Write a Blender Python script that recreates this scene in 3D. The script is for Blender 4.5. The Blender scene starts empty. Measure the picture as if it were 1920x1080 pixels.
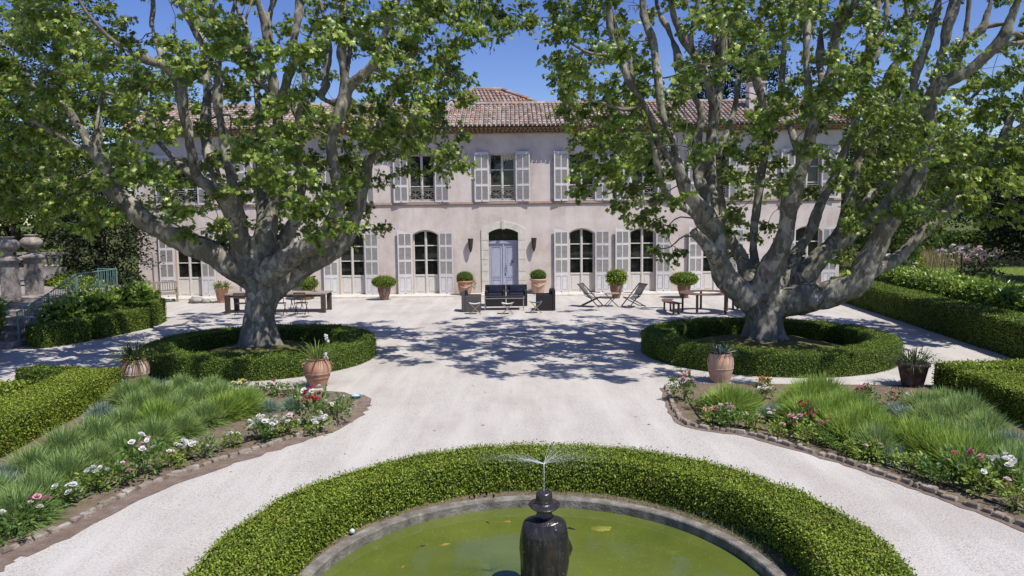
import bpy, bmesh, math, random
import numpy as np
from mathutils import Vector, Matrix
PI = math.pi
R = math.radians
rng = np.random.default_rng(7)
rnd = random.Random(11)
sc = bpy.context.scene
COL = sc.collection

# ------------------------------------------------------------------ helpers
def props(o, label=None, cat=None, group=None, kind=None):
    if label: o['label'] = label
    if cat: o['category'] = cat
    if group: o['group'] = group
    if kind: o['kind'] = kind
    return o

def link(name, me, parent=None, loc=(0, 0, 0), rz=0.0):
    o = bpy.data.objects.new(name, me)
    COL.objects.link(o)
    o.location = loc
    o.rotation_euler = (0, 0, rz)
    if parent is not None: o.parent = parent
    return o

def thing(name, label, cat, loc=(0, 0, 0), rz=0.0, group=None):
    return props(link(name, None, None, loc, rz), label, cat, group)

def copy_tree(src, parent=None):
    c = src.copy(); COL.objects.link(c); c.parent = parent
    for ch in list(src.children): copy_tree(ch, c)
    return c

class MB:
    """collects polygons, then makes one mesh object"""
    def __init__(s): s.v = []; s.f = []; s.m = []; s.mi = 0
    def add(s, vs, fs):
        b = len(s.v); s.v += [tuple(p) for p in vs]
        for f in fs: s.f.append([b + i for i in f]); s.m.append(s.mi)
        return s
    def box(s, c, d, rz=0.0, rx=0.0, ry=0.0, taper=1.0):
        x, y, z = d[0] / 2, d[1] / 2, d[2] / 2
        t = taper
        vs = [(-x, -y, -z), (x, -y, -z), (x, y, -z), (-x, y, -z), (-x * t, -y * t, z), (x * t, -y * t, z), (x * t, y * t, z), (-x * t, y * t, z)]
        if rz or rx or ry:
            m = Matrix.Rotation(rz, 3, 'Z') @ Matrix.Rotation(ry, 3, 'Y') @ Matrix.Rotation(rx, 3, 'X')
            vs = [m @ Vector(p) for p in vs]
        return s.add([(p[0] + c[0], p[1] + c[1], p[2] + c[2]) for p in vs], [(0, 3, 2, 1), (4, 5, 6, 7), (0, 1, 5, 4), (1, 2, 6, 5), (2, 3, 7, 6), (3, 0, 4, 7)])
    def quad(s, a, b, c, d): return s.add([a, b, c, d], [(0, 1, 2, 3)])
    def tube(s, pts, rad, n=8, cap=True, wob=0.0):
        pts = [Vector(p) for p in pts]
        k = len(pts)
        if not hasattr(rad, '__len__'): rad = [rad] * k
        tan = [(pts[min(i + 1, k - 1)] - pts[max(i - 1, 0)]).normalized() for i in range(k)]
        u = tan[0].orthogonal().normalized()
        vs = []; fs = []
        for i in range(k):
            u = (u - tan[i] * u.dot(tan[i]))
            u = u.normalized() if u.length > 1e-5 else tan[i].orthogonal().normalized()
            w = tan[i].cross(u)
            for j in range(n):
                a = 2 * PI * j / n
                r = rad[i] * (1 + (rnd.uniform(-wob, wob) if wob else 0))
                vs.append(pts[i] + (u * math.cos(a) + w * math.sin(a)) * r)
        for i in range(k - 1):
            for j in range(n):
                j2 = (j + 1) % n
                fs.append((i * n + j, i * n + j2, (i + 1) * n + j2, (i + 1) * n + j))
        if cap:
            fs.append(tuple(range(n - 1, -1, -1))); fs.append(tuple((k - 1) * n + j for j in range(n)))
        return s.add(vs, fs)
    def lathe(s, prof, n=24, c=(0, 0, 0), cap=True, sx=1.0, sy=1.0, a0=0.0, a1=2 * PI):
        full = abs(a1 - a0 - 2 * PI) < 1e-6
        m = n if full else n + 1
        vs = []; fs = []
        for r, z in prof:
            for j in range(m):
                a = a0 + (a1 - a0) * j / n
                vs.append((c[0] + r * sx * math.cos(a), c[1] + r * sy * math.sin(a), c[2] + z))
        for i in range(len(prof) - 1):
            for j in range(n):
                j2 = (j + 1) % m
                fs.append((i * m + j, i * m + j2, (i + 1) * m + j2, (i + 1) * m + j))
        if cap and full:
            fs.append(tuple(range(n - 1, -1, -1))); fs.append(tuple((len(prof) - 1) * m + j for j in range(n)))
        return s.add(vs, fs)
    def ball(s, c, r, n=8, k=6, jit=0.0):
        vs = []; fs = []
        rr = r if hasattr(r, '__len__') else (r, r, r)
        for i in range(1, k):
            t = PI * i / k
            for j in range(n):
                a = 2 * PI * j / n
                q = 1 + (rnd.uniform(-jit, jit) if jit else 0)
                vs.append((c[0] + rr[0] * q * math.sin(t) * math.cos(a), c[1] + rr[1] * q * math.sin(t) * math.sin(a), c[2] + rr[2] * q * math.cos(t)))
        top = len(vs); vs.append((c[0], c[1], c[2] + rr[2])); vs.append((c[0], c[1], c[2] - rr[2]))
        for i in range(k - 2):
            for j in range(n):
                j2 = (j + 1) % n
                fs.append((i * n + j, (i + 1) * n + j, (i + 1) * n + j2, i * n + j2))
        for j in range(n):
            j2 = (j + 1) % n
            fs.append((top, j, j2)); fs.append((top + 1, (k - 2) * n + j2, (k - 2) * n + j))
        return s.add(vs, fs)
    def mesh(s, name, mats, smooth=False):
        me = bpy.data.meshes.new(name)
        me.from_pydata(s.v, [], s.f)
        for m in (mats if isinstance(mats, (list, tuple)) else [mats]): me.materials.append(m)
        me.polygons.foreach_set('material_index', s.m)
        if smooth: me.polygons.foreach_set('use_smooth', [True] * len(s.f))
        me.update()
        return me
    def build(s, name, mats, parent=None, loc=(0, 0, 0), rz=0.0, smooth=False):
        return link(name, s.mesh(name, mats, smooth), parent, loc, rz)

def bevel(o, w=0.01, seg=2):
    m = o.modifiers.new('bevel', 'BEVEL'); m.width = w; m.segments = seg; m.limit_method = 'ANGLE'; m.angle_limit = R(35)
    return o

def raw_mesh(name, V, F, mats, mi=None, smooth=False):
    """V (n,3) array, F (m,k) array of equal-sized faces"""
    me = bpy.data.meshes.new(name)
    V = np.ascontiguousarray(V, dtype=np.float32); F = np.ascontiguousarray(F, dtype=np.int32)
    m, k = F.shape
    me.vertices.add(len(V)); me.vertices.foreach_set('co', V.ravel())
    me.loops.add(m * k); me.loops.foreach_set('vertex_index', F.ravel())
    me.polygons.add(m)
    me.polygons.foreach_set('loop_start', np.arange(0, m * k, k, dtype=np.int32))
    me.polygons.foreach_set('loop_total', np.full(m, k, dtype=np.int32))
    for mm in (mats if isinstance(mats, (list, tuple)) else [mats]): me.materials.append(mm)
    if mi is not None: me.polygons.foreach_set('material_index', np.ascontiguousarray(mi, dtype=np.int32))
    if smooth: me.polygons.foreach_set('use_smooth', np.ones(m, dtype=bool))
    me.update(calc_edges=True)
    me.validate()
    return me

def nrm(a): return a / np.maximum(np.linalg.norm(a, axis=1, keepdims=True), 1e-9)

def scatter(TV, TF, P, D, N, S):
    """copies of a template (axis y along D, axis z along N) at P with scale S -> V, F"""
    D = nrm(D); X = nrm(np.cross(D, N)); Z = np.cross(X, D)
    TV = np.asarray(TV, float); TF = np.asarray(TF, int)
    S = np.asarray(S).reshape(-1, 1, 1)
    V = P[:, None, :] + S * (TV[None, :, 0:1] * X[:, None, :] + TV[None, :, 1:2] * D[:, None, :] + TV[None, :, 2:3] * Z[:, None, :])
    n, k = len(P), len(TV)
    F = TF[None, :, :] + (np.arange(n) * k)[:, None, None]
    return V.reshape(-1, 3), F.reshape(-1, TF.shape[1])

def rand_unit(n):
    return nrm(rng.normal(size=(n, 3)))

# leaf shapes (x across, y along, z up)
def plane_leaf():
    pts = [(0, 0, 0), (.28, .02, -.03), (.20, .22, 0), (.55, .38, -.12), (.30, .50, -.02), (.30, .72, -.06), (.10, .70, .0), (0, 1.0, -.12), (-.10, .70, .0), (-.30, .72, -.06), (-.30, .50, -.02), (-.55, .38, -.12), (-.20, .22, 0), (-.28, .02, -.03)]
    V = pts + [(0, .42, .06)]
    n = len(pts)
    return V, [(14, i, (i + 1) % n) for i in range(n)]
PLANE = plane_leaf()
OVAL = ([(0, 0, 0), (.30, .45, .06), (0, 1, -.08), (-.30, .45, .06)], [(0, 1, 2, 3)])
OVAL2 = ([(0, 0, 0), (.26, .3, .07), (.22, .7, .05), (0, 1, -.12), (-.22, .7, .05), (-.26, .3, .07)], [(0, 1, 2, 3), (0, 3, 4, 5)])
BLADE = ([(-.5, 0, 0), (.5, 0, 0), (.4, .5, .0), (-.4, .5, .0), (.08, 1, 0), (-.08, 1, 0)], [(0, 1, 2, 3), (3, 2, 4, 5)])

# ------------------------------------------------------------------ materials
def new_mat(name):
    m = bpy.data.materials.new(name); m.use_nodes = True
    nt = m.node_tree
    for n in list(nt.nodes): nt.nodes.remove(n)
    out = nt.nodes.new('ShaderNodeOutputMaterial')
    return m, nt, out

class NT:
    def __init__(s, nt): s.nt = nt
    def n(s, t, **kw):
        nd = s.nt.nodes.new(t)
        for k, v in kw.items():
            if k in nd.inputs.keys() if isinstance(k, str) else False: nd.inputs[k].default_value = v
            else: setattr(nd, k, v)
        return nd
    def l(s, a, b): s.nt.links.new(a, b)
    def coord(s, kind='Object', scale=(1, 1, 1)):
        t = s.n('ShaderNodeTexCoord'); mp = s.n('ShaderNodeMapping'); mp.inputs['Scale'].default_value = scale
        s.l(t.outputs[kind], mp.inputs['Vector']); return mp.outputs[0]
    def noise(s, vec, scale, detail=4, rough=.55, dist=0.0):
        x = s.n('ShaderNodeTexNoise'); x.inputs['Scale'].default_value = scale; x.inputs['Detail'].default_value = detail
        x.inputs['Roughness'].default_value = rough; x.inputs['Distortion'].default_value = dist
        s.l(vec, x.inputs['Vector']); return x.outputs['Fac']
    def vor(s, vec, scale, out='Distance', feature='F1'):
        x = s.n('ShaderNodeTexVoronoi'); x.inputs['Scale'].default_value = scale; x.feature = feature
        s.l(vec, x.inputs['Vector']); return x.outputs[out]
    def ramp(s, fac, stops, interp='LINEAR'):
        x = s.n('ShaderNodeValToRGB'); cr = x.color_ramp; cr.interpolation = interp
        while len(cr.elements) < len(stops): cr.elements.new(.5)
        for e, (p, c) in zip(cr.elements, stops):
            e.position = p; e.color = (c[0], c[1], c[2], 1) if hasattr(c, '__len__') else (c, c, c, 1)
        s.l(fac, x.inputs['Fac']); return x.outputs['Color']
    def mix(s, fac, a, b, blend='MIX'):
        x = s.n('ShaderNodeMix'); x.data_type = 'RGBA'; x.blend_type = blend
        for sock, val in ((x.inputs[0], fac), (x.inputs[6], a), (x.inputs[7], b)):
            if hasattr(val, 'is_linked') or hasattr(val, 'node'): s.l(val, sock)
            elif hasattr(val, '__len__'): sock.default_value = (val[0], val[1], val[2], 1)
            else: sock.default_value = val
        return x.outputs[2]
    def bump(s, h, strength=.4, dist=.02):
        b = s.n('ShaderNodeBump'); b.inputs['Strength'].default_value = strength; b.inputs['Distance'].default_value = dist
        s.l(h, b.inputs['Height']); return b.outputs[0]
    def bsdf(s, col, rough=.8, spec=.3, metal=0.0, normal=None):
        p = s.n('ShaderNodeBsdfPrincipled')
        if hasattr(col, '__len__'): p.inputs['Base Color'].default_value = (col[0], col[1], col[2], 1)
        else: s.l(col, p.inputs['Base Color'])
        if hasattr(rough, 'node'): s.l(rough, p.inputs['Roughness'])
        else: p.inputs['Roughness'].default_value = rough
        p.inputs['Specular IOR Level'].default_value = spec
        p.inputs['Metallic'].default_value = metal
        if normal is not None: s.l(normal, p.inputs['Normal'])
        return p

def surf(name, c1, c2, scale=8, rough=.8, spec=.3, bump=.3, bscale=40, bdist=.01, c3=None, metal=0.0, stretch=(1, 1, 1)):
    m, nt, out = new_mat(name); k = NT(nt)
    v = k.coord('Object', stretch)
    f = k.noise(v, scale, 5, .6)
    stops = [(.32, c1), (.68, c2)] if c3 is None else [(.3, c1), (.52, c2), (.72, c3)]
    col = k.ramp(f, stops)
    h = k.noise(v, bscale, 4, .6)
    p = k.bsdf(col, rough, spec, metal, k.bump(h, bump, bdist))
    k.l(p.outputs[0], out.inputs[0])
    return m

def leaf_mat(name, dark, mid, light, trans=.35, rough=.45, spec=.35, big=.6, tcol=None, brown=None):
    m, nt, out = new_mat(name); k = NT(nt)
    g = k.n('ShaderNodeNewGeometry')
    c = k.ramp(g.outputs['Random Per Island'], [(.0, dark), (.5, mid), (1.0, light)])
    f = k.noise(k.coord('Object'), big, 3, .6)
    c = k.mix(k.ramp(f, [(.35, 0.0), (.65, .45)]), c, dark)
    if brown: c = k.mix(k.ramp(k.noise(k.coord('Object'), 3.2, 5, .7), [(.56, 0.0), (.74, .75)]), c, brown)
    p = k.bsdf(c, rough, spec)
    t = k.n('ShaderNodeBsdfTranslucent')
    tc = k.mix(.5, c, tcol or tuple(min(1, x * 1.6) for x in light))
    k.l(tc, t.inputs['Color'])
    mx = k.n('ShaderNodeMixShader'); mx.inputs[0].default_value = trans
    k.l(p.outputs[0], mx.inputs[1]); k.l(t.outputs[0], mx.inputs[2]); k.l(mx.outputs[0], out.inputs[0])
    return m

def bark_mat():
    m, nt, out = new_mat('plane_bark'); k = NT(nt)
    v = k.coord('Object', (1, 1, .55))
    w = k.n('ShaderNodeVectorMath'); w.operation = 'ADD'
    nz = k.n('ShaderNodeTexNoise'); nz.inputs['Scale'].default_value = 5; k.l(v, nz.inputs['Vector'])
    sc_ = k.n('ShaderNodeVectorMath'); sc_.operation = 'SCALE'; sc_.inputs['Scale'].default_value = .25
    k.l(nz.outputs['Color'], sc_.inputs[0]); k.l(v, w.inputs[0]); k.l(sc_.outputs[0], w.inputs[1])
    cell = k.vor(w.outputs[0], 9.5, 'Color')
    sep = k.n('ShaderNodeSeparateColor'); k.l(cell, sep.inputs[0])
    c = k.ramp(sep.outputs[0], [(.1, (.16, .148, .115)), (.4, (.25, .23, .185)), (.7, (.33, .305, .245)), (.95, (.46, .43, .355))])
    f = k.noise(v, 1.6, 5, .65)
    c = k.mix(k.ramp(f, [(.40, 0.0), (.66, .75)]), c, (.14, .125, .095))
    f2 = k.noise(v, 26, 5, .7)
    c = k.mix(k.ramp(f2, [(.45, 0.0), (.75, .6)]), c, (.10, .09, .07))
    pt = k.noise(v, 3.4, 3, .5, .8)
    c = k.mix(k.ramp(pt, [(.60, 0.0), (.66, .85)], 'LINEAR'), c, (.46, .435, .36))
    kn = k.vor(w.outputs[0], 2.6)
    c = k.mix(k.ramp(kn, [(.05, .85), (.14, 0.0)]), c, (.05, .043, .035))
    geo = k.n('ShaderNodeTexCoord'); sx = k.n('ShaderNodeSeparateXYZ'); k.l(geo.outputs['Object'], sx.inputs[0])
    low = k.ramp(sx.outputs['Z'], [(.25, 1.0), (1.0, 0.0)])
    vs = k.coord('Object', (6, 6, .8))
    c = k.mix(k.mix(1.0, low, k.ramp(k.noise(vs, 1.2, 5, .7), [(.3, .2), (.7, .9)]), 'MULTIPLY'), c, (.12, .11, .10))  # streaky darker foot: shade under the crown put into the bark colour
    hh = k.mix(.5, k.noise(v, 14, 6, .7), k.noise(vs, 1.5, 5, .7))
    p = k.bsdf(c, .85, .2, 0, k.bump(hh, .9, .06))
    k.l(p.outputs[0], out.inputs[0])
    return m

def gravel_mat():
    m, nt, out = new_mat('pale_gravel'); k = NT(nt)
    v = k.coord('Object')
    f1 = k.noise(v, 36, 7, .85)
    c = k.ramp(f1, [(.33, (.20, .18, .16)), (.45, (.45, .42, .38)), (.64, (.665, .63, .58))])
    st = k.vor(v, 55, 'Color'); sp = k.n('ShaderNodeSeparateColor'); k.l(st, sp.inputs[0])
    c = k.mix(k.ramp(sp.outputs[0], [(.84, 0.0), (.97, .55)]), c, (.22, .20, .18))
    fb = k.noise(v, .55, 5, .62)
    c = k.mix(k.ramp(fb, [(.44, 0.0), (.68, .75)]), c, (.41, .365, .325))
    vt = k.coord('Object', (1.6, .25, 1))
    ft = k.noise(vt, 1.2, 4, .6)
    c = k.mix(k.ramp(ft, [(.42, 0.0), (.66, .6)]), c, (.615, .585, .54))
    fp = k.noise(v, 3.2, 4, .6)
    c = k.mix(k.ramp(fp, [(.66, 0.0), (.78, .4)]), c, (.36, .30, .25))
    p = k.bsdf(c, .95, .1, 0, k.bump(k.mix(.5, f1, k.vor(v, 60)), .45, .018))
    k.l(p.outputs[0], out.inputs[0])
    return m

def stucco_mat():
    m, nt, out = new_mat('pink_stucco'); k = NT(nt)
    v = k.coord('Object')
    f = k.noise(v, .8, 6, .65)
    c = k.ramp(f, [(.30, (.515, .43, .385)), (.5, (.665, .575, .525)), (.68, (.76, .68, .63))])
    fs = k.noise(k.coord('Object', (2.2, 2.2, .22)), 1.6, 5, .6)
    c = k.mix(k.ramp(fs, [(.5, 0.0), (.8, .45)]), c, (.46, .385, .35))
    fw = k.noise(v, 3.5, 5, .7)
    c = k.mix(k.ramp(fw, [(.52, 0.0), (.72, .6)]), c, (.74, .68, .65))
    t = k.n('ShaderNodeTexCoord'); sx = k.n('ShaderNodeSeparateXYZ'); k.l(t.outputs['Object'], sx.inputs[0])
    base = k.ramp(sx.outputs['Z'], [(.03, .7), (.11, .0)])
    base.node.color_ramp.interpolation = 'EASE'
    dv = k.n('ShaderNodeMath'); dv.operation = 'MULTIPLY'; dv.inputs[1].default_value = .125
    k.l(sx.outputs['Z'], dv.inputs[0]); k.l(dv.outputs[0], base.node.inputs[0])
    c = k.mix(k.mix(1.0, base, k.ramp(fw, [(.35, .1), (.65, .9)]), 'MULTIPLY'), c, (.43, .33, .28))
    p = k.bsdf(c, .92, .1, 0, k.bump(k.noise(v, 28, 5, .7), .35, .02))
    k.l(p.outputs[0], out.inputs[0])
    return m

def tile_mat():
    m, nt, out = new_mat('roof_tiles'); k = NT(nt)
    g = k.n('ShaderNodeNewGeometry')
    c = k.ramp(g.outputs['Random Per Island'], [(.0, (.20, .16, .135)), (.30, (.34, .26, .22)), (.55, (.44, .36, .31)), (.75, (.52, .44, .38)), (.86, (.42, .24, .17)), (.93, (.50, .22, .12)), (1.0, (.60, .55, .50))])
    v = k.coord('Object')
    f = k.noise(v, 9, 5, .7)
    c = k.mix(k.ramp(f, [(.42, 0.0), (.7, .8)]), c, (.16, .135, .115))
    f = k.noise(v, 1.2, 4, .7)
    c = k.mix(k.ramp(f, [(.5, 0.0), (.8, .5)]), c, (.36, .32, .26))
    p = k.bsdf(c, .9, .12, 0, k.bump(k.noise(v, 40, 4, .7), .4, .01))
    k.l(p.outputs[0], out.inputs[0])
    return m

def terracotta_mat(name, a, b, white, lo=.46):
    m, nt, out = new_mat(name); k = NT(nt)
    v = k.coord('Object', (1, 1, .7))
    c = k.ramp(k.noise(v, 4.5, 6, .7), [(.3, a), (.7, b)])
    c = k.mix(k.ramp(k.noise(v, 3.0, 5, .65, .6), [(lo, 0.0), (lo + .16, white)]), c, (.62, .53, .45))
    c = k.mix(k.ramp(k.noise(v, 16, 4, .7), [(.6, 0.0), (.8, .5)]), c, (.16, .10, .07))
    p = k.bsdf(c, .85, .15, 0, k.bump(k.noise(v, 30, 4, .6), .3, .01))
    k.l(p.outputs[0], out.inputs[0])
    return m

def water_mat():
    m, nt, out = new_mat('green_pond_water'); k = NT(nt)
    v = k.coord('Object')
    c = k.ramp(k.noise(v, .8, 5, .6), [(.3, (.085, .115, .020)), (.7, (.14, .168, .030))])
    c = k.mix(k.ramp(k.noise(v, 6, 4, .7), [(.55, 0.0), (.8, .4)]), c, (.20, .20, .05))
    t = k.n('ShaderNodeTexCoord'); sx = k.n('ShaderNodeSeparateXYZ'); k.l(t.outputs['Object'], sx.inputs[0])
    h = k.noise(v, 9, 3, .5)
    p = k.bsdf(c, .03, .5, 0, k.bump(h, .09, .02))
    p.inputs['IOR'].default_value = 1.5
    k.l(p.outputs[0], out.inputs[0])
    return m

def glass_mat():
    m, nt, out = new_mat('dark_window_glass'); k = NT(nt)
    v = k.coord('Object')
    c = k.ramp(k.noise(v, 1.3, 4, .6), [(.35, (.006, .007, .007)), (.55, (.02, .024, .02)), (.75, (.11, .12, .11))])  # paler patches in the base colour imitate reflections on the panes
    p = k.bsdf(c, .02, .5, 0, k.bump(k.noise(v, 1.8, 2, .5), .03, .05))
    k.l(p.outputs[0], out.inputs[0])
    return m

def spray_mat():
    m, nt, out = new_mat('water_spray'); k = NT(nt)
    t = k.n('ShaderNodeBsdfTransparent')
    d = k.bsdf((.92, .95, .98), .15, .6)
    mx = k.n('ShaderNodeMixShader')
    f = k.noise(k.coord('Object'), 30, 3, .6)
    k.l(k.ramp(f, [(.3, .06), (.7, .42)]), mx.inputs[0])
    k.l(t.outputs[0], mx.inputs[1]); k.l(d.outputs[0], mx.inputs[2]); k.l(mx.outputs[0], out.inputs[0])
    return m

def bronze_mat():
    m, nt, out = new_mat('dark_bronze'); k = NT(nt)
    v = k.coord('Object', (1, 1, .35))
    c = k.ramp(k.noise(v, 7, 6, .7), [(.3, (.020, .019, .021)), (.55, (.048, .042, .040)), (.75, (.10, .07, .052))])
    c = k.mix(k.ramp(k.noise(k.coord('Object', (1, 1, .3)), 24, 4, .7), [(.54, 0.0), (.74, .6)]), c, (.20, .185, .18))
    r = k.ramp(k.noise(v, 6, 4, .6), [(.3, .16), (.7, .42)])
    p = k.bsdf(c, .35, .5, .35, k.bump(k.noise(k.coord('Object', (1, 1, .5)), 16, 4, .6), .35, .015))
    k.l(r, p.inputs['Roughness'])
    k.l(p.outputs[0], out.inputs[0])
    return m

def soil_mat(name, a, b, c3):
    m, nt, out = new_mat(name); k = NT(nt)
    v = k.coord('Object')
    f = k.noise(v, 5, 6, .75)
    c = k.ramp(f, [(.3, a), (.55, b), (.75, c3)])
    p = k.bsdf(c, .95, .05, 0, k.bump(k.noise(v, 22, 6, .75), .9, .05))
    k.l(p.outputs[0], out.inputs[0])
    return m

MT = {}
MT['gravel'] = gravel_mat()
MT['stucco'] = stucco_mat()
MT['tile'] = tile_mat()
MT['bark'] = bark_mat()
MT['water'] = water_mat()
MT['glass'] = glass_mat()
MT['spray'] = spray_mat()
MT['bronze'] = bronze_mat()
MT['earth'] = soil_mat('garden_earth', (.16, .125, .085), (.25, .195, .14), (.33, .26, .19))
MT['edge_earth'] = soil_mat('reddish_verge', (.20, .145, .11), (.29, .22, .175), (.40, .34, .30))
MT['mound'] = soil_mat('dry_turf', (.09, .10, .03), (.17, .16, .06), (.25, .20, .10))
MT['field'] = soil_mat('field', (.06, .085, .022), (.11, .13, .04), (.19, .18, .075))
MT['lawn'] = soil_mat('lawn_green', (.11, .17, .03), (.19, .25, .055), (.28, .31, .09))
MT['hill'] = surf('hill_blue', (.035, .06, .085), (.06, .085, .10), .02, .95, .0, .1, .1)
MT['trim'] = surf('white_painted_wood', (.60, .57, .52), (.70, .67, .62), 6, .6, .3, .15, 60)
MT['shutter'] = surf('shutter_paint', (.60, .58, .58), (.70, .68, .68), 5, .65, .25, .15, 50)
MT['louvre'] = surf('shutter_louvre', (.50, .47, .43), (.60, .57, .53), 9, .7, .2, .2, 50)
MT['door'] = surf('lavender_blue_door', (.34, .36, .46), (.43, .45, .56), 5, .6, .3, .2, 40, stretch=(4, 4, .6))
MT['stone'] = surf('pale_limestone', (.52, .485, .42), (.64, .605, .54), 3, .85, .15, .4, 30, .01, (.70, .675, .62))
MT['oldstone'] = surf('weathered_stone', (.17, .145, .125), (.34, .30, .27), 5, .9, .1, .8, 25, .02, (.46, .42, .39))
MT['rim'] = surf('pool_rim_stone', (.11, .10, .085), (.22, .20, .17), 6, .85, .15, .7, 30, .02, (.36, .335, .30))
MT['edging'] = surf('edging_stone', (.16, .13, .10), (.30, .25, .20), 5, .9, .1, .8, 22, .03, (.45, .41, .36))
MT['ochre'] = surf('ochre_cornice', (.30, .20, .13), (.42, .30, .21), 7, .9, .1, .3, 40)
MT['belt'] = surf('ochre_belt', (.40, .28, .22), (.50, .38, .31), 5, .9, .1, .3, 40)
MT['reveal'] = surf('window_reveal', (.44, .31, .24), (.54, .41, .33), 5, .9, .1, .2, 40)
MT['iron'] = surf('grey_iron', (.24, .22, .20), (.34, .31, .29), 20, .6, .3, .2, 60)
MT['sconce'] = surf('brown_iron', (.035, .028, .025), (.06, .045, .04), 20, .6, .3, .2, 60)
MT['blackmetal'] = surf('black_metal', (.012, .012, .013), (.03, .03, .032), 30, .5, .4, .2, 80)
MT['green_metal'] = surf('green_metal', (.10, .19, .17), (.17, .27, .25), 12, .5, .4, .2, 60)
MT['wicker'] = surf('dark_wicker', (.012, .012, .015), (.04, .038, .042), 60, .7, .25, .7, 120, .01)
MT['grey_wicker'] = surf('grey_wicker', (.07, .062, .066), (.13, .115, .12), 60, .7, .2, .7, 120, .01)
MT['cushion'] = surf('navy_cushion', (.012, .013, .032), (.03, .033, .065), 12, .8, .2, .2, 90)
MT['canvas'] = surf('pale_canvas', (.60, .58, .55), (.72, .70, .67), 12, .85, .1, .2, 120)
MT['blue_canvas'] = surf('blue_canvas', (.06, .08, .16), (.10, .12, .22), 12, .85, .1, .2, 120)
MT['slate_canvas'] = surf('slate_canvas', (.09, .095, .095), (.16, .165, .165), 12, .85, .1, .2, 120)
MT['dark_wood'] = surf('dark_wood', (.045, .03, .024), (.10, .07, .055), 8, .6, .3, .3, 40, stretch=(1, 6, 6))
MT['grey_wood'] = surf('weathered_teak', (.23, .19, .155), (.37, .32, .27), 8, .8, .15, .3, 40, stretch=(1, 6, 6))
MT['stake'] = surf('stake_wood', (.12, .09, .07), (.24, .19, .15), 8, .9, .1, .3, 40)
MT['rust'] = surf('rusty_table', (.10, .06, .045), (.20, .13, .10), 9, .8, .2, .3, 40)
MT['terra'] = terracotta_mat('terracotta', (.36, .17, .10), (.50, .28, .18), .35)
MT['terra_white'] = terracotta_mat('whitewashed_terracotta', (.36, .16, .08), (.48, .26, .15), .75, .42)
MT['terra_pale'] = terracotta_mat('pale_terracotta', (.44, .26, .17), (.56, .36, .25), .45)
MT['terra_dark'] = terracotta_mat('stained_terracotta', (.15, .08, .065), (.26, .15, .12), .45)
MT['woodpot'] = surf('wooden_planter', (.16, .10, .06), (.28, .19, .12), 9, .8, .15, .3, 40)
MT['darkpot'] = surf('dark_planter', (.035, .025, .027), (.085, .06, .062), 9, .8, .2, .3, 40, c3=(.16, .12, .11))
MT['bluewhite'] = surf('pale_blue_leaf', (.50, .58, .68), (.68, .74, .82), 15, .6, .3, .2, 60)
MT['teal'] = surf('teal_plastic', (.06, .20, .21), (.12, .30, .31), 8, .35, .5, .1, 60)
MT['lampglass'] = surf('pool_lamp_ball', (.45, .52, .60), (.70, .76, .82), 14, .15, .6, .1, 60)
MT['fish_dark'] = surf('dark_fish', (.02, .02, .012), (.05, .045, .02), 30, .3, .5, .2, 80)
MT['fish_orange'] = surf('orange_fish', (.34, .17, .03), (.42, .25, .04), 30, .3, .5, .2, 80)
MT['algae'] = surf('algae_stone', (.15, .16, .02), (.27, .27, .045), 9, .6, .4, .7, 25)
# foliage
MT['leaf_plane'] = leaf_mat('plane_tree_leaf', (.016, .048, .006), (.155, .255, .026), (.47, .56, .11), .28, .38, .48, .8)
MT['leaf_hedge'] = leaf_mat('box_leaf', (.075, .125, .012), (.225, .305, .028), (.40, .47, .06), .16, .5, .3, 1.3, None, (.26, .21, .05))
MT['leaf_yewhedge'] = leaf_mat('clipped_dark_leaf', (.055, .105, .014), (.15, .225, .026), (.26, .335, .045), .14, .5, .3, .9, None, (.13, .13, .03))
MT['hedge_core'] = surf('hedge_core', (.02, .034, .008), (.05, .08, .014), 14, .9, .1, .9, 30, .06)
MT['leaf_laurel'] = leaf_mat('laurel_leaf', (.07, .15, .018), (.20, .32, .04), (.38, .48, .09), .30, .3, .5, 1.2)
MT['leaf_dark'] = leaf_mat('dark_evergreen_leaf', (.010, .017, .006), (.024, .036, .012), (.055, .07, .025), .15, .55, .25, .5)
MT['leaf_mid'] = leaf_mat('mid_green_leaf', (.026, .05, .010), (.065, .11, .02), (.13, .18, .04), .28, .5, .3, .35)
MT['leaf_pine'] = leaf_mat('pine_needles', (.010, .020, .010), (.024, .038, .018), (.05, .065, .03), .12, .6, .2, .4)
MT['leaf_ball'] = leaf_mat('box_ball_leaf', (.10, .17, .014), (.22, .30, .026), (.36, .43, .05), .25, .5, .3, 2)
MT['leaf_ball_dark'] = leaf_mat('box_ball_leaf_dark', (.06, .11, .014), (.14, .20, .026), (.24, .30, .045), .25, .5, .3, 2)
MT['leaf_rose'] = leaf_mat('rose_leaf', (.06, .13, .03), (.15, .25, .055), (.28, .38, .10), .3, .4, .4, 3)
MT['leaf_rose_yellow'] = leaf_mat('rose_leaf_yellowish', (.12, .20, .03), (.26, .36, .06), (.42, .50, .11), .3, .4, .4, 3)
MT['lavender'] = leaf_mat('lavender_green', (.11, .19, .055), (.26, .38, .115), (.45, .55, .21), .30, .7, .15, 2)
MT['lavender_bright'] = leaf_mat('lavender_bright_green', (.10, .19, .03), (.28, .41, .07), (.50, .61, .15), .30, .7, .15, 2)
MT['lavender_grey'] = leaf_mat('lavender_grey_green', (.15, .21, .16), (.28, .37, .28), (.44, .52, .42), .3, .7, .15, 2)
MT['grass_dark'] = leaf_mat('rosemary_green', (.03, .055, .02), (.075, .105, .04), (.13, .16, .07), .25, .6, .2, 2)
MT['grass_tuft'] = leaf_mat('tuft_green', (.07, .12, .02), (.16, .23, .05), (.28, .34, .10), .3, .5, .3, 2)
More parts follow.
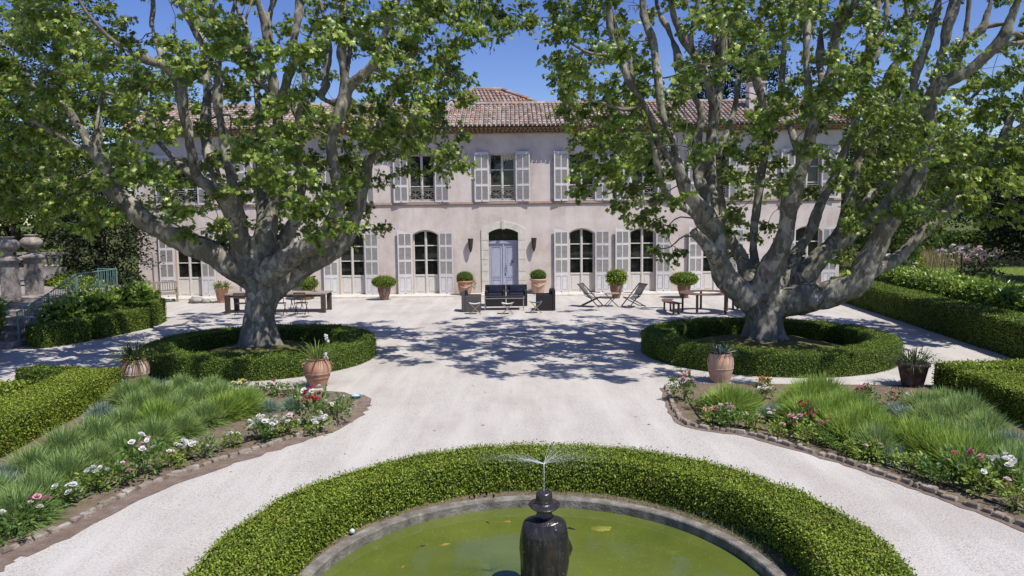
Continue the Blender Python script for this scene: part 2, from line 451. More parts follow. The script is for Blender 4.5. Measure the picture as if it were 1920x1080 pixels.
def petal(name, a, b): return leaf_mat(name, a, tuple((x + y) / 2 for x, y in zip(a, b)), b, .3, .6, .2, 6, b)
MT['white_petal'] = petal('white_petal', (.72, .70, .64), (.86, .85, .82))
MT['pink_petal'] = petal('pink_petal', (.66, .22, .32), (.82, .48, .55))
MT['blush_petal'] = petal('blush_petal', (.78, .52, .55), (.86, .74, .72))
MT['red_petal'] = petal('red_petal', (.42, .015, .05), (.62, .05, .10))
MT['magenta_petal'] = petal('magenta_petal', (.60, .05, .20), (.75, .14, .30))
MT['yellow_petal'] = petal('yellow_petal', (.75, .62, .12), (.85, .78, .35))
MT['orange_petal'] = petal('orange_petal', (.75, .22, .03), (.82, .40, .05))
MT['stem'] = surf('green_stem', (.06, .08, .02), (.12, .13, .05), 10, .7, .2, .2, 40)
MT['twig'] = surf('twig_bark', (.14, .12, .09), (.26, .235, .19), 12, .85, .15, .3, 40)
MT['darkbark'] = surf('dark_bark', (.05, .04, .03), (.11, .09, .07), 9, .9, .1, .8, 25, .03)

# ------------------------------------------------------------------ camera, light, sky
cam = bpy.data.cameras.new('camera'); co = bpy.data.objects.new('camera', cam); COL.objects.link(co)
cam.sensor_width = 36; cam.lens = 36 * 1400 / 1920; cam.clip_end = 8000; cam.clip_start = .05
pitch = math.atan(130 / 1400)
co.matrix_world = Matrix.Translation((0, 0, 3.5)) @ Matrix.Rotation(PI / 2 - pitch, 4, 'X') @ Matrix.Rotation(-R(.65), 4, 'Z')
sc.camera = co
EL, AZ = R(60), R(46)
to_sun = Vector((math.sin(AZ) * math.cos(EL), -math.cos(AZ) * math.cos(EL), math.sin(EL)))
sun = bpy.data.lights.new('sun', 'SUN'); sun.energy = 5.0; sun.angle = R(.5); sun.color = (1, .955, .885)
so = bpy.data.objects.new('sun', sun); COL.objects.link(so); so.rotation_euler = to_sun.to_track_quat('Z', 'Y').to_euler()
wd = bpy.data.worlds.new('World'); sc.world = wd; wd.use_nodes = True
wn = wd.node_tree; sky = wn.nodes.new('ShaderNodeTexSky'); sky.sky_type = 'NISHITA'; sky.sun_disc = False
sky.sun_elevation = EL; sky.sun_rotation = PI - AZ; sky.altitude = 200; sky.air_density = 1.0; sky.dust_density = .3; sky.ozone_density = 2.2
bg = wn.nodes['Background']; bg.inputs['Strength'].default_value = .136
hs = wn.nodes.new('ShaderNodeHueSaturation'); hs.inputs['Saturation'].default_value = 1.27; hs.inputs['Hue'].default_value = .525
wn.links.new(sky.outputs[0], hs.inputs['Color']); wn.links.new(hs.outputs[0], bg.inputs[0])
sc.view_settings.view_transform = 'Standard'; sc.view_settings.look = 'None'; sc.view_settings.exposure = 0; sc.view_settings.gamma = 1
sc.cycles.max_bounces = 8; sc.cycles.diffuse_bounces = 2; sc.cycles.transmission_bounces = 3; sc.cycles.transparent_max_bounces = 16; sc.cycles.caustics_reflective = False; sc.cycles.caustics_refractive = False
try: sc.cycles.use_denoising = True
except Exception: pass

# ------------------------------------------------------------------ ground
def sheet(name, pts, z, m, kind='structure'):
    me = bpy.data.meshes.new(name); me.from_pydata([(p[0], p[1], z) for p in pts], [], [tuple(range(len(pts)))]); me.materials.append(m); me.update()
    o = link(name, me); props(o, kind=kind); return o

def ccw(pts):
    a = sum(pts[i][0] * pts[(i + 1) % len(pts)][1] - pts[(i + 1) % len(pts)][0] * pts[i][1] for i in range(len(pts)))
    return pts if a > 0 else pts[::-1]

sheet('ground', [(-3000, -3000), (3000, -3000), (3000, 3000), (-3000, 3000)], -.012, MT['field'])
PC, PR = (.24, 6.72), 2.27                       # pool centre and radius
gm = bmesh.new()                                  # gravel with a round hole for the pool
outer = [(-18, -8), (13.2, -8), (13.2, 20), (14.2, 34.45), (-18, 34.45)]
n = 96
ring = [gm.verts.new((PC[0] + 2.46 * math.cos(2 * PI * i / n), PC[1] + 2.46 * math.sin(2 * PI * i / n), 0)) for i in range(n)]
ov = [gm.verts.new((x, y, 0)) for x, y in outer]
es = [gm.edges.new((ring[i], ring[(i + 1) % n])) for i in range(n)] + [gm.edges.new((ov[i], ov[(i + 1) % len(ov)])) for i in range(len(ov))]
bmesh.ops.triangle_fill(gm, edges=es, use_beauty=True, normal=(0, 0, 1))
me = bpy.data.meshes.new('gravel_court'); gm.to_mesh(me); gm.free(); me.materials.append(MT['gravel'])
props(link('gravel_court', me), kind='structure')
# the main ground is cut away below the basin too
g0 = bpy.data.objects['ground']
gm = bmesh.new()
ring = [gm.verts.new((PC[0] + 2.48 * math.cos(2 * PI * i / n), PC[1] + 2.48 * math.sin(2 * PI * i / n), -.012)) for i in range(n)]
ov = [gm.verts.new((x, y, -.012)) for x, y in [(-3000, -3000), (3000, -3000), (3000, 3000), (-3000, 3000)]]
es = [gm.edges.new((ring[i], ring[(i + 1) % n])) for i in range(n)] + [gm.edges.new((ov[i], ov[(i + 1) % 4])) for i in range(4)]
bmesh.ops.triangle_fill(gm, edges=es, use_beauty=True, normal=(0, 0, 1)); gm.to_mesh(g0.data); gm.free()
sheet('lawn', ccw([(13.6, 8), (60, 8), (75, 70), (15.6, 70), (15.6, 34), (14.9, 28)]), -.006, MT['lawn'])
sheet('meadow', ccw([(20, 49), (60, 46), (64, 64), (20, 64)]), .002, MT['field'])

# flower beds and their verge
LB = [(-5.52, 7.24), (-5.48, 7.66), (-5.21, 8.34), (-4.98, 9.48), (-4.39, 10.62), (-3.75, 11.56), (-3.12, 12.64), (-3.02, 13.46), (-3.01, 14.06)]
RB = [(3.15, 15.06), (2.96, 13.58), (2.96, 12.32), (3.75, 11.73), (4.3, 10.96), (4.77, 10.21), (5.12, 9.45), (5.41, 8.79), (5.7, 8.07), (5.84, 7.69)]
def inner_edge(pts, d):
    out = []
    for i, p in enumerate(pts):
        a = Vector(pts[max(0, i - 1)]); b = Vector(pts[min(len(pts) - 1, i + 1)]); t = (b - a).normalized()
        out.append((p[0] - t.y * d, p[1] + t.x * d))
    return out
LB = [tuple(p) for p in LB]; RB = [tuple(p) for p in RB]
def smooth_path(pts, sub=6):
    out = []
    for i in range(len(pts) - 1):
        p0 = Vector(pts[max(i - 1, 0)]); p1 = Vector(pts[i]); p2 = Vector(pts[i + 1]); p3 = Vector(pts[min(i + 2, len(pts) - 1)])
        for k in range(sub):
            t = k / sub
            out.append(tuple(.5 * ((2 * p1) + (p2 - p0) * t + (2 * p0 - 5 * p1 + 4 * p2 - p3) * t * t + (3 * p1 - p0 - 3 * p2 + p3) * t ** 3)))
    out.append(tuple(pts[-1])); return out
LBs, RBs = smooth_path(LB), smooth_path(RB)
sheet('soil', ccw(LBs + [(-3.05, 14.5), (-3.45, 15.0), (-4.4, 15.3), (-8.1, 15.35), (-7.5, 8.5), (-7.4, 6.5)]), .012, MT['earth'])
sheet('soil', ccw(RBs + [(8.3, 7.4), (8.5, 15.0), (5.0, 15.35), (3.9, 15.45)]), .012, MT['earth'])
# reddish verge of trodden earth outside the left edging
vo = [(p[0] + rnd.uniform(-.05, .05), p[1] + rnd.uniform(-.05, .05)) for p in inner_edge(LBs, -.30)]
sheet('verge', ccw(LBs + vo[::-1] + []), .006, MT['edge_earth'])
sheet('verge', ccw([(-3.05, 12.9), (-2.85, 13.3), (-2.72, 13.9), (-2.78, 14.4), (-3.0, 14.75), (-3.35, 14.8), (-3.6, 14.2)]), .009, MT['edge_earth'])
vo = [(p[0] + rnd.uniform(-.03, .03), p[1] + rnd.uniform(-.03, .03)) for p in inner_edge(RBs, -.13)]
sheet('verge', ccw(RBs + vo[::-1]), .006, MT['edge_earth'])

def edging(name, label, path, w, h):
    b = MB()
    d = 0.0; nxt = 0.0
    for i in range(len(path) - 1):
        a = Vector(path[i]); c = Vector(path[i + 1]); L_ = (c - a).length
        while nxt < d + L_:
            t = (nxt - d) / L_; p = a.lerp(c, t); ln = rnd.choice([rnd.uniform(.07, .14), rnd.uniform(.12, .24)])
            ang = math.atan2((c - a).y, (c - a).x)
            b.box((p.x + rnd.uniform(-.02, .02), p.y + rnd.uniform(-.02, .02), h * rnd.uniform(.15, .4)), (ln * .97, w * rnd.uniform(.7, 1.25), h * rnd.uniform(.75, 1.2)), ang + rnd.uniform(-.2, .2), rnd.uniform(-.14, .14), rnd.uniform(-.1, .1), rnd.uniform(.72, .92))
            nxt += ln
        d += L_
    o = b.build(name, MT['edging']); bevel(o, .016, 3)
    return props(o, label, 'stone edging')
edging('stone_edging', 'curved low edging of pale stones in front of the left flower bed', LBs, .105, .075)
edging('stone_edging', 'curved low edging of brown stones in front of the right flower bed', RBs, .09, .085)

# low terrace along the house front
b = MB()
for i in range(41):
    x0 = -17.4 + i * .80
    b.box((x0 + .4, 34.0, .02), (.792, .96 + rnd.uniform(-.03, .03), .11 + rnd.uniform(-.008, .008)))
props(bevel(b.build('terrace_paving', MT['stone']), .012, 2), kind='structure')

# pool
b = MB()
b.lathe([(PR, -.5), (PR, .02), (PR + .01, .035), (PR + .12, .035), (PR + .14, .02), (PR + .14, -.5)], 120, (PC[0], PC[1], 0), cap=False)
rim = b.build('stone_basin', MT['rim']); props(rim, 'round low grey stone basin edge around the green pool', 'basin')
b = MB(); b.lathe([(.001, -.075), (PR * .5, -.075), (PR - .002, -.075)], 96, (PC[0], PC[1], 0), cap=False)
props(b.build('pool_water', MT['water'], smooth=True), kind='structure')
b = MB(); b.lathe([(PR + .143, .008), (PR + .30, .02), (PR + .42, .016)], 96, (PC[0], PC[1], 0), cap=False)
props(b.build('pool_verge', MT['earth']), kind='structure')

# hills far away on the right
hv = []; hf = []
xs = list(range(0, 61))
for j, (yy, hh) in enumerate(((560, 0), (700, 1.0), (900, .75), (1100, 0))):
    for i in xs:
        x = 60 + i * 22
        e = 66 * (1 - math.exp(-i / 10)) * (.8 + .25 * math.sin(i * .35) + .1 * math.sin(i * 1.3 + 1)) * hh + rnd.uniform(-2, 2) * (hh > 0)
        hv.append((x, yy, max(-.5, e)))
for j in range(3):
    for i in range(60): hf.append((j * 61 + i, j * 61 + i + 1, (j + 1) * 61 + i + 1, (j + 1) * 61 + i))
me = bpy.data.meshes.new('hills'); me.from_pydata(hv, [], hf); me.materials.append(MT['hill']); me.polygons.foreach_set('use_smooth', [True] * len(hf)); me.update()
props(link('hills', me), kind='structure')

# ------------------------------------------------------------------ house
HY = 34.5
house = thing('country_house', 'long two-storey pink stucco house with shutters and tiled roof', 'house', (0, HY, 0))
HX0, HX1, WT = -17.25, 15.15, 7.45
GW = [-14.96, -11.2, -7.40, -3.97, 3.24, 6.05, 9.42, 13.7]
UW = [-14.96, -11.2, -7.52, -4.09, -.39, 3.24, 6.10, 9.36, 13.6]
GHW, GZ0, GZS, GZA = .585, .06, 2.82, 3.03        # half width, sill, spring and crown of ground openings
UHW, UZ0, UZ1 = .585, 4.30, 6.46
DX, DHW, DZ0, DZS, DZA = -.375, .68, .06, 2.86, 3.06

def arc_pts(hw, zs, za, n=10):
    s = za - zs; r = (hw * hw + s * s) / (2 * s); cz = za - r; a = math.asin(hw / r)
    return [(r * math.sin(-a + 2 * a * i / n), cz + r * math.cos(-a + 2 * a * i / n)) for i in range(n + 1)]

def prism(b, outline, y0, y1):
    k = len(outline)
    vs = [(x, y0, z) for x, z in outline] + [(x, y1, z) for x, z in outline]
    b.add(vs, [tuple(range(k)), tuple(range(2 * k - 1, k - 1, -1))] + [(i, k + i, k + (i + 1) % k, (i + 1) % k) for i in range(k)])

def arched(cx, hw, z0, zs, za): return [(cx + hw, z0)] + [(cx + x, z) for x, z in arc_pts(hw, zs, za)][::-1] + [(cx - hw, z0)]

# facade wall with cut openings
b = MB(); b.box(((HX0 + HX1) / 2, .25, WT / 2), (HX1 - HX0, .5, WT))
wall = b.build('wall', [MT['stucco'], MT['reveal']], house)
cut = MB()
for cx in GW: prism(cut, arched(cx, GHW, -.2, GZS, GZA)[::-1], -.4, .9)
for cx in UW: cut.box((cx, .25, (UZ0 + UZ1) / 2), (UHW * 2, 1.3, UZ1 - UZ0))
prism(cut, arched(DX, DHW, -.2, DZS, DZA)[::-1], -.4, .9)
cutter = cut.build('cutter', MT['reveal'])
bm = bmesh.new(); bm.from_mesh(cutter.data); bmesh.ops.recalc_face_normals(bm, faces=bm.faces); bm.to_mesh(cutter.data); bm.free()
cutter.data.materials.clear(); cutter.data.materials.append(MT['stucco']); cutter.data.materials.append(MT['reveal'])
cutter.data.polygons.foreach_set('material_index', [1] * len(cutter.data.polygons))
cutter.location = (0, HY, 0)
md = wall.modifiers.new('cut', 'BOOLEAN'); md.object = cutter; md.operation = 'DIFFERENCE'; md.solver = 'EXACT'
bpy.context.view_layer.update()
dg = bpy.context.evaluated_depsgraph_get()
nm = bpy.data.meshes.new_from_object(wall.evaluated_get(dg)); wall.modifiers.clear(); wall.data = nm; nm.name = 'wall'
bpy.data.objects.remove(cutter)
# side and rear walls, dark rooms behind the openings
b = MB()
b.box((HX0 + .25, 5.0, WT / 2), (.5, 8.99, WT)); b.box((HX1 - .25, 5.0, WT / 2), (.5, 8.99, WT)); b.box(((HX0 + HX1) / 2, 9.75, WT / 2), (HX1 - HX0, .5, WT))
b.build('side_wall', MT['stucco'], house)
b = MB(); b.box(((HX0 + HX1) / 2, 5.0, 3.75), (HX1 - HX0 - 1.02, 8.96, .3)); b.build('floor', MT['oldstone'], house)

# belt course
b = MB()
b.box(((HX0 + HX1) / 2, -.03, 4.235), (HX1 - HX0, .06, .09)); b.box(((HX0 + HX1) / 2, -.015, 4.165), (HX1 - HX0, .03, .05))
b.build('belt_course', MT['belt'], house)
# scalloped cornice under the eaves
b = MB()
b.box(((HX0 + HX1) / 2, -.06, 7.38), (HX1 - HX0 + .1, .12, .05))
def scallops(y, z, r, step, off):
    k = int((HX1 - HX0 + .2) / step)
    for i in range(k):
        x = HX0 - .1 + (i + off) * step
        vs = []; n_ = 6
        for yy in (y, y + .34):
            for j in range(n_ + 1):
                a = PI + PI * j / n_
                vs.append((x + r * math.cos(a), yy, z + r * math.sin(a) * .8 + .0))
        fs = [(j, j + 1, n_ + 2 + j, n_ + 1 + j) for j in range(n_)] + [tuple(range(n_, -1, -1))]
        b.add(vs, fs)
scallops(-.26, 7.49, .085, .19, .5)
scallops(-.42, 7.585, .09, .20, .2)
b.box(((HX0 + HX1) / 2, -.07, 7.512), (HX1 - HX0 + .16, .36, .02)); b.box(((HX0 + HX1) / 2, -.13, 7.606), (HX1 - HX0 + .24, .56, .02))
b.build('cornice', MT['ochre'], house)

def tiled_slope(b, p0, p1, q0, q1, step=.205, exp=.40, r=.082):
    """barrel tiles on the quad p0-p1 (eave) q0-q1 (ridge)"""
    p0, p1, q0, q1 = map(Vector, (p0, p1, q0, q1))
    up_mid = ((q0 + q1) - (p0 + p1)) / 2
    nrmv = (p1 - p0).cross(up_mid).normalized()
    ncol = max(1, int((p1 - p0).length / step))
    ex = (p1 - p0).normalized()
    slope_len = up_mid.length
    for i in range(ncol):
        x = (i + .5) / ncol
        base = p0.lerp(p1, x); d = up_mid.normalized()
        # length of this column inside the trapezoid
        s0 = (q0 - p0).dot(ex); s1 = (p1 - q1).dot(ex); W = (p1 - p0).length
        along = x * W; lim = slope_len
        if s0 > 1e-3 and along < s0: lim = slope_len * along / s0
        if s1 > 1e-3 and W - along < s1: lim = min(lim, slope_len * (W - along) / s1)
        nrow = int(math.ceil(lim / exp))
        for j in range(nrow):
            a0 = base + d * (j * exp - .03 + rnd.uniform(-.012, .012)); a1 = base + d * min(j * exp + exp + .05, lim + .03)
            rr = r * rnd.uniform(.94, 1.05); sh = ex * rnd.uniform(-.008, .008)
            vs = []; n_ = 5
            for a, rad, lift in ((a0, rr * 1.08, .035), (a1, rr * .86, .01)):
                for k_ in range(n_ + 1):
                    t = PI * k_ / n_
                    vs.append(a + sh + ex * (-math.cos(t) * rad) + nrmv * (math.sin(t) * rad * .95 + lift))
            b.add(vs, [(k_, k_ + 1, n_ + 2 + k_, n_ + 1 + k_) for k_ in range(n_)] + [tuple(range(n_ + 1))])

EAVE_Y, EAVE_Z, RID_Y, RID_Z = -.62, 7.625, 3.0, 9.12
b = MB()
tiled_slope(b, (HX0 - .3, EAVE_Y, EAVE_Z), (HX1 + .3, EAVE_Y, EAVE_Z), (HX0 - .3, RID_Y, RID_Z), (HX1 + .3, RID_Y, RID_Z))
for i in range(80):
    x = HX0 - .3 + i * .42
    b.tube([(x, RID_Y, RID_Z + .02), (x + .45, RID_Y, RID_Z + .02)], [.12, .10], 8)
# channel surface, rear slope and gable ends
b.add([(HX0 - .3, EAVE_Y + .03, EAVE_Z - .005), (HX1 + .3, EAVE_Y + .03, EAVE_Z - .005), (HX1 + .3, RID_Y, RID_Z - .02), (HX0 - .3, RID_Y, RID_Z - .02),
       (HX0 - .3, 10.6, 6.6), (HX1 + .3, 10.6, 6.6)], [(0, 1, 2, 3), (3, 2, 5, 4), (0, 3, 4), (1, 5, 2)])
roof = b.build('roof', MT['tile'], house)
# higher hipped roof behind
b = MB()
z0, y0, y1, xa, xb = 9.25, 5.2, 9.6, -3.5, 2.1
b.box(((xa + xb) / 2, 7.4, 8.4), (xb - xa - .5, 3.9, 1.7))
b.build('upper_wall', MT['stucco'], house)
b = MB()
q0, q1 = (-2.0, 7.4, 10.55), (-.45, 7.4, 10.55)
tiled_slope(b, (xa, y0, z0), (xb, y0, z0), q0, q1)
tiled_slope(b, (xb, y1, z0), (xa, y1, z0), q1, q0)
b.add([(xa, y0, z0), (xb, y0, z0), (xb, y1, z0), (xa, y1, z0), q0, q1], [(0, 1, 5, 4), (1, 2, 5), (2, 3, 4, 5), (3, 0, 4)])
def ridge(p, q):
    p, q = Vector(p), Vector(q); L_ = (q - p).length; k = int(L_ / .4)
    for i in range(k): b.tube([p.lerp(q, i / k) + Vector((0, 0, .05)), p.lerp(q, (i + 1.1) / k) + Vector((0, 0, .03))], [.11, .09], 7)
ridge((xa, y0, z0), q0); ridge((xb, y0, z0), q1); ridge(q0, q1)
b.build('upper_roof', MT['tile'], house)
# chimneys
for cx, cy, zt in ((11.7, 1.75, 9.75),):
    b = MB(); b.box((cx, cy, (8.1 + zt) / 2), (.75, .55, zt - 8.1)); b.box((cx, cy, zt + .03), (.9, .7, .08))
    ch = b.build('chimney', MT['stucco'], roof)
    b = MB(); b.tube([(cx - .42, cy, zt + .12), (cx + .42, cy, zt + .12)], .12, 8); b.build('chimney_cap', MT['tile'], ch)

# windows
def bar(b, x0, x1, z0, z1, y, t): b.box(((x0 + x1) / 2, y, (z0 + z1) / 2), (x1 - x0, t, z1 - z0))
def ground_window_meshes():
    b = MB(); y = .20; hw = GHW; z0 = .075; zr = .93
    bar(b, -hw, -hw + .06, z0, GZS + .02, y, .07); bar(b, hw - .06, hw, z0, GZS + .02, y, .07)
    a = arc_pts(hw, GZS, GZA); a2 = arc_pts(hw - .06, GZS - .02, GZA - .07)
    for i in range(10):
        o0, o1, i0, i1 = a[i], a[i + 1], a2[i], a2[i + 1]
        b.add([(o0[0], y - .034, o0[1]), (o1[0], y - .034, o1[1]), (i1[0], y - .034, i1[1]), (i0[0], y - .034, i0[1]), (i0[0], y + .03, i0[1]), (i1[0], y + .03, i1[1])], [(3, 2, 1, 0), (3, 4, 5, 2)])
    bar(b, -.055, .055, z0, GZA - .03, y - .006, .07)
    bar(b, -.022, .022, z0, GZA - .05, y - .05, .03)
    for s in (-1, 1):
        xa_, xb_ = (-hw + .062, -.057) if s < 0 else (.057, hw - .062)
        for zz in (1.62, 2.30): bar(b, xa_, xb_, zz - .022, zz + .022, y - .002, .045)
        bar(b, xa_, xb_, zr - .04, zr + .03, y - .004, .06)
        bar(b, xa_, xb_, z0, zr - .042, y + .012, .04)
        bar(b, xa_ + .07, xb_ - .07, z0 + .10, zr - .14, y - .012, .02)
    bar(b, -hw - .02, hw + .02, .055, .073, .12, .34)
    f = b.mesh('window', MT['trim'])
    p = MB()
    a3 = arc_pts(hw - .03, GZS - .01, GZA - .04)
    vs = [(x, y + .02, z) for x, z in a3] + [(hw - .03, y + .02, zr), (-hw + .03, y + .02, zr)]
    p.add(vs, [tuple(range(len(vs)))[::-1]])
    return f, p.mesh('pane', MT['glass'])
def upper_window_meshes():
    b = MB(); y = .20; hw = UHW; z0, z1 = UZ0 + .05, UZ1
    bar(b, -hw, -hw + .06, z0, z1, y, .07); bar(b, hw - .06, hw, z0, z1, y, .07); bar(b, -hw + .062, hw - .062, z1 - .06, z1, y, .07)
    bar(b, -.055, .055, z0, z1 - .062, y - .006, .07); bar(b, -.022, .022, z0, z1 - .07, y - .05, .03)
    for s in (-1, 1):
        xa_, xb_ = (-hw + .062, -.057) if s < 0 else (.057, hw - .062)
        for zz in (5.02, 5.74): bar(b, xa_, xb_, zz - .022, zz + .022, y - .002, .045)
        bar(b, xa_, xb_, z0, z0 + .09, y - .004, .06)
    bar(b, -hw + .002, hw - .002, UZ0, UZ0 + .048, .10, .26)
    f = b.mesh('window', MT['trim'])
    p = MB(); p.quad((-hw + .03, y + .02, z0), (hw - .03, y + .02, z0), (hw - .03, y + .02, z1 - .03), (-hw + .03, y + .02, z1 - .03))
    return f, p.mesh('pane', MT['glass'])

def shutter_mesh(w, h, tiers, slope, mirror):
    """hinge at x=0, extends to +x; tiers: list of (z0,z1,louvred)"""
    b = MB(); t = .035
    S = .058
    def B(x0, x1, z0, z1, y=0.0, tt=t): bar(b, x0, x1, z0, z1, y, tt)
    B(0, S, 0, h - slope); B(w - S, w, 0, h); B(w / 2 - .024, w / 2 + .024, .06, h - slope - .04)
    zt = tiers[-1][1]
    for x0, x1 in ((S, w / 2 - .024), (w / 2 + .024, w - S)):
        B(x0 + .0005, x1 - .0005, 0, tiers[0][0], .001)
        for i, (za, zb, lv) in enumerate(tiers):
            if i + 1 < len(tiers): B(x0 + .0005, x1 - .0005, zb, tiers[i + 1][0], .001)
            b.mi = 1 if lv else 0
            B(x0, x1, za, zb, .008, .008)
            if lv:
                k = int((zb - za) / .052)
                for q in range(k):
                    zc = za + (q + .5) * (zb - za) / k
                    b.box(((x0 + x1) / 2, -.004, zc), (x1 - x0 - .004, .008, .046), 0, R(28))
            else:
                b.mi = 0; B(x0 + .03, x1 - .03, za + .04, zb - .04, -.004, .012)
            b.mi = 0
    # top rail follows the arch
    vs = []
    for yy in (-t / 2 + .001, t / 2 - .001):
        vs += [(S + .0005, yy, zt), (w - S - .0005, yy, zt), (w - S - .0005, yy, h - slope * .1), (S + .0005, yy, h - slope * .92)]
    b.add(vs, [(0, 1, 2, 3), (7, 6, 5, 4), (3, 2, 6, 7)])
    if mirror:
        b.v = [(-x, y, z) for x, y, z in b.v]; b.f = [f[::-1] for f in b.f]
    return b.mesh('shutter', [MT['shutter'], MT['louvre']])
GS_H = 2.98
g_t = [(.10, .78, False), (.93, 1.50, True), (1.60, 2.16, True), (2.26, 2.78, True)]
GSL, GSR = shutter_mesh(.66, GS_H, g_t, .16, True), shutter_mesh(.66, GS_H, g_t, .16, False)
u_t = [(.09, .70, True), (.80, 1.42, True), (1.52, 2.14, True)]
USL, USR = shutter_mesh(.66, 2.26, u_t, .0, True), shutter_mesh(.66, 2.26, u_t, .0, False)
GF, GP = ground_window_meshes(); UF, UP = upper_window_meshes()
for i, cx in enumerate(GW):
    w = link('window', GF, house, (cx, 0, 0)); link('pane', GP, w)
    if i == 0: a1 = R(6); a2 = R(5)
    else: a1, a2 = R(rnd.uniform(5, 9)), R(rnd.uniform(4, 8))
    link('shutter', GSL, house, (cx - GHW - .035, -.055, .07), a1)
    link('shutter', GSR, house, (cx + GHW + .035, -.055, .07), -a2)
# railing of the upper windows
b = MB(); y = .03; hw = UHW
for zz in (UZ0 + .12, UZ0 + .52): b.tube([(-hw, y, zz), (hw, y, zz)], .012, 6)
b.tube([(-hw, y, UZ0 + .60), (hw, y, UZ0 + .60)], .018, 6)
b.tube([(0, y, UZ0 + .05), (0, y, UZ0 + .6)], .012, 6)
for s in (-1, 1):
    b.tube([(s * .02, y, UZ0 + .14), (s * (hw - .02), y, UZ0 + .5)], .010, 6); b.tube([(s * .02, y, UZ0 + .5), (s * (hw - .02), y, UZ0 + .14)], .010, 6)
    b.tube([(s * hw * .5, y, UZ0 + .12), (s * hw * .5, y, UZ0 + .52)], .009, 6)
    b.tube([(s * .02, y - .004, UZ0 + .32), (s * (hw - .02), y - .004, UZ0 + .32)], .009, 6)
RAIL = b.mesh('window_railing', MT['iron'])
for cx in UW:
    w = link('window', UF, house, (cx, 0, 0)); link('pane', UP, w)
    link('window_railing', RAIL, house, (cx, 0, 0))
    link('shutter', USL, house, (cx - UHW - .03, -.055, 4.285), R(rnd.uniform(5, 9)))
    link('shutter', USR, house, (cx + UHW + .03, -.055, 4.285), -R(rnd.uniform(4, 8)))
# cream scalloped blind in the middle upper window
b = MB(); vs = []; k = 24
for i in range(k + 1):
    x = UW[4] + .06 + (.46) * i / k
    d = .20 + .05 * abs(math.sin(i * PI / 6)) + .03 * math.sin(i * .8)
    vs += [(x, .185 - .012 * math.cos(i * PI / 3), 6.42), (x, .17 - .02 * math.cos(i * PI / 3), 6.42 - d)]
b.add(vs, [(2 * i, 2 * i + 1, 2 * i + 3, 2 * i + 2) for i in range(k)])
b.build('window_blind', surf('cream_cloth', (.62, .56, .38), (.72, .66, .48), 8, .9, .1, .2, 60), house, smooth=True)

# front door: leaves, panels, fanlight, surround
b = MB(); y = .26
bar(b, -DHW, DHW, 2.40, 2.50, y - .03, .10); bar(b, -DHW, DHW, 2.36, 2.40, y - .05, .06)
for s in (-1, 1):
    x0, x1 = (-DHW + .004, -.006) if s < 0 else (.006, DHW - .004)
    bar(b, x0, x1, DZ0, 2.36, y, .05)
    xm = (x0 + x1) / 2
    for (za, zb) in ((.78, 2.22), (.36, .70), (.12, .30)):
        for (xa_, xb_, z0_, z1_) in ((xm - .23, xm - .20, za, zb), (xm + .20, xm + .23, za, zb), (xm - .198, xm + .198, za, za + .03), (xm - .198, xm + .198, zb - .03, zb)):
            bar(b, xa_, xb_, z0_, z1_, y - .034, .024)
        bar(b, xm - .15, xm + .15, za + .07, zb - .07, y - .029, .012)
bar(b, -.035, .035, DZ0, 2.36, y - .04, .04)
door = b.build('door', MT['door'], house, (DX, 0, 0))
b = MB(); b.tube([(.10, y - .07, 1.02), (.11, y - .12, 1.10), (.11, y - .12, 1.28), (.10, y - .07, 1.34)], .018, 6); b.tube([(.07, y - .06, .86), (.08, y - .1, .98)], .014, 6)
b.build('handle', MT['blackmetal'], door)
b = MB(); b.lathe([(.012, 0), (.02, .0), (.02, .02)], 10, (.40, y - .07, 1.62)); b.tube([(.40 + .05 * math.sin(t * PI / 5), y - .09, 1.58 - .06 + .06 * math.cos(t * PI / 5)) for t in range(11)], .012, 6); b.tube([(.36, y - .075, 1.46), (.44, y - .085, 1.52)], .02, 6)
b.build('knocker', MT['blackmetal'], door)
b = MB(); a = arc_pts(DHW, DZS, DZA)
vs = [(x, y + .02, z) for x, z in a] + [(DHW, y + .02, 2.5), (-DHW, y + .02, 2.5)]
b.add(vs, [tuple(range(len(vs)))[::-1]])
fl = b.build('fanlight', MT['glass'], house, (DX, 0, 0))
b = MB()
for i in range(-2, 3):
    x = i * .27; b.box((x, y - .005, 2.5 + (DZA - 2.5 - .1 * abs(i) / 2) / 2), (.022, .03, DZA - 2.5 - .06 * abs(i)))
bar(b, -DHW, DHW, 2.72, 2.745, y - .008, .03)
b.lathe([(.001, -.01), (.09, -.01), (.09, .01), (.06, .01)], 16, (0, 0, 0)); k0 = len(b.v) - 64
b.v[k0:] = [(p[0], y - .03 + p[2], 2.73 + p[1]) for p in b.v[k0:]]
b.build('glazing_bars', MT['sconce'], fl)
b = MB(); ow, t0 = .34, -.045
blocks = [(.06, .62), (.63, 1.06), (1.07, 1.62), (1.63, 2.05), (2.06, 2.50), (2.51, 2.90)]
for s in (-1, 1):
    for za, zb in blocks: b.box((s * (DHW + ow / 2), .02, (za + zb) / 2), (ow, .14, zb - za - .006))
ain = arc_pts(DHW, DZS, DZA, 10); aou = arc_pts(DHW + ow, 3.02, 3.36, 10)
for i in range(10):
    i0, i1, o0, o1 = ain[i], ain[i + 1], aou[i], aou[i + 1]
    y0_, y1_ = (-.05, .10)
    b.add([(i0[0], y0_, i0[1]), (i1[0], y0_, i1[1]), (o1[0], y0_, o1[1]), (o0[0], y0_, o0[1]), (i0[0], y1_, i0[1]), (i1[0], y1_, i1[1]), (o1[0], y1_, o1[1]), (o0[0], y1_, o0[1])],
          [(0, 1, 2, 3), (0, 4, 5, 1), (3, 2, 6, 7)])
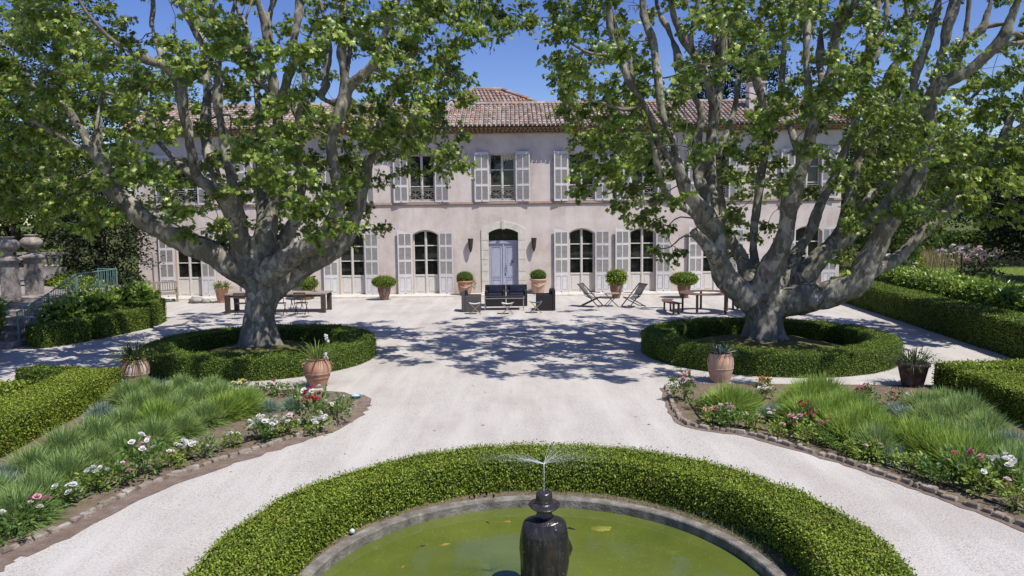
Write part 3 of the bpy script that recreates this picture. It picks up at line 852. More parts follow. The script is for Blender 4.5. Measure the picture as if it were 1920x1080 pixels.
for s in (-1, 1):
    b.add([(s * DHW, -.048, 2.86), (s * (DHW + ow), -.048, 2.9), (s * (DHW + ow), -.048, 3.022), (s * DHW, -.048, 2.862), (s * (DHW + ow), .0, 2.9), (s * (DHW + ow), .0, 3.022)], [(0, 1, 2, 3) if s > 0 else (3, 2, 1, 0), (1, 4, 5, 2) if s > 0 else (2, 5, 4, 1)])
b.box((0, -.015, 3.22), (.16, .15, .40), taper=1.0)
bevel(b.build('door_surround', MT['stone'], house, (DX, 0, 0)), .008, 2)
b = MB(); b.box((0, -.12, .085), (2.1, .5, .05)); b.build('door_step', MT['stone'], house, (DX, 0, 0))
# wall lamps either side of the door
b = MB()
b.lathe([(.05, 0), (.085, .12), (.125, .52), (.13, .55), (.115, .55), (.1, .5)], 14, (0, -.17, 2.06), cap=True)
b.box((0, -.04, 2.2), (.1, .07, .2)); b.ball((0, -.17, 2.04), .05, 8, 5)
LAMP = b.mesh('wall_lamp', MT['sconce'])
link('wall_lamp', LAMP, house, (-1.88, 0, 0)); link('wall_lamp', LAMP, house, (1.03, 0, 0))
# thin drain pipe and rail hooks on the left end
b = MB(); b.tube([(-16.55, -.06, .08), (-16.55, -.06, 2.0), (-16.6, -.10, 2.06), (-17.0, -.16, 2.0)], .022, 8)
b.build('pipe', MT['iron'], house)

# ------------------------------------------------------------------ vegetation builders
from mathutils import noise as mnoise

def areas(V, F):
    a = V[F[:, 0]]; b_ = V[F[:, 1]]; c = V[F[:, 2]]; d = V[F[:, 3]]
    n1 = np.cross(c - a, d - b_)
    return .5 * np.linalg.norm(n1, axis=1), nrm(n1)

def leafy_shell(V, F, density, size, shape=OVAL, out=.55, spread=.03, dens_fn=None, sizevar=.35):
    """leaves spread over the quads of a body -> V, F of the leaves"""
    ar, nn = areas(V, F)
    w = ar * (dens_fn(V[F].mean(axis=1)) if dens_fn else 1.0)
    k = int(w.sum() * density)
    idx = rng.choice(len(F), k, p=w / w.sum())
    u = rng.random((k, 1)); v = rng.random((k, 1))
    q = V[F[idx]]
    P = (q[:, 0] * (1 - u) + q[:, 1] * u) * (1 - v) + (q[:, 3] * (1 - u) + q[:, 2] * u) * v
    N = nn[idx]
    P = P + N * rng.normal(0, spread, (k, 1))
    D = rand_unit(k) + N * out
    NN = N + rand_unit(k) * .48
    S = size * (1 + rng.uniform(-sizevar, sizevar, k))
    return scatter(shape[0], shape[1], P, D, NN, S)

def sweep(path, w, h, closed=False, bump=.03, seg=.14, base=0.0, seed=0, round_=.05):
    pts = [Vector((p[0], p[1], 0)) for p in path]
    if closed: pts.append(pts[0])
    dense = []
    for i in range(len(pts) - 1):
        L_ = (pts[i + 1] - pts[i]).length; k = max(1, int(L_ / seg))
        for j in range(k): dense.append(pts[i].lerp(pts[i + 1], j / k))
    if not closed: dense.append(pts[-1])
    nv = int(max(2, h / seg)); nw = int(max(2, w / seg))
    sec = [(-w / 2, h * i / nv) for i in range(nv)] + [(-w / 2 + .01, h - round_ * .4)] + [(-w / 2 + round_ * .6 + (w - 1.2 * round_) * i / nw, h) for i in range(nw + 1)] + [(w / 2 - .01, h - round_ * .4)] + [(w / 2, h * i / nv) for i in range(nv - 1, -1, -1)]
    m = len(sec); N = len(dense); V = []; F = []
    for i, p in enumerate(dense):
        a = dense[(i - 1) % N] if closed else dense[max(0, i - 1)]
        c = dense[(i + 1) % N] if closed else dense[min(N - 1, i + 1)]
        t = (c - a).normalized(); s = Vector((-t.y, t.x, 0))
        for (x, z) in sec:
            q = p + s * x + Vector((0, 0, base + z))
            nz = mnoise.noise_vector(q * 2.3 + Vector((seed, 0, 0))) * bump + mnoise.noise_vector(q * 6.5 + Vector((seed, 5, 0))) * bump * .6
            if z <= .001: nz.z = 0
            V.append(q + nz)
    rings = N if closed else N - 1
    for i in range(rings):
        i2 = (i + 1) % N
        for j in range(m - 1): F.append((i * m + j, i2 * m + j, i2 * m + j + 1, i * m + j + 1))
    if not closed:                                   # ends, as strips of quads between the two flanks
        for i, flip in ((0, False), (N - 1, True)):
            for j in range(m // 2 - 1):
                q = (i * m + j, i * m + j + 1, i * m + m - 2 - j, i * m + m - 1 - j)
                F.append(q[::-1] if flip else q)
    return np.array([tuple(v) for v in V]), np.array(F)

def hedge(name, label, path, w, h, leaf, density, size, closed=False, bump=.03, cat='hedge', group=None, base=0.0, shape=OVAL, dens_fn=None, spread=.022, seed=0, out=.55, round_=.05):
    V, F = sweep(path, w, h, closed, bump, base=base, seed=seed, round_=round_)
    _, nn = areas(V, F)
    C = V[F].mean(axis=1); cen = V.mean(axis=0)
    LV, LF = leafy_shell(V, F, density, size, shape, out, spread, dens_fn)
    core = V.copy()
    if shape is OVAL2: pass
    k = len(V)
    me = raw_mesh(name, np.vstack([core, LV]), np.vstack([F, LF + k]), [MT['hedge_core'], leaf], np.concatenate([np.zeros(len(F)), np.ones(len(LF))]))
    o = link(name, me)
    return props(o, label, cat, group)

def circle(c, r, n=64, a0=0, a1=2 * PI): return [(c[0] + r * math.cos(a0 + (a1 - a0) * i / n), c[1] + r * math.sin(a0 + (a1 - a0) * i / n)) for i in range(n)]

def ellipsoid(c, r, n=20, k=12, bump=.05, seed=0, zmin=None):
    V = []; F = []
    for i in range(k + 1):
        t = PI * i / k
        for j in range(n):
            a = 2 * PI * j / n
            d = Vector((math.sin(t) * math.cos(a), math.sin(t) * math.sin(a), math.cos(t)))
            q = 1 + bump * mnoise.noise(d * 2.5 + Vector((seed, seed, 0)))
            z = c[2] + r[2] * q * d.z
            if zmin is not None: z = max(z, zmin)
            V.append((c[0] + r[0] * q * d.x, c[1] + r[1] * q * d.y, z))
    for i in range(k):
        for j in range(n): F.append((i * n + j, (i + 1) * n + j, (i + 1) * n + (j + 1) % n, i * n + (j + 1) % n))
    return np.array(V), np.array(F)

def topiary_mesh(name, c, r, leaf, density, size, bump=.06, seed=0, shape=OVAL, spread=.02, out=.6):
    V, F = ellipsoid(c, r, bump=bump, seed=seed)
    LV, LF = leafy_shell(V, F, density, size, shape, out, spread)
    k = len(V)
    return raw_mesh(name, np.vstack([V * [1, 1, 1], LV]), np.vstack([F, LF + k]), [MT['hedge_core'], leaf], np.concatenate([np.zeros(len(F)), np.ones(len(LF))]))

# ------------------------------------------------------------------ the two plane trees
def cat_rom(pts, sub):
    out = []
    P = [np.array(p, float) for p in pts]
    for i in range(len(P) - 1):
        p0, p1, p2, p3 = P[max(i - 1, 0)], P[i], P[i + 1], P[min(i + 2, len(P) - 1)]
        for k in range(sub):
            t = k / sub
            out.append(.5 * (2 * p1 + (p2 - p0) * t + (2 * p0 - 5 * p1 + 4 * p2 - p3) * t * t + (3 * p1 - p0 - 3 * p2 + p3) * t ** 3))
    out.append(P[-1]); return out

def eval_mesh(o, name):
    bpy.context.view_layer.update()
    dg = bpy.context.evaluated_depsgraph_get()
    me = bpy.data.meshes.new_from_object(o.evaluated_get(dg)); me.name = name
    old = o.data; bpy.data.objects.remove(o); bpy.data.meshes.remove(old)
    return me

def plane_tree(label, limbs, clumps, base):
    t = thing('plane_tree', label, 'tree', base)
    big = MB(); thin = MB(); samples = []
    B = Vector(base)
    for li, lim in enumerate(limbs):
        pts = cat_rom(lim, 5)
        ph = rnd.uniform(0, 9)
        P = []; Rr = []
        for i, q in enumerate(pts):
            r = max(q[3] * (.70 if li == 0 else .85), .018) * (1 + .10 * mnoise.noise(Vector((q[0] * 1.7, q[2] * 2.2, ph))))
            P.append(Vector(q[:3]) - B + (mnoise.noise_vector(Vector(q[:3]) * 1.3) * r * .25)); Rr.append(r)
            samples.append((P[-1].x, P[-1].y, P[-1].z, r))
        cutoff = next((i for i, r in enumerate(Rr) if r < .055 and i > 1), len(P))
        if cutoff >= 3: big.tube(P[:cutoff + 1], Rr[:cutoff + 1], 14, wob=.05)
        if cutoff < len(P) - 1: thin.tube(P[max(0, cutoff - 1):], [r * 1.0 for r in Rr[max(0, cutoff - 1):]], 7, wob=.1)
        if li == 0:                                   # roots spreading from the foot
            for a in range(9):
                an = a * 2 * PI / 9 + rnd.uniform(-.25, .25); L_ = rnd.uniform(.75, 1.05)
                big.tube([(math.cos(an) * .24, math.sin(an) * .24, .75), (math.cos(an) * .34, math.sin(an) * .34, .40), (math.cos(an) * .46, math.sin(an) * .46, .16), (math.cos(an) * L_ * .8, math.sin(an) * L_ * .8, -.05)], [.17, .16, .12, .05], 10)
        # old pruning knobs
        if li and len(P) > 12:
            for _ in range(4):
                i = rnd.randrange(4, len(P) - 2); r = Rr[i]
                if r > .07: big.ball(P[i] + Vector((rnd.uniform(-1, 1), rnd.uniform(-1, 1), rnd.uniform(-.5, .5))).normalized() * r * .85, r * rnd.uniform(.35, .55), 8, 6)
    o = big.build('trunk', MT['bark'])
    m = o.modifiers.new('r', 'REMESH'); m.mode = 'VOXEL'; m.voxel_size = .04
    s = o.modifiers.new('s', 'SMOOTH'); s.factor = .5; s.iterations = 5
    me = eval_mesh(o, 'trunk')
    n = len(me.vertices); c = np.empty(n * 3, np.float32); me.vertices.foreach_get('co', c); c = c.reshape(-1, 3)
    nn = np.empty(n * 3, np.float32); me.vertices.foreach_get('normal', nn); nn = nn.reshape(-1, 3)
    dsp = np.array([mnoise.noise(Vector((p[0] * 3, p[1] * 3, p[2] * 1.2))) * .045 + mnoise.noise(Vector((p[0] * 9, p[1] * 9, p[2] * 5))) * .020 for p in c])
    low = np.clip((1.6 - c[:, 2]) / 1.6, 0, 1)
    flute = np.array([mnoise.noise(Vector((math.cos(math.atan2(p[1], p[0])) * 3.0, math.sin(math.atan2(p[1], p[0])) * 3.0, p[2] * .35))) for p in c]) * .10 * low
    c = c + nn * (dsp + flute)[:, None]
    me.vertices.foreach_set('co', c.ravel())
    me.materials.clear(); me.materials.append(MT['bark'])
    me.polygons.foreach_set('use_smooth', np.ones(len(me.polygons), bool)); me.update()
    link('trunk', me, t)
    # twigs to each spray of leaves, each growing from the nearest limb or earlier twig
    S = np.array([s for s in samples if s[3] < .26])
    LP, LD, LN, LS = [], [], [], []
    todo = [(np.array(c[:3]) - np.array(base), c[3]) for c in clumps]
    todo.sort(key=lambda c: np.linalg.norm(S[:, :3] - c[0], axis=1).min())
    for p, k in todo:
        d = S[:, :3] - p; dist = np.linalg.norm(d, axis=1) + np.where(S[:, 2] > p[2] + .3, .6, 0)
        j = int(dist.argmin()); a = Vector(S[j, :3]); e = Vector(p)
        L_ = (e - a).length
        if L_ > .12:
            r0 = min(.040, .009 + .012 * L_, S[j, 3] * .8)
            mid1 = a.lerp(e, .35) + Vector((rnd.uniform(-1, 1), rnd.uniform(-1, 1), rnd.uniform(-.3, 1.2))) * .14 * L_
            mid2 = a.lerp(e, .7) + Vector((rnd.uniform(-1, 1), rnd.uniform(-1, 1), rnd.uniform(-.3, 1.0))) * .14 * L_
            q = cat_rom([tuple(a) + (r0,), tuple(mid1) + (r0 * .85,), tuple(mid2) + (r0 * .7,), tuple(e) + (r0 * .5,)], 3)
            thin.tube([v[:3] for v in q], [v[3] for v in q], 5)
            S = np.vstack([S, np.array([[v[0], v[1], v[2], max(.012, v[3])] for v in q[3:]])])
        rad = Vector((e.x, e.y, 0)); rad = rad / max(rad.length, 1.5)
        outv = (e - a).normalized() if L_ > .05 else Vector((0, 0, 1))
        # small knot of shoots
        for _ in range(8):
            dv = (outv * .5 + Vector((rnd.gauss(0, .8), rnd.gauss(0, .8), rnd.gauss(.12, .55)))).normalized()
            Ls = rnd.uniform(.16, .44) * k
            st = e + Vector((rnd.gauss(0, .09), rnd.gauss(0, .09), rnd.gauss(0, .09)))
            nl = rnd.randint(9, 13)
            thin.tube([st, st + dv * Ls * .6, st + dv * Ls + Vector((0, 0, -.10 * Ls))], [.006, .005, .003], 3, cap=False)
            for i in range(nl):
                u = (i + .6) / nl
                pt = st + dv * Ls * u + Vector((0, 0, -.10 * Ls * u * u))
                side = Vector((rnd.gauss(0, 1), rnd.gauss(0, 1), rnd.gauss(-.6, .5))).normalized()
                D = (side + dv * .5).normalized()
                LP.append(pt + side * rnd.uniform(.02, .09)); LD.append(D)
                LN.append((rad.x * .75 + .22 + rnd.gauss(0, .42), rad.y * .75 - .30 + rnd.gauss(0, .42), .42 + rnd.gauss(0, .38)))
                LS.append(rnd.uniform(.08, .175))
    thin.build('branches', MT['twig'], t, smooth=True)
    V, F = scatter(PLANE[0], PLANE[1], np.array([tuple(p) for p in LP]), np.array([tuple(p) for p in LD]), np.array(LN), np.array(LS))
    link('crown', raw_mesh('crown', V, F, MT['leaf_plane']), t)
    return t, len(LP)

LIMBS_L = [
    [(-6.43,18.9,.28,0.891), (-6.44,18.9,.42,0.783), (-6.45,18.9,.66,0.648), (-6.43,18.9,.93,0.581), (-6.43,18.9,1.34,0.567), (-6.41,18.9,1.75,0.621), (-6.39,18.9,2.2,0.675)],
    [(-6.63,18.9,2.09,0.459), (-7.14,18.7,2.49,0.387), (-7.56,18.6,2.79,0.359), (-8.05,18.4,3.04,0.342), (-8.54,18.2,3.31,0.312), (-8.91,18,3.66,0.283), (-9.22,17.9,4.01,0.256), (-9.45,17.8,4.3,0.216), (-9.59,17.8,4.55,0.203), (-9.64,17.8,4.92,0.203), (-9.75,17.8,5.17,0.191), (-9.7,17.8,5.46,0.140), (-9.72,17.9,5.8,0.102), (-9.72,18,6.19,0.077), (-9.7,18.1,6.64,0.052)],
    [(-9.72,17.8,5.33,0.114), (-9.88,17.6,5.25,0.088), (-10.03,17.5,5.31,0.075), (-10.21,17.3,5.46,0.074), (-10.42,17.1,5.62,0.061), (-10.64,16.9,5.81,0.048)],
    [(-9.86,17.8,5.11,0.102), (-10.06,18,5.47,0.116), (-10.34,18.1,5.9,0.116), (-10.49,18.1,6.18,0.103), (-10.79,18.2,6.42,0.078), (-11.39,18.3,6.6,0.065), (-11.92,18.4,6.74,0.053), (-12.49,18.5,6.86,0.040), (-13.2,18.6,7.01,0.040)],
    [(-10.39,18.1,6.08,0.090), (-10.61,18,6.31,0.077), (-10.91,17.9,6.54,0.064), (-11.12,17.8,6.72,0.051), (-11.3,17.7,7.19,0.038)],
    [(-9.71,17.8,4.84,0.089), (-9.93,17.5,4.57,0.062), (-10.13,17.3,4.41,0.049), (-10.33,17.1,4.27,0.037)],
    [(-6.55,18.9,2.29,0.378), (-6.76,18.8,2.77,0.322), (-6.81,18.6,3.38,0.306), (-6.82,18.4,3.81,0.276), (-6.94,18.2,4.16,0.273), (-7.17,18,4.34,0.219), (-7.42,17.9,4.53,0.166), (-7.48,17.8,4.96,0.140), (-7.5,17.7,5.38,0.139), (-7.55,17.6,5.98,0.151), (-7.56,17.6,6.47,0.176), (-7.6,17.6,6.71,0.176)],
    [(-7.6,17.6,6.71,0.151), (-7.74,17.5,6.87,0.138), (-7.88,17.4,7.04,0.124), (-8.04,17.2,7.11,0.111), (-8.21,17,7.18,0.097), (-8.42,16.8,7.3,0.072), (-8.65,16.6,7.5,0.059), (-8.81,16.4,7.74,0.047), (-8.97,16.3,7.99,0.041), (-9.11,16.2,8.34,0.035)],
    [(-7.86,17.4,7.07,0.099), (-7.92,17.4,7.33,0.087), (-8.09,17.5,7.69,0.075), (-8.19,17.6,8.03,0.063), (-8.18,17.7,8.42,0.063), (-8.22,17.8,8.98,0.051), (-8.29,17.9,9.73,0.038)],
    [(-7.55,17.6,6.67,0.126), (-7.37,17.7,6.83,0.101), (-7.19,17.8,6.99,0.102), (-7.1,17.9,7.28,0.102), (-7.23,18,7.64,0.103), (-7.45,18.1,8.09,0.103), (-7.68,18.2,8.49,0.091), (-7.9,18.3,8.88,0.078), (-8.06,18.4,9.53,0.053), (-8.17,18.5,10.18,0.040)],
    [(-6.75,18.6,3.64,0.199), (-6.98,18.9,4.45,0.162), (-7.14,19,5.18,0.136), (-7.28,19.1,5.92,0.136), (-7.38,19.2,6.57,0.137), (-7.38,19.3,7.21,0.124), (-7.37,19.4,7.76,0.111), (-7.3,19.5,8.17,0.084), (-7.48,19.6,8.66,0.070), (-7.62,19.7,9.15,0.056), (-7.72,19.8,9.98,0.042)],
    [(-7.37,19.4,7.62,0.083), (-7.22,19.6,8.13,0.070), (-7.18,19.8,8.64,0.057), (-7.05,19.9,9.2,0.057), (-6.97,20.1,10.07,0.043)],
    [(-6.74,19.2,2.48,0.274), (-7.06,19.5,3.3,0.195), (-7.52,19.9,4.15,0.171), (-8,20.3,4.88,0.174), (-8.25,20.6,5.69,0.177), (-8.37,20.9,6.44,0.164), (-8.38,21.1,7.12,0.151), (-8.49,21.3,7.89,0.122), (-8.62,21.5,8.66,0.107), (-8.76,21.7,9.44,0.077), (-8.88,21.9,10.38,0.047)],
    [(-7.3,18,4.41,0.103), (-8.15,18.7,4.88,0.080), (-9.01,19.3,5.6,0.096), (-9.26,19.5,6.26,0.084), (-9.82,19.7,6.57,0.070), (-10.39,19.9,6.84,0.057), (-11.05,20.1,7.05,0.043)],
    [(-6.39,19,2.22,0.461), (-6.31,19,2.76,0.366), (-6.21,19,3.21,0.339), (-6.06,19.1,3.7,0.232), (-5.92,19.2,4.24,0.178), (-5.86,19.3,4.79,0.152), (-5.9,19.4,5.47,0.139), (-5.97,19.5,6.23,0.153), (-6.05,19.5,6.9,0.153), (-6.11,19.5,7.5,0.139), (-6.13,19.5,8.1,0.153), (-6.15,19.5,8.45,0.139), (-6.24,19.4,8.79,0.097), (-6.35,19.3,9.22,0.083), (-6.42,19.2,9.77,0.055), (-6.53,19.1,10.5,0.041)],
    [(-6.13,19.5,8.4,0.111), (-6.03,19.6,8.98,0.098), (-5.92,19.7,9.66,0.084), (-5.75,19.8,10.61,0.042)],
    [(-6.05,19.5,6.63,0.098), (-6.52,19.7,7.21,0.084), (-6.75,19.8,7.86,0.085), (-6.78,19.9,8.46,0.071), (-7.03,20,8.94,0.057), (-7.2,20.1,9.4,0.043)],
    [(-6.5,19.4,2.61,0.277), (-6.55,19.7,3.15,0.225), (-6.59,19.9,3.71,0.199), (-6.62,20.1,4.23,0.187), (-6.73,20.4,5.01,0.160), (-6.77,20.6,5.67,0.147), (-6.9,20.9,6.43,0.119), (-7.08,21.2,7.27,0.091), (-7.29,21.5,8.21,0.077), (-7.48,21.8,9.16,0.062)],
    [(-5.94,19.4,6.28,0.125), (-5.67,19.2,6.84,0.123), (-5.47,19.1,7.28,0.136), (-5.34,19,7.54,0.149), (-5.32,18.9,7.88,0.135), (-5.22,18.9,8.27,0.135), (-5.16,19,8.67,0.136), (-5.12,19.1,9.21,0.109), (-5.04,19.2,9.88,0.069), (-4.97,19.3,10.55,0.041)],
    [(-6.27,19.3,2.47,0.331), (-5.82,19.5,3.22,0.209), (-5.61,19.6,3.63,0.182), (-5.47,19.7,4.26,0.141), (-5.47,19.8,4.96,0.141), (-5.52,19.8,5.51,0.141), (-5.49,19.8,6.12,0.127), (-5.41,19.8,6.6,0.113), (-5.33,19.8,6.94,0.106), (-5.3,19.8,7.28,0.099), (-5.4,19.9,7.71,0.085), (-5.28,20,8.2,0.071), (-5.08,20.1,8.7,0.057), (-4.97,20.3,9.43,0.043)],
    [(-5.47,19.8,6.12,0.085), (-5.64,19.8,6.4,0.071), (-5.68,19.7,6.86,0.070), (-5.78,19.7,7.06,0.056)],
    [(-6.16,18.7,2.1,0.454), (-5.53,18.4,2.57,0.329), (-4.95,18.2,2.86,0.299), (-4.42,18,3.18,0.283), (-4.2,17.9,3.67,0.217), (-4.1,17.8,4.11,0.191), (-4.1,17.7,4.53,0.164), (-4.18,17.7,5.16,0.152), (-4.06,17.6,5.7,0.151), (-3.9,17.6,6.07,0.176), (-3.8,17.6,6.37,0.189), (-3.79,17.6,6.63,0.163), (-3.83,17.6,6.92,0.126), (-3.85,17.6,7.33,0.126), (-3.84,17.7,7.71,0.114), (-3.85,17.7,8.07,0.114), (-3.81,17.8,8.52,0.102), (-3.77,17.9,9.08,0.077), (-3.7,17.9,9.91,0.038)],
    [(-3.77,17.6,6.51,0.138), (-3.47,17.4,6.71,0.137), (-3.14,17.2,6.92,0.135), (-2.94,17.1,7.15,0.134), (-2.82,17,7.51,0.097), (-2.63,16.9,7.85,0.084), (-2.4,16.8,8.28,0.060), (-2.13,16.7,8.92,0.036)],
    [(-3.85,17.7,6.24,0.101), (-4.17,17.8,6.26,0.089), (-4.42,17.9,6.42,0.102), (-4.33,18,6.66,0.116), (-4.39,18.1,6.9,0.090), (-4.3,18.2,7.34,0.091), (-4.3,18.3,7.73,0.078), (-4.4,18.4,8.19,0.053), (-4.53,18.5,8.78,0.040)],
    [(-3.81,17.7,6.75,0.076), (-3.75,17.9,7.27,0.064), (-3.74,18.1,7.74,0.065), (-3.71,18.3,8.35,0.052), (-3.62,18.5,9.14,0.040)],
    [(-6.23,19.1,1.8,0.464), (-5.59,19.3,2.16,0.372), (-5.09,19.4,2.5,0.319), (-4.65,19.5,2.75,0.292), (-4.34,19.6,3.06,0.266), (-4.12,19.7,3.62,0.225), (-3.94,19.8,4.19,0.198), (-3.82,19.9,4.65,0.185), (-3.71,20,5.24,0.157), (-3.56,20.1,5.79,0.129), (-3.28,20.2,6.43,0.115), (-2.99,20.3,7,0.101), (-2.71,20.4,7.64,0.073), (-2.42,20.5,8.36,0.059), (-2.17,20.6,9.21,0.044), (-1.98,20.7,10.07,0.044)],
    [(-3.76,19.9,4.94,0.099), (-3.25,19.5,5.45,0.070), (-2.71,19.1,5.74,0.055), (-2.19,18.7,5.86,0.047), (-1.7,18.4,5.65,0.039)],
    [(-2.99,20.3,7,0.072), (-2.32,20.1,7.3,0.057), (-1.74,19.9,7.67,0.050), (-1.27,19.7,8.15,0.042)]]
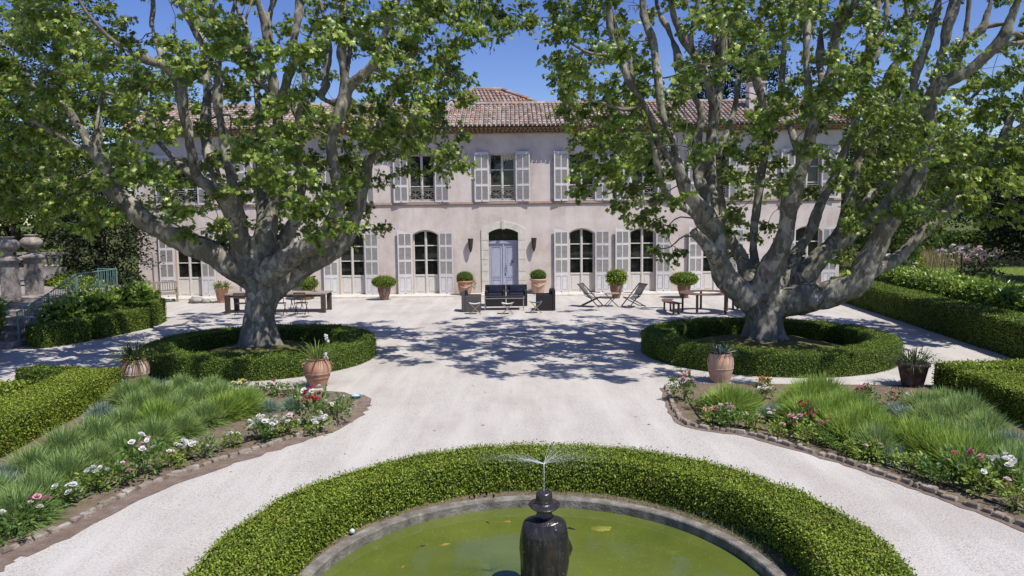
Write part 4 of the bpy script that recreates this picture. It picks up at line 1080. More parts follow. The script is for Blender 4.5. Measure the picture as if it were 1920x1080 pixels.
LIMBS_R = [
    [(6.52,19,.09,0.896), (6.5,19,.24,0.760), (6.47,19,.53,0.638), (6.45,19,.84,0.611), (6.42,19,1.18,0.651), (6.37,19,1.59,0.760)],
    [(6.04,18.9,1.4,0.459), (5.53,18.7,1.79,0.374), (5.29,18.7,2.13,0.347), (5.14,18.6,2.52,0.306), (5.05,18.5,3.04,0.291), (4.84,18.4,3.47,0.329), (4.55,18.3,3.77,0.261), (4.31,18.2,4.09,0.221), (4.12,18.1,4.47,0.194), (3.9,18,4.79,0.129), (3.67,17.9,5.03,0.115), (3.45,17.8,5.36,0.102), (3.29,17.7,5.8,0.088), (3.07,17.6,6.17,0.094), (2.8,17.5,6.55,0.100), (2.58,17.4,6.92,0.112), (2.4,17.3,7.29,0.111), (2.31,17.3,7.61,0.099), (2.25,17.3,8.08,0.087), (2.21,17.3,8.6,0.062), (2.11,17.3,9.29,0.037)],
    [(2.8,17.5,6.55,0.075), (2.8,17.7,7.04,0.063), (2.77,17.8,7.32,0.064), (2.56,17.9,7.69,0.064), (2.45,18,8.2,0.039)],
    [(2.42,17.3,7.25,0.062), (2.07,17,7.11,0.049), (1.69,16.7,7.1,0.036), (1.32,16.5,7.26,0.035)],
    [(3.1,17.6,6.13,0.063), (2.58,17.2,5.93,0.049), (2,16.9,6.05,0.036), (1.57,16.7,6.09,0.036)],
    [(4.27,18.3,4.29,0.170), (4.13,18.4,4.7,0.145), (4.04,18.5,5.01,0.145), (3.98,18.5,5.34,0.119), (3.84,18.6,5.74,0.106), (3.73,18.7,6.14,0.107), (3.68,18.7,6.46,0.120), (3.65,18.8,6.86,0.121), (3.62,18.9,7.27,0.121), (3.58,19,7.68,0.122), (3.45,19,8.07,0.122), (3.35,19.1,8.48,0.123), (3.31,19.1,8.86,0.109), (3.3,19.2,9.41,0.082), (3.26,19.3,10.21,0.041)],
    [(4.82,18.5,3.51,0.225), (4.79,18.7,4.07,0.187), (4.68,18.9,4.59,0.162), (4.68,19,5.25,0.149), (4.78,19.1,5.79,0.150), (4.78,19.1,6.17,0.136), (4.63,19.2,6.53,0.110), (4.38,19.3,6.88,0.110), (4.27,19.3,7.21,0.117), (4.24,19.3,7.54,0.110), (4.15,19.4,7.92,0.097), (4.02,19.5,8.29,0.084), (3.83,19.6,8.67,0.070), (3.74,19.7,9.29,0.056), (3.64,19.8,10.12,0.042)],
    [(5.01,18.7,3.38,0.227), (5.08,19.2,4.26,0.192), (5.13,19.5,4.95,0.181), (5.21,19.6,5.64,0.182), (5.28,19.6,6.25,0.182), (5.14,19.5,6.68,0.125), (4.92,19.4,7.12,0.125), (4.64,19.3,7.63,0.138), (4.37,19.2,7.97,0.137), (4.18,19.2,8.34,0.123), (4.05,19.1,8.7,0.123), (3.97,19,9.21,0.095), (3.89,19,10.1,0.041)],
    [(5.31,19.6,6.32,0.140), (5.44,19.7,6.74,0.127), (5.54,19.8,7.29,0.127), (5.54,19.8,7.75,0.127), (5.55,19.8,8.24,0.127), (5.55,19.8,8.77,0.113), (5.56,19.8,9.44,0.085), (5.61,19.8,10.36,0.042)],
    [(5,19.5,7.04,0.098), (5.23,19.9,7.52,0.114), (5.39,20.1,7.97,0.101), (5.46,20.3,8.63,0.087), (5.43,20.4,9.21,0.073), (5.38,20.6,10.09,0.044)],
    [(4.61,19.3,7.67,0.083), (4.56,19.1,8.08,0.068), (4.6,19,8.44,0.054), (4.66,18.9,8.92,0.054), (4.73,18.8,9.64,0.040)],
    [(6.5,19.6,1.61,0.280), (6.55,20.1,2.28,0.158), (6.54,20.2,3,0.144), (6.63,20.3,3.64,0.131), (6.72,20.3,4.36,0.145), (6.82,20.3,4.99,0.131), (6.86,20.3,5.7,0.116), (6.9,20.4,6.25,0.117), (6.78,20.4,6.6,0.131), (6.66,20.4,6.91,0.131), (6.55,20.4,7.23,0.131), (6.36,20.4,7.51,0.102), (6.36,20.4,7.75,0.073), (6.53,20.5,8.12,0.073), (6.63,20.5,8.53,0.073), (6.76,20.6,9.04,0.059), (6.87,20.7,9.83,0.044)],
    [(6.39,20.4,7.49,0.087), (6.06,20.2,7.61,0.072), (5.81,20,7.77,0.057), (5.65,19.8,8.1,0.042)],
    [(7.35,19,4.89,0.122), (7.38,19.8,5.57,0.113), (7.37,20.4,6.33,0.117), (7.43,20.8,7.04,0.104), (7.46,20.8,7.75,0.089), (7.49,20.8,8.18,0.089), (7.43,20.9,8.77,0.090), (7.39,21,9.36,0.075), (7.33,21,10.2,0.045)],
    [(6.37,18.8,1.61,0.457), (6.42,18.5,2.13,0.330), (6.57,18.3,2.7,0.288), (6.68,18.2,3.24,0.260), (6.75,18.1,3.77,0.246), (6.82,18,4.36,0.219), (6.96,17.9,4.84,0.192), (7.06,17.8,5.39,0.165), (7.18,17.8,5.9,0.153), (7.36,17.7,6.5,0.139), (7.5,17.7,6.96,0.139), (7.5,17.6,7.5,0.138), (7.61,17.6,7.86,0.113), (7.75,17.5,8.1,0.088), (7.89,17.5,8.42,0.062), (7.98,17.4,9.15,0.037)],
    [(7.5,17.6,7.44,0.088), (7.52,17.7,7.83,0.076), (7.7,17.8,8.39,0.064), (7.8,17.9,9.07,0.051)],
    [(7.19,17.9,5.77,0.115), (7.13,18.2,6.53,0.117), (7.08,18.3,7.05,0.118), (7.1,18.3,7.48,0.118), (7.18,18.4,7.94,0.118), (7.26,18.5,8.53,0.092), (7.34,18.6,9.3,0.053)],
    [(7.43,18,6.33,0.103), (7.64,18.8,7.14,0.107), (7.73,19,7.86,0.095), (7.8,19.2,8.59,0.069), (7.84,19.4,9.42,0.055)],
    [(6.65,19.1,1.58,0.327), (7.29,19.4,2.31,0.208), (7.72,19.5,2.98,0.167), (8.03,19.6,3.69,0.154), (8.26,19.6,4.17,0.140), (8.53,19.7,4.72,0.141), (8.79,19.7,5.34,0.127), (8.99,19.8,5.83,0.127), (9.11,19.8,6.37,0.113), (9.28,19.9,7,0.099), (9.36,19.9,7.75,0.114), (9.45,20,8.24,0.100), (9.63,20.1,8.81,0.072), (9.75,20.2,9.65,0.058)],
    [(9.3,19.9,7.11,0.085), (9.67,20.1,7.72,0.101), (9.8,20.2,8.26,0.101), (9.93,20.2,8.61,0.087), (9.97,20.3,9.13,0.072), (9.93,20.3,9.95,0.044)],
    [(6.83,19.4,1.41,0.388), (7.84,19.9,2.06,0.256), (8.51,20.1,2.58,0.215), (8.98,20.3,3.25,0.189), (9.21,20.4,3.97,0.175), (9.37,20.5,4.69,0.146), (9.6,20.6,5.42,0.132), (9.95,20.7,6.14,0.118), (10.19,20.8,6.72,0.119), (10.3,20.8,7.32,0.119), (10.6,20.8,7.67,0.119), (10.8,20.8,8.03,0.104), (10.87,20.8,8.42,0.074), (10.76,20.8,8.98,0.059), (10.66,20.8,9.82,0.045)],
    [(7.42,18.8,1.87,0.242), (7.79,18.6,2.42,0.173), (8.08,18.5,2.7,0.159), (8.42,18.3,3.05,0.157), (8.75,18.1,3.46,0.155), (9,18,3.78,0.141), (9.26,17.8,4.27,0.114), (9.42,17.6,4.88,0.088), (9.46,17.5,5.48,0.062)],
    [(6.65,18.9,1.26,0.459), (7.12,18.7,1.37,0.427), (7.57,18.5,1.46,0.410), (8.04,18.3,1.63,0.392), (8.41,18.1,1.93,0.362), (8.63,18,2.38,0.321), (8.76,17.9,2.83,0.281), (8.87,17.8,3.21,0.254), (9.08,17.7,3.58,0.228), (9.33,17.6,3.95,0.189), (9.5,17.5,4.5,0.163), (9.58,17.4,5.1,0.162), (9.62,17.4,5.71,0.186), (9.64,17.4,6.07,0.199), (9.65,17.3,6.35,0.198)],
    [(9.55,17.5,5.42,0.125), (9.38,17.6,6.08,0.113), (9.32,17.6,6.51,0.113), (9.49,17.6,7.06,0.126), (9.64,17.6,7.54,0.126), (9.85,17.7,8.1,0.114), (9.94,17.7,8.63,0.088), (10.06,17.7,9.46,0.038)],
    [(9.65,17.3,6.31,0.136), (9.67,17.2,6.74,0.123), (9.77,17.2,7.21,0.135), (9.8,17.1,7.67,0.134), (9.9,17.1,8.11,0.122), (9.91,17,8.65,0.085), (10.01,17,9.44,0.036)],
    [(9.69,17.3,6.29,0.185), (9.86,17.2,6.48,0.160), (10.13,17,6.61,0.146), (10.42,16.8,6.91,0.144), (10.67,16.6,7.24,0.142), (10.8,16.5,7.66,0.118), (10.84,16.4,8.02,0.105), (10.88,16.3,8.54,0.070), (10.98,16.2,9.15,0.035)],
    [(10.69,16.6,7.27,0.083), (10.94,16.6,7.38,0.059), (11.34,16.7,7.29,0.048), (11.87,16.8,7.44,0.036)],
    [(10.69,16.7,7.2,0.072), (11.12,16.8,7.2,0.060), (11.59,16.9,7.31,0.048)],
    [(9.92,17.1,6.52,0.110), (9.98,17,7.01,0.109), (10.15,17,7.33,0.109), (10.44,16.9,7.57,0.097), (10.53,16.9,7.88,0.084), (10.59,16.9,8.16,0.072), (10.63,16.9,8.84,0.048)],
    [(10.44,16.9,7.57,0.060), (10.63,16.8,7.6,0.060), (10.76,16.6,7.58,0.047)],
    [(10.1,17,7.28,0.073), (10.15,17,7.74,0.061), (10.17,17,8.2,0.061), (10.16,17,8.76,0.036)],
    [(8.01,18.6,1.55,0.292), (9.04,19.1,1.97,0.232), (9.63,19.3,2.19,0.207), (10.14,19.5,2.44,0.195), (10.69,19.6,2.93,0.196), (11.18,19.7,3.35,0.183), (11.7,19.8,3.72,0.170), (12.03,19.8,4.13,0.141), (12.43,19.8,4.62,0.127), (12.73,19.8,5.1,0.127), (12.91,19.8,5.47,0.127), (13.04,19.8,5.85,0.113), (13.19,19.8,6.26,0.085), (13.4,19.8,6.73,0.071), (13.61,19.8,7.47,0.057)],
    [(12.87,19.8,5.38,0.099), (13.09,19.7,5.56,0.099), (13.28,19.6,5.79,0.084), (13.61,19.5,6.08,0.056), (14.01,19.4,6.32,0.042)],
    [(5.14,18.5,2.39,0.211), (4.77,18.1,2.75,0.194), (4.51,18,2.98,0.167), (4.31,17.9,3.16,0.141)],
    [(4.76,18.4,3.32,0.171), (4.29,18.2,3.65,0.117), (3.88,18,3.9,0.103), (3.62,17.9,4.22,0.102), (3.47,17.8,4.65,0.089), (3.35,17.7,5.08,0.076), (3.17,17.6,5.5,0.050)],
    [(6.26,19.3,1.57,0.331), (6.07,19.8,2.47,0.212), (5.8,20,2.94,0.186), (5.7,20.2,3.58,0.173), (5.6,20.4,4.3,0.160), (5.66,20.6,5.03,0.132), (5.96,20.9,5.78,0.119), (6.28,21.2,6.54,0.106), (6.42,21.4,7.45,0.076)],
    [(8.98,20.3,3.25,0.131), (10.16,21,4.13,0.120), (11.23,21.4,4.88,0.107), (12.28,21.7,5.64,0.093), (13.13,21.9,6.57,0.078), (13.77,22,7.33,0.047)]]
CL_L = [
    (-13.99,21.82,9.36,1.1), (-11.85,18.67,8.89,1.18), (-11.34,18.66,8.84,.9), (-9.45,15.28,7.69,.89), (-9.28,15.98,7.79,1.12), (-9.59,15.92,7.84,.8), (-9.57,16.47,8.17,1.19), (-10.81,20.63,9.15,.88),
    (-11.53,22.86,9.5,.92), (-5.44,13.47,7.15,1.07), (-7.02,18.69,8.45,.93), (-8.11,24.11,10.37,.81), (-4.95,19.72,8.94,.8), (-3.8,15.78,7.6,1.1), (-3.82,17.34,8.01,.94), (-4.17,21.29,9.51,1.12),
    (-2.84,15.01,7.39,.94), (-3.02,17.43,8.03,1.17), (-2.47,16.08,7.94,.83), (-3.69,23.3,9.7,.86), (-1.95,18.2,8.41,.89), (-2.19,18.56,8.36,.97), (-2.01,15.06,7.41,1), (-2.29,20.65,9.29,1.18),
    (-1.57,18.47,8.69,.86), (-1.55,18.6,8.63,1.2), (-.98,18.84,8.61,1.09), (-1.21,18.36,8.56,.86), (-1.49,21.56,9.04,1.05), (-.75,17.96,8.54,1.11), (-.54,19.67,8.88,1.11), (-.64,19.74,8.74,.95),
    (-.31,19.62,8.79,1.08), (-.3,19.3,8.47,1.03), (.37,19.36,8.84,.99), (-11.91,18.39,8.01,1.05), (-13.07,20.36,8.5,.81), (-10.5,16.84,7.63,1.07), (-11.53,18.69,8.39,.89), (-11.16,17.63,8.07,.87),
    (-10.89,17.96,7.99,1.04), (-13.15,22.26,9.2,.8), (-10.82,18.16,8.13,.85), (-8.74,14.95,7.27,1.05), (-11.08,19.63,8.46,1.18), (-12.12,21.77,8.96,1.06), (-11.24,19.75,8.6,1.03), (-11.03,19.9,8.19,.94),
    (-10.44,20.03,8.43,.86), (-8.96,17.65,7.69,.97), (-8.64,17.66,7.65,1.18), (-6.93,17.97,7.93,.93), (-6.39,16.55,7.59,.99), (-6.12,16.62,7.62,1.11), (-5.86,16.41,7.53,1.17), (-7.11,24.17,9.66,.92),
    (-5.83,20.45,8.53,1.04), (-4.33,19.24,8.31,.93), (-4.42,18.53,8.03,.94), (-3.21,14.23,6.95,.9), (-3.74,19.34,8.02,.81), (-3.87,19.63,8.34,1.08), (-3.17,17.84,7.66,.96), (-3.43,21.82,8.94,.83),
    (-2.57,18.34,7.88,.91), (-2.06,18.74,8.24,1.02), (-1.96,16.18,7.52,1.03), (-1.89,16.85,7.8,1.13), (-1.81,20.39,8.72,1.19), (-1.24,20.71,8.79,.89), (-1.24,20.05,8.12,.85), (-.5,19.2,8.34,.97),
    (-.8,16.85,7.54,.84), (-.7,17.12,7.85,1.03), (.01,18.72,8.22,.93), (-.15,20.07,8.37,.95), (.45,19.25,8.34,1), (-13.1,20.4,8.29,.82), (-13.21,19.96,7.7,.89), (-13.16,19.85,7.66,1.13),
    (-10.48,16.91,7.32,.93), (-9.56,15.94,7.08,1.13), (-10.86,18.34,7.42,1.14), (-11.91,21.07,8.12,.96), (-8.08,14.63,6.86,1.16), (-7.65,14.15,6.53,.99), (-6.69,15.23,7,.95), (-6.54,15.14,6.67,.9),
    (-7.21,16.6,7.3,.89), (-7.24,17.47,7.14,1.18), (-7.35,18.59,7.49,1.18), (-7.66,20.82,8.18,1.09), (-5.22,13.68,6.61,.89), (-6.06,17.41,7.09,.92), (-7.41,21.45,8.32,1.09), (-7.36,20.79,8.2,1.18),
    (-8.22,24.12,8.83,.8), (-4.32,13.96,6.59,1.02), (-5.24,17.28,7.27,.84), (-6.54,23.54,8.64,.82), (-3.9,14.23,6.64,.9), (-3.74,14.18,6.67,.82), (-4.71,18.99,7.8,.96), (-4.06,19.31,7.91,1.17),
    (-2.44,14.53,6.77,1.02), (-3.16,17.76,7.32,1.05), (-2.55,18.48,7.6,1.13), (-2.71,17.24,7.42,.84), (-2.47,17.32,7.1,.85), (-2.36,18.32,7.68,1.03), (-2.64,20.52,8.19,.82), (-2.33,17.88,7.48,.84),
    (-2.59,20.9,8.13,1.02), (-1.75,19.4,7.56,.98), (-1.87,21.87,8.13,1.09), (-1.85,20.98,8.17,.95), (-1.36,17.43,7.42,1.07), (-1.47,20.46,8.16,1.02), (-14.21,21.67,7.57,1.01), (-10.95,17.11,6.79,1.13),
    (-10.64,16.66,6.53,1.03), (-10.25,17.47,6.95,.91), (-11.22,18.53,7.07,1.1), (-13.29,23.18,8.16,1.14), (-10.54,18.81,7.09,.86), (-8.96,15.99,6.61,.87), (-9.2,17.16,6.64,1.12), (-10.54,20.71,7.3,1.12),
    (-9.82,19.02,7.44,1.03), (-7.59,15.53,6.58,.92), (-10.49,21.45,7.66,.96), (-11.09,23.47,7.83,1.08), (-8.44,18.46,6.91,1.04), (-6.79,15.83,6.64,.83), (-9.59,22.09,7.71,1.09), (-8.47,21.74,7.81,.83),
    (-9.47,23.98,8,1.16), (-7.58,20.76,7.35,.88), (-8.07,24.1,8.29,1.02), (-6.17,17.69,7.13,.87), (-8.06,23.55,7.76,1.05), (-6.66,20.22,7.27,1.09), (-4.7,16.83,6.85,.91), (-5.09,20.28,7.55,1.11),
    (-5.57,22.57,7.76,1.15), (-4.12,22.8,7.81,.92), (-2.55,17.27,6.55,.81), (-3.28,20.35,7.33,.87), (-2.49,20.74,7.34,1.09), (-2.95,21.85,7.65,1.18), (-2.62,20.49,7.18,1.17), (-2.85,21.85,7.52,.99),
    (-1.65,15.97,6.67,.86), (-1.88,20.64,7.62,1.09), (-1.77,20.57,7.21,1.17), (-1.79,21.89,7.56,.84), (-1.43,18.12,7.07,.98), (-1.08,17.41,6.67,.96), (-12.39,18.95,6.91,.9), (-11.78,18.12,6.75,.84),
    (-11.5,18.73,6.61,1.17), (-13.58,21.27,7.15,.8), (-10.12,16.33,6.29,.9), (-9.89,16.41,6.24,.89), (-11.33,19.34,6.76,.83), (-12.61,20.79,6.72,1), (-10.96,19.07,6.54,1.04), (-11.57,20.65,6.86,.81),
    (-11.06,18.91,6.52,1.15), (-12.62,23.76,7.53,1.1), (-11.67,21.95,7.36,.97), (-9.51,18.98,6.8,.91), (-8.09,16.38,6.14,.87), (-9.09,18.63,6.81,1.16), (-10.57,22.63,7.55,1.18), (-9.78,23.78,7.15,.81),
    (-8.33,22.1,7.28,.95), (-8.63,24.16,7.46,1.08), (-7.55,21.07,7.19,.95), (-7.19,20.49,6.88,1.19), (-6.38,20.14,6.93,1.09), (-4.44,15.22,5.91,1.11), (-6.08,20.72,6.89,1.12), (-4.91,18.67,6.79,.94),
    (-5.32,19.25,6.75,1.06), (-4.01,23.08,6.97,1.2), (-4.25,23.04,7.46,.83), (-3.59,19.82,6.59,.96), (-3.45,22.01,7.04,.86), (-2.16,17.53,6.31,.98), (-2.49,18.41,6.69,.86), (-1.98,18.04,6.53,1.11),
    (-2.06,20.2,6.58,.96), (-1.65,18.05,6.54,1.15), (-1.7,17.51,6.14,.85), (-1.03,17.11,6.23,.82), (-13.03,19.4,6.08,1.16), (-11.74,17.86,6.17,.91), (-10.96,17.02,6.02,.94), (-12.88,20.39,6.29,.87),
    (-13.14,20.55,6.38,.98), (-10.8,17.21,5.71,.91), (-11.96,19.91,6.06,1.06), (-13.2,21.86,6.38,.92), (-13.03,22.48,6.72,.91), (-13.15,23.08,6.62,.85), (-11.35,20.67,6.6,1.14), (-12.71,23.46,7.05,.95),
    (-9.63,18.87,6.24,.93), (-11.31,21.44,6.73,.96), (-8.46,16.89,5.93,1.18), (-9.5,19.74,6.01,.84), (-9.48,20.27,6.57,.92), (-11.12,23.56,6.75,1.18), (-10.2,22.12,6.8,.85), (-8.95,20.1,6,.97),
    (-7.69,19.05,5.87,.88), (-8.32,23.63,6.65,.93), (-5.56,16.36,5.72,.82), (-7.58,23.58,6.76,1.03), (-5.22,17.48,5.76,.99), (-4.45,17.04,5.99,1.08), (-6.2,24.09,7.04,.85), (-5.13,20.72,6.34,1.14),
    (-3.99,16.22,5.61,1.03), (-4.55,21.48,6.67,.85), (-4.09,20.37,6.35,1.06), (-4.83,23.12,6.39,.91), (-3.21,18.96,6.25,.97), (-3.45,20.76,6.51,1.1), (-3.99,23.03,6.92,.92), (-3.24,21.98,6.51,1.07),
    (-3.07,19.59,6.01,1.08), (-2.54,17.07,5.66,1), (-2.51,21.65,6.24,.82), (-2.08,16.96,5.79,.88), (-1.97,17.8,5.71,1.13), (-2.44,20.43,6.31,.89), (-2.19,19.97,6.09,1.1), (-1.75,18.28,5.98,1.09),
    (-2.08,20.96,6.25,.98), (-12.38,18.68,5.81,.84), (-12.65,18.99,5.9,.92), (-11.44,17.53,5.53,1.18), (-11.78,18.84,5.76,.98), (-12.13,19.17,5.91,1.11), (-12.72,21.45,5.79,1.15), (-11.47,20.89,5.73,1.15),
    (-9.45,18.19,5.67,.9), (-8.75,17.02,5.26,1.01), (-10.17,20.6,6.01,.94), (-7.73,16.54,5.55,.97), (-9.52,20.14,6,1.18), (-10.67,23.56,6.21,.83), (-9.23,20.63,6.03,1.1), (-6.78,20.07,5.63,.87),
    (-8,22.74,6.02,.89), (-5.59,15.72,5.08,1.01), (-5.06,15.97,5.2,1.09), (-7.46,23.02,6.12,1.11), (-5.31,16.23,5.19,1.01), (-6.07,20.94,5.53,.82), (-5.62,19.19,5.6,.86), (-5.66,21.25,6.05,.9),
    (-4.85,17.92,5.64,1.17), (-5.86,23.58,6.15,.84), (-5.13,21.25,5.96,.98), (-4.2,21.14,5.87,.98), (-3.45,17.4,5.58,.91), (-4.25,19.66,5.44,.94), (-3.29,19.21,5.52,1.06), (-3.38,19.01,5.59,.85),
    (-3.3,18.06,5.25,.95), (-2.87,19.15,5.72,1.09), (-3.56,21.51,6.04,1.16), (-3.38,20.53,5.94,.91), (-2.36,17.15,5.35,.93), (-2.59,21.78,5.82,1.14), (-2.11,17.36,5.18,.99), (-2,21.61,6.03,.95),
    (-1.94,21.85,5.55,.96), (-1.5,17.35,5.1,1.1), (-1.23,17.75,5.49,.96), (-13.94,20.8,4.98,.89), (-11.49,17.36,5.2,.88), (-11.61,17.94,5.11,.83), (-13.81,22.29,5.23,1.13), (-10.82,17.32,5.08,.91),
    (-13.36,20.72,5.44,1), (-13.4,21.93,5.13,1.09), (-11.95,19.94,4.95,.95), (-10.34,17.76,5.22,.98), (-10.39,18.56,5.18,1.18), (-10.46,20.45,5.06,.93), (-10.87,20.78,5.33,1.14), (-7.65,15.38,4.93,1.03),
    (-8.95,17.94,5.24,.89), (-8.14,17.72,4.92,1.09), (-7.69,16.27,4.65,1.04), (-8.54,20.92,5,1.08), (-7.82,20.15,5.17,.84), (-7.25,19.49,5.17,1.01), (-7.49,20.28,5.26,1.04), (-6.92,19.45,5.2,1.04),
    (-6.66,19.22,5.26,1.02), (-8.52,23.73,5.7,.81), (-5.77,17.58,5.16,.86), (-5.16,15.82,4.6,.94), (-4.85,15.29,4.68,.89), (-4.96,17.5,4.94,.99), (-6.25,21.23,5.42,1.09), (-6.31,23.75,5.23,1.05),
    (-5.91,21.16,5.2,.93), (-5.41,20.72,5.24,1.05), (-4.85,21.43,5.09,1.08), (-5.09,20.72,5.09,.82), (-4.32,19.84,5.09,1.09), (-4.7,23.23,5.37,.98), (-3.55,21.2,5.28,1.18), (-4.03,20.84,5,1.02),
    (-2.78,19.43,5.23,1.05), (-3.22,21.72,4.94,1.13), (-2.87,22.5,5.01,1.1), (-1.82,20.33,5.08,1.05), (-1.91,21.97,5.09,1), (-1.11,17.24,4.82,1.18), (-12.28,18.22,4.53,.86), (-12.47,19.06,4.79,1.11),
    (-12.21,18.42,4.35,1.18), (-10.14,16.25,4.45,.9), (-13.04,20.97,4.55,1.12), (-12.46,19.21,4.69,1.16), (-12.23,19.8,4.34,.92), (-12.13,19.62,4.64,.98), (-10.24,18.1,4.52,1.11), (-9.74,16.64,4.47,.9),
    (-11.15,19.75,4.53,1.07), (-9.22,16.78,4.5,.81), (-11.06,21.12,4.96,.93), (-10.36,19.58,4.68,.88), (-7.91,16.03,4.57,1.16), (-10.58,21.54,4.81,.82), (-7.14,15.75,4.29,.97), (-7.81,17.12,4.39,.89),
    (-8.38,19.21,4.71,1.16), (-9.48,22.26,4.71,.85), (-6.83,17.9,4.27,1.19), (-8,23.48,4.53,1.09), (-7.71,21.17,4.76,1.16), (-6.16,18.29,4.55,.87), (-5.19,17.6,4.49,.96), (-6.19,21.87,4.59,1.17),
    (-5,16.17,4.18,.88), (-5.06,19.45,4.45,1.09), (-4.62,17.18,4.55,.85), (-4.17,18.4,4.22,.96), (-4.8,19.57,4.37,.87), (-3.66,16,4.14,.98), (-3.71,17.97,4.5,.92), (-4.05,19.51,4.51,1.07),
    (-3.69,21.75,4.65,1.17), (-12.25,18.48,3.91,.91), (-13.39,19.95,3.81,.99), (-12.09,18.2,3.94,.83), (-13.98,22.01,4.06,1.05), (-12.16,19.36,3.78,.97), (-13.29,20.84,4.17,1.03), (-12.54,21.05,4.07,1.02),
    (-10.35,17.08,3.94,.85), (-10.29,17.09,4.05,1.13), (-9.72,16.98,4.02,1.1), (-12.2,20.72,3.98,.91), (-11.06,20.12,3.89,1.19), (-10.68,19.06,3.9,1.03), (-11.08,19.89,4.2,1.04), (-10.77,20.68,4.06,1.05),
    (-9.4,18.71,3.91,.81), (-9.79,20.78,3.94,1), (-8.43,18.41,4.08,1.1), (-7.03,15.94,3.74,1.01), (-7.38,17.21,3.76,1.12), (-8.35,21,4.14,1.06), (-7.56,21.22,4.26,.83), (-7.84,23.43,4.29,1),
    (-5.58,18.54,4.09,1.19), (-6.88,22.51,3.8,1.07), (-5.31,20.24,3.76,.89), (-5.37,20.22,3.73,.86), (-4.45,16.08,3.83,.8), (-4.03,16.32,3.89,1.02), (-4.28,19.74,3.92,1.12), (-4.19,19.98,3.89,1.13),
    (-4.23,21.75,3.78,.8), (-13.64,21.95,3.61,.94), (-9.99,17.55,3.39,.97), (-9.72,17.35,3.57,1.07), (-9.07,17.09,3.6,.85), (-10.05,21.5,3.61,.91), (-7.55,17.65,3.25,1.17), (-6.84,17.8,3.43,1.1),
    (-8.11,20.94,3.21,.97), (-6.72,18.6,3.49,1.03), (-7.4,22.59,3.17,1.08), (-7.4,23.05,3.35,1.12), (-5.92,19.83,3.18,1.04), (-5.97,22.56,3.42,1.2), (-4.23,16.54,3.22,.83), (-4.14,17.88,3.39,.84),
    (-4.72,21.18,3.62,.88), (-3.79,17.09,3.36,1.13), (-3.6,20.74,3.26,.91), (-7.38,19.29,3.01,.96), (-4.83,21.9,2.94,.86), (-11.1,18.9,9,.83), (-12.36,20.57,9.48,1.17), (-10.34,18.56,9.15,.89),
    (-11.65,20.96,9.68,.97), (-9.96,18.6,9.21,1.18), (-10.81,20.55,9.91,1.13), (-9.97,20.17,9.81,.95), (-10.79,22.96,10.34,.9), (-6.62,15.92,8.25,1.16), (-10.26,24.15,10.65,.93), (-9.66,23.99,10.69,1.08),
    (-7.6,20.78,9.81,.95), (-5.43,17.04,8.76,.85), (-3.6,16.34,8.22,.92), (-3.68,15.96,8.42,.96), (-4.59,22.94,10.47,1.18), (-4.24,21.42,10.02,.94), (-2.96,21.04,9.65,.94), (-1.85,17.28,8.85,.92),
    (-1.99,16.31,8.19,.84), (-1.71,19.87,9.43,1.01), (-1.51,15.67,8.2,1.18), (-1.39,18.95,8.98,1.1), (-1.19,20.58,9.8,.88), (-10.93,18.02,9.53,1.09), (-13.04,22.72,11.2,1.15), (-9.36,16.3,8.97,.98),
    (-10.53,18.82,9.52,1), (-10.79,21.75,10.59,1.2), (-10.68,21.44,10.48,1.01), (-6.53,14,8.08,1.06), (-8.74,18.82,9.61,.98), (-10.38,23.01,10.79,1.11), (-8.91,23.85,11.48,.89), (-6.42,17.85,9.18,.81),
    (-6.68,19.99,10.11,.87), (-6,19.7,9.89,.8), (-7.07,23.84,11.55,1.07), (-6.48,22.85,10.84,1.05), (-3.75,15.3,8.29,1.13), (-5.3,20.93,10.4,.91), (-5.04,23.44,10.87,1.1), (-3.23,17.44,9.14,.99),
    (-2.39,16.08,8.83,.93), (-3.63,23.11,11.29,.82), (-1.48,15.81,8.62,1.02), (-2.15,20.46,10.24,1.14), (-8.96,15.62,9.13,.9), (-11.7,20.31,10.81,1.18), (-10.72,19.99,10.61,1.19), (-11.52,21.89,11.27,1),
    (-9.07,17.8,9.96,.99), (-8.12,17.52,9.71,.98), (-8.44,17.91,9.85,1.03), (-7.8,17.29,9.53,1.06), (-6.25,14.86,8.95,.98), (-9.38,22.64,11.33,1.12), (-5.84,15.49,8.86,.93), (-5.92,15.71,8.88,.89),
    (-5.4,19.07,10.2,1.12), (-4.08,20.24,10.87,.99), (-4.12,21.14,10.75,1.08), (-3.79,22.29,11.5,.99), (-2.87,20.93,10.86,1.14), (-2.71,18.58,9.98,.9), (-9.71,18.32,10.69,.94), (-10.57,19.67,10.87,1.17),
    (-9.08,18.18,10.3,.87), (-11.9,23.54,12.44,1.06), (-4.96,16.35,9.79,.9), (-7.22,23.65,12.38,1.04), (-3.31,15.43,9.4,.85), (-4.51,22.19,11.7,.81), (-2.98,16.6,9.98,.94), (-4.08,23.4,12.32,.84),
    (-2.6,17.19,9.97,1.16), (-7.77,16.61,10.24,.96), (-10.78,22.21,12.61,.95), (-9.2,21.85,12.46,.92), (-6.61,17.2,10.69,1.15), (-6.35,20.67,11.66,1.19), (-5.34,17.17,10.66,.95), (-4.06,14.99,9.42,.83),
    (-4.51,16.79,10.45,.89), (-3.68,14.4,9.23,1), (-6.14,23.18,12.72,1.15), (-3.58,16.91,10.22,1.16), (-3.24,18.82,11.23,.97), (-2.53,17.52,10.48,1.05), (-5.81,13.42,8.58,1.21), (-8.82,13.36,7.99,1.02),
    (-9.63,16.41,9.08,1.26), (-9.79,14.4,9.41,1.24), (-.87,18.2,11.04,1.03), (-11.84,16.06,10.85,1.24), (-1.81,19.67,11.82,1.22), (-5.29,14.24,8.57,1.27), (-10.31,16.16,11.89,1.15), (-1.19,17.12,9.94,1.01),
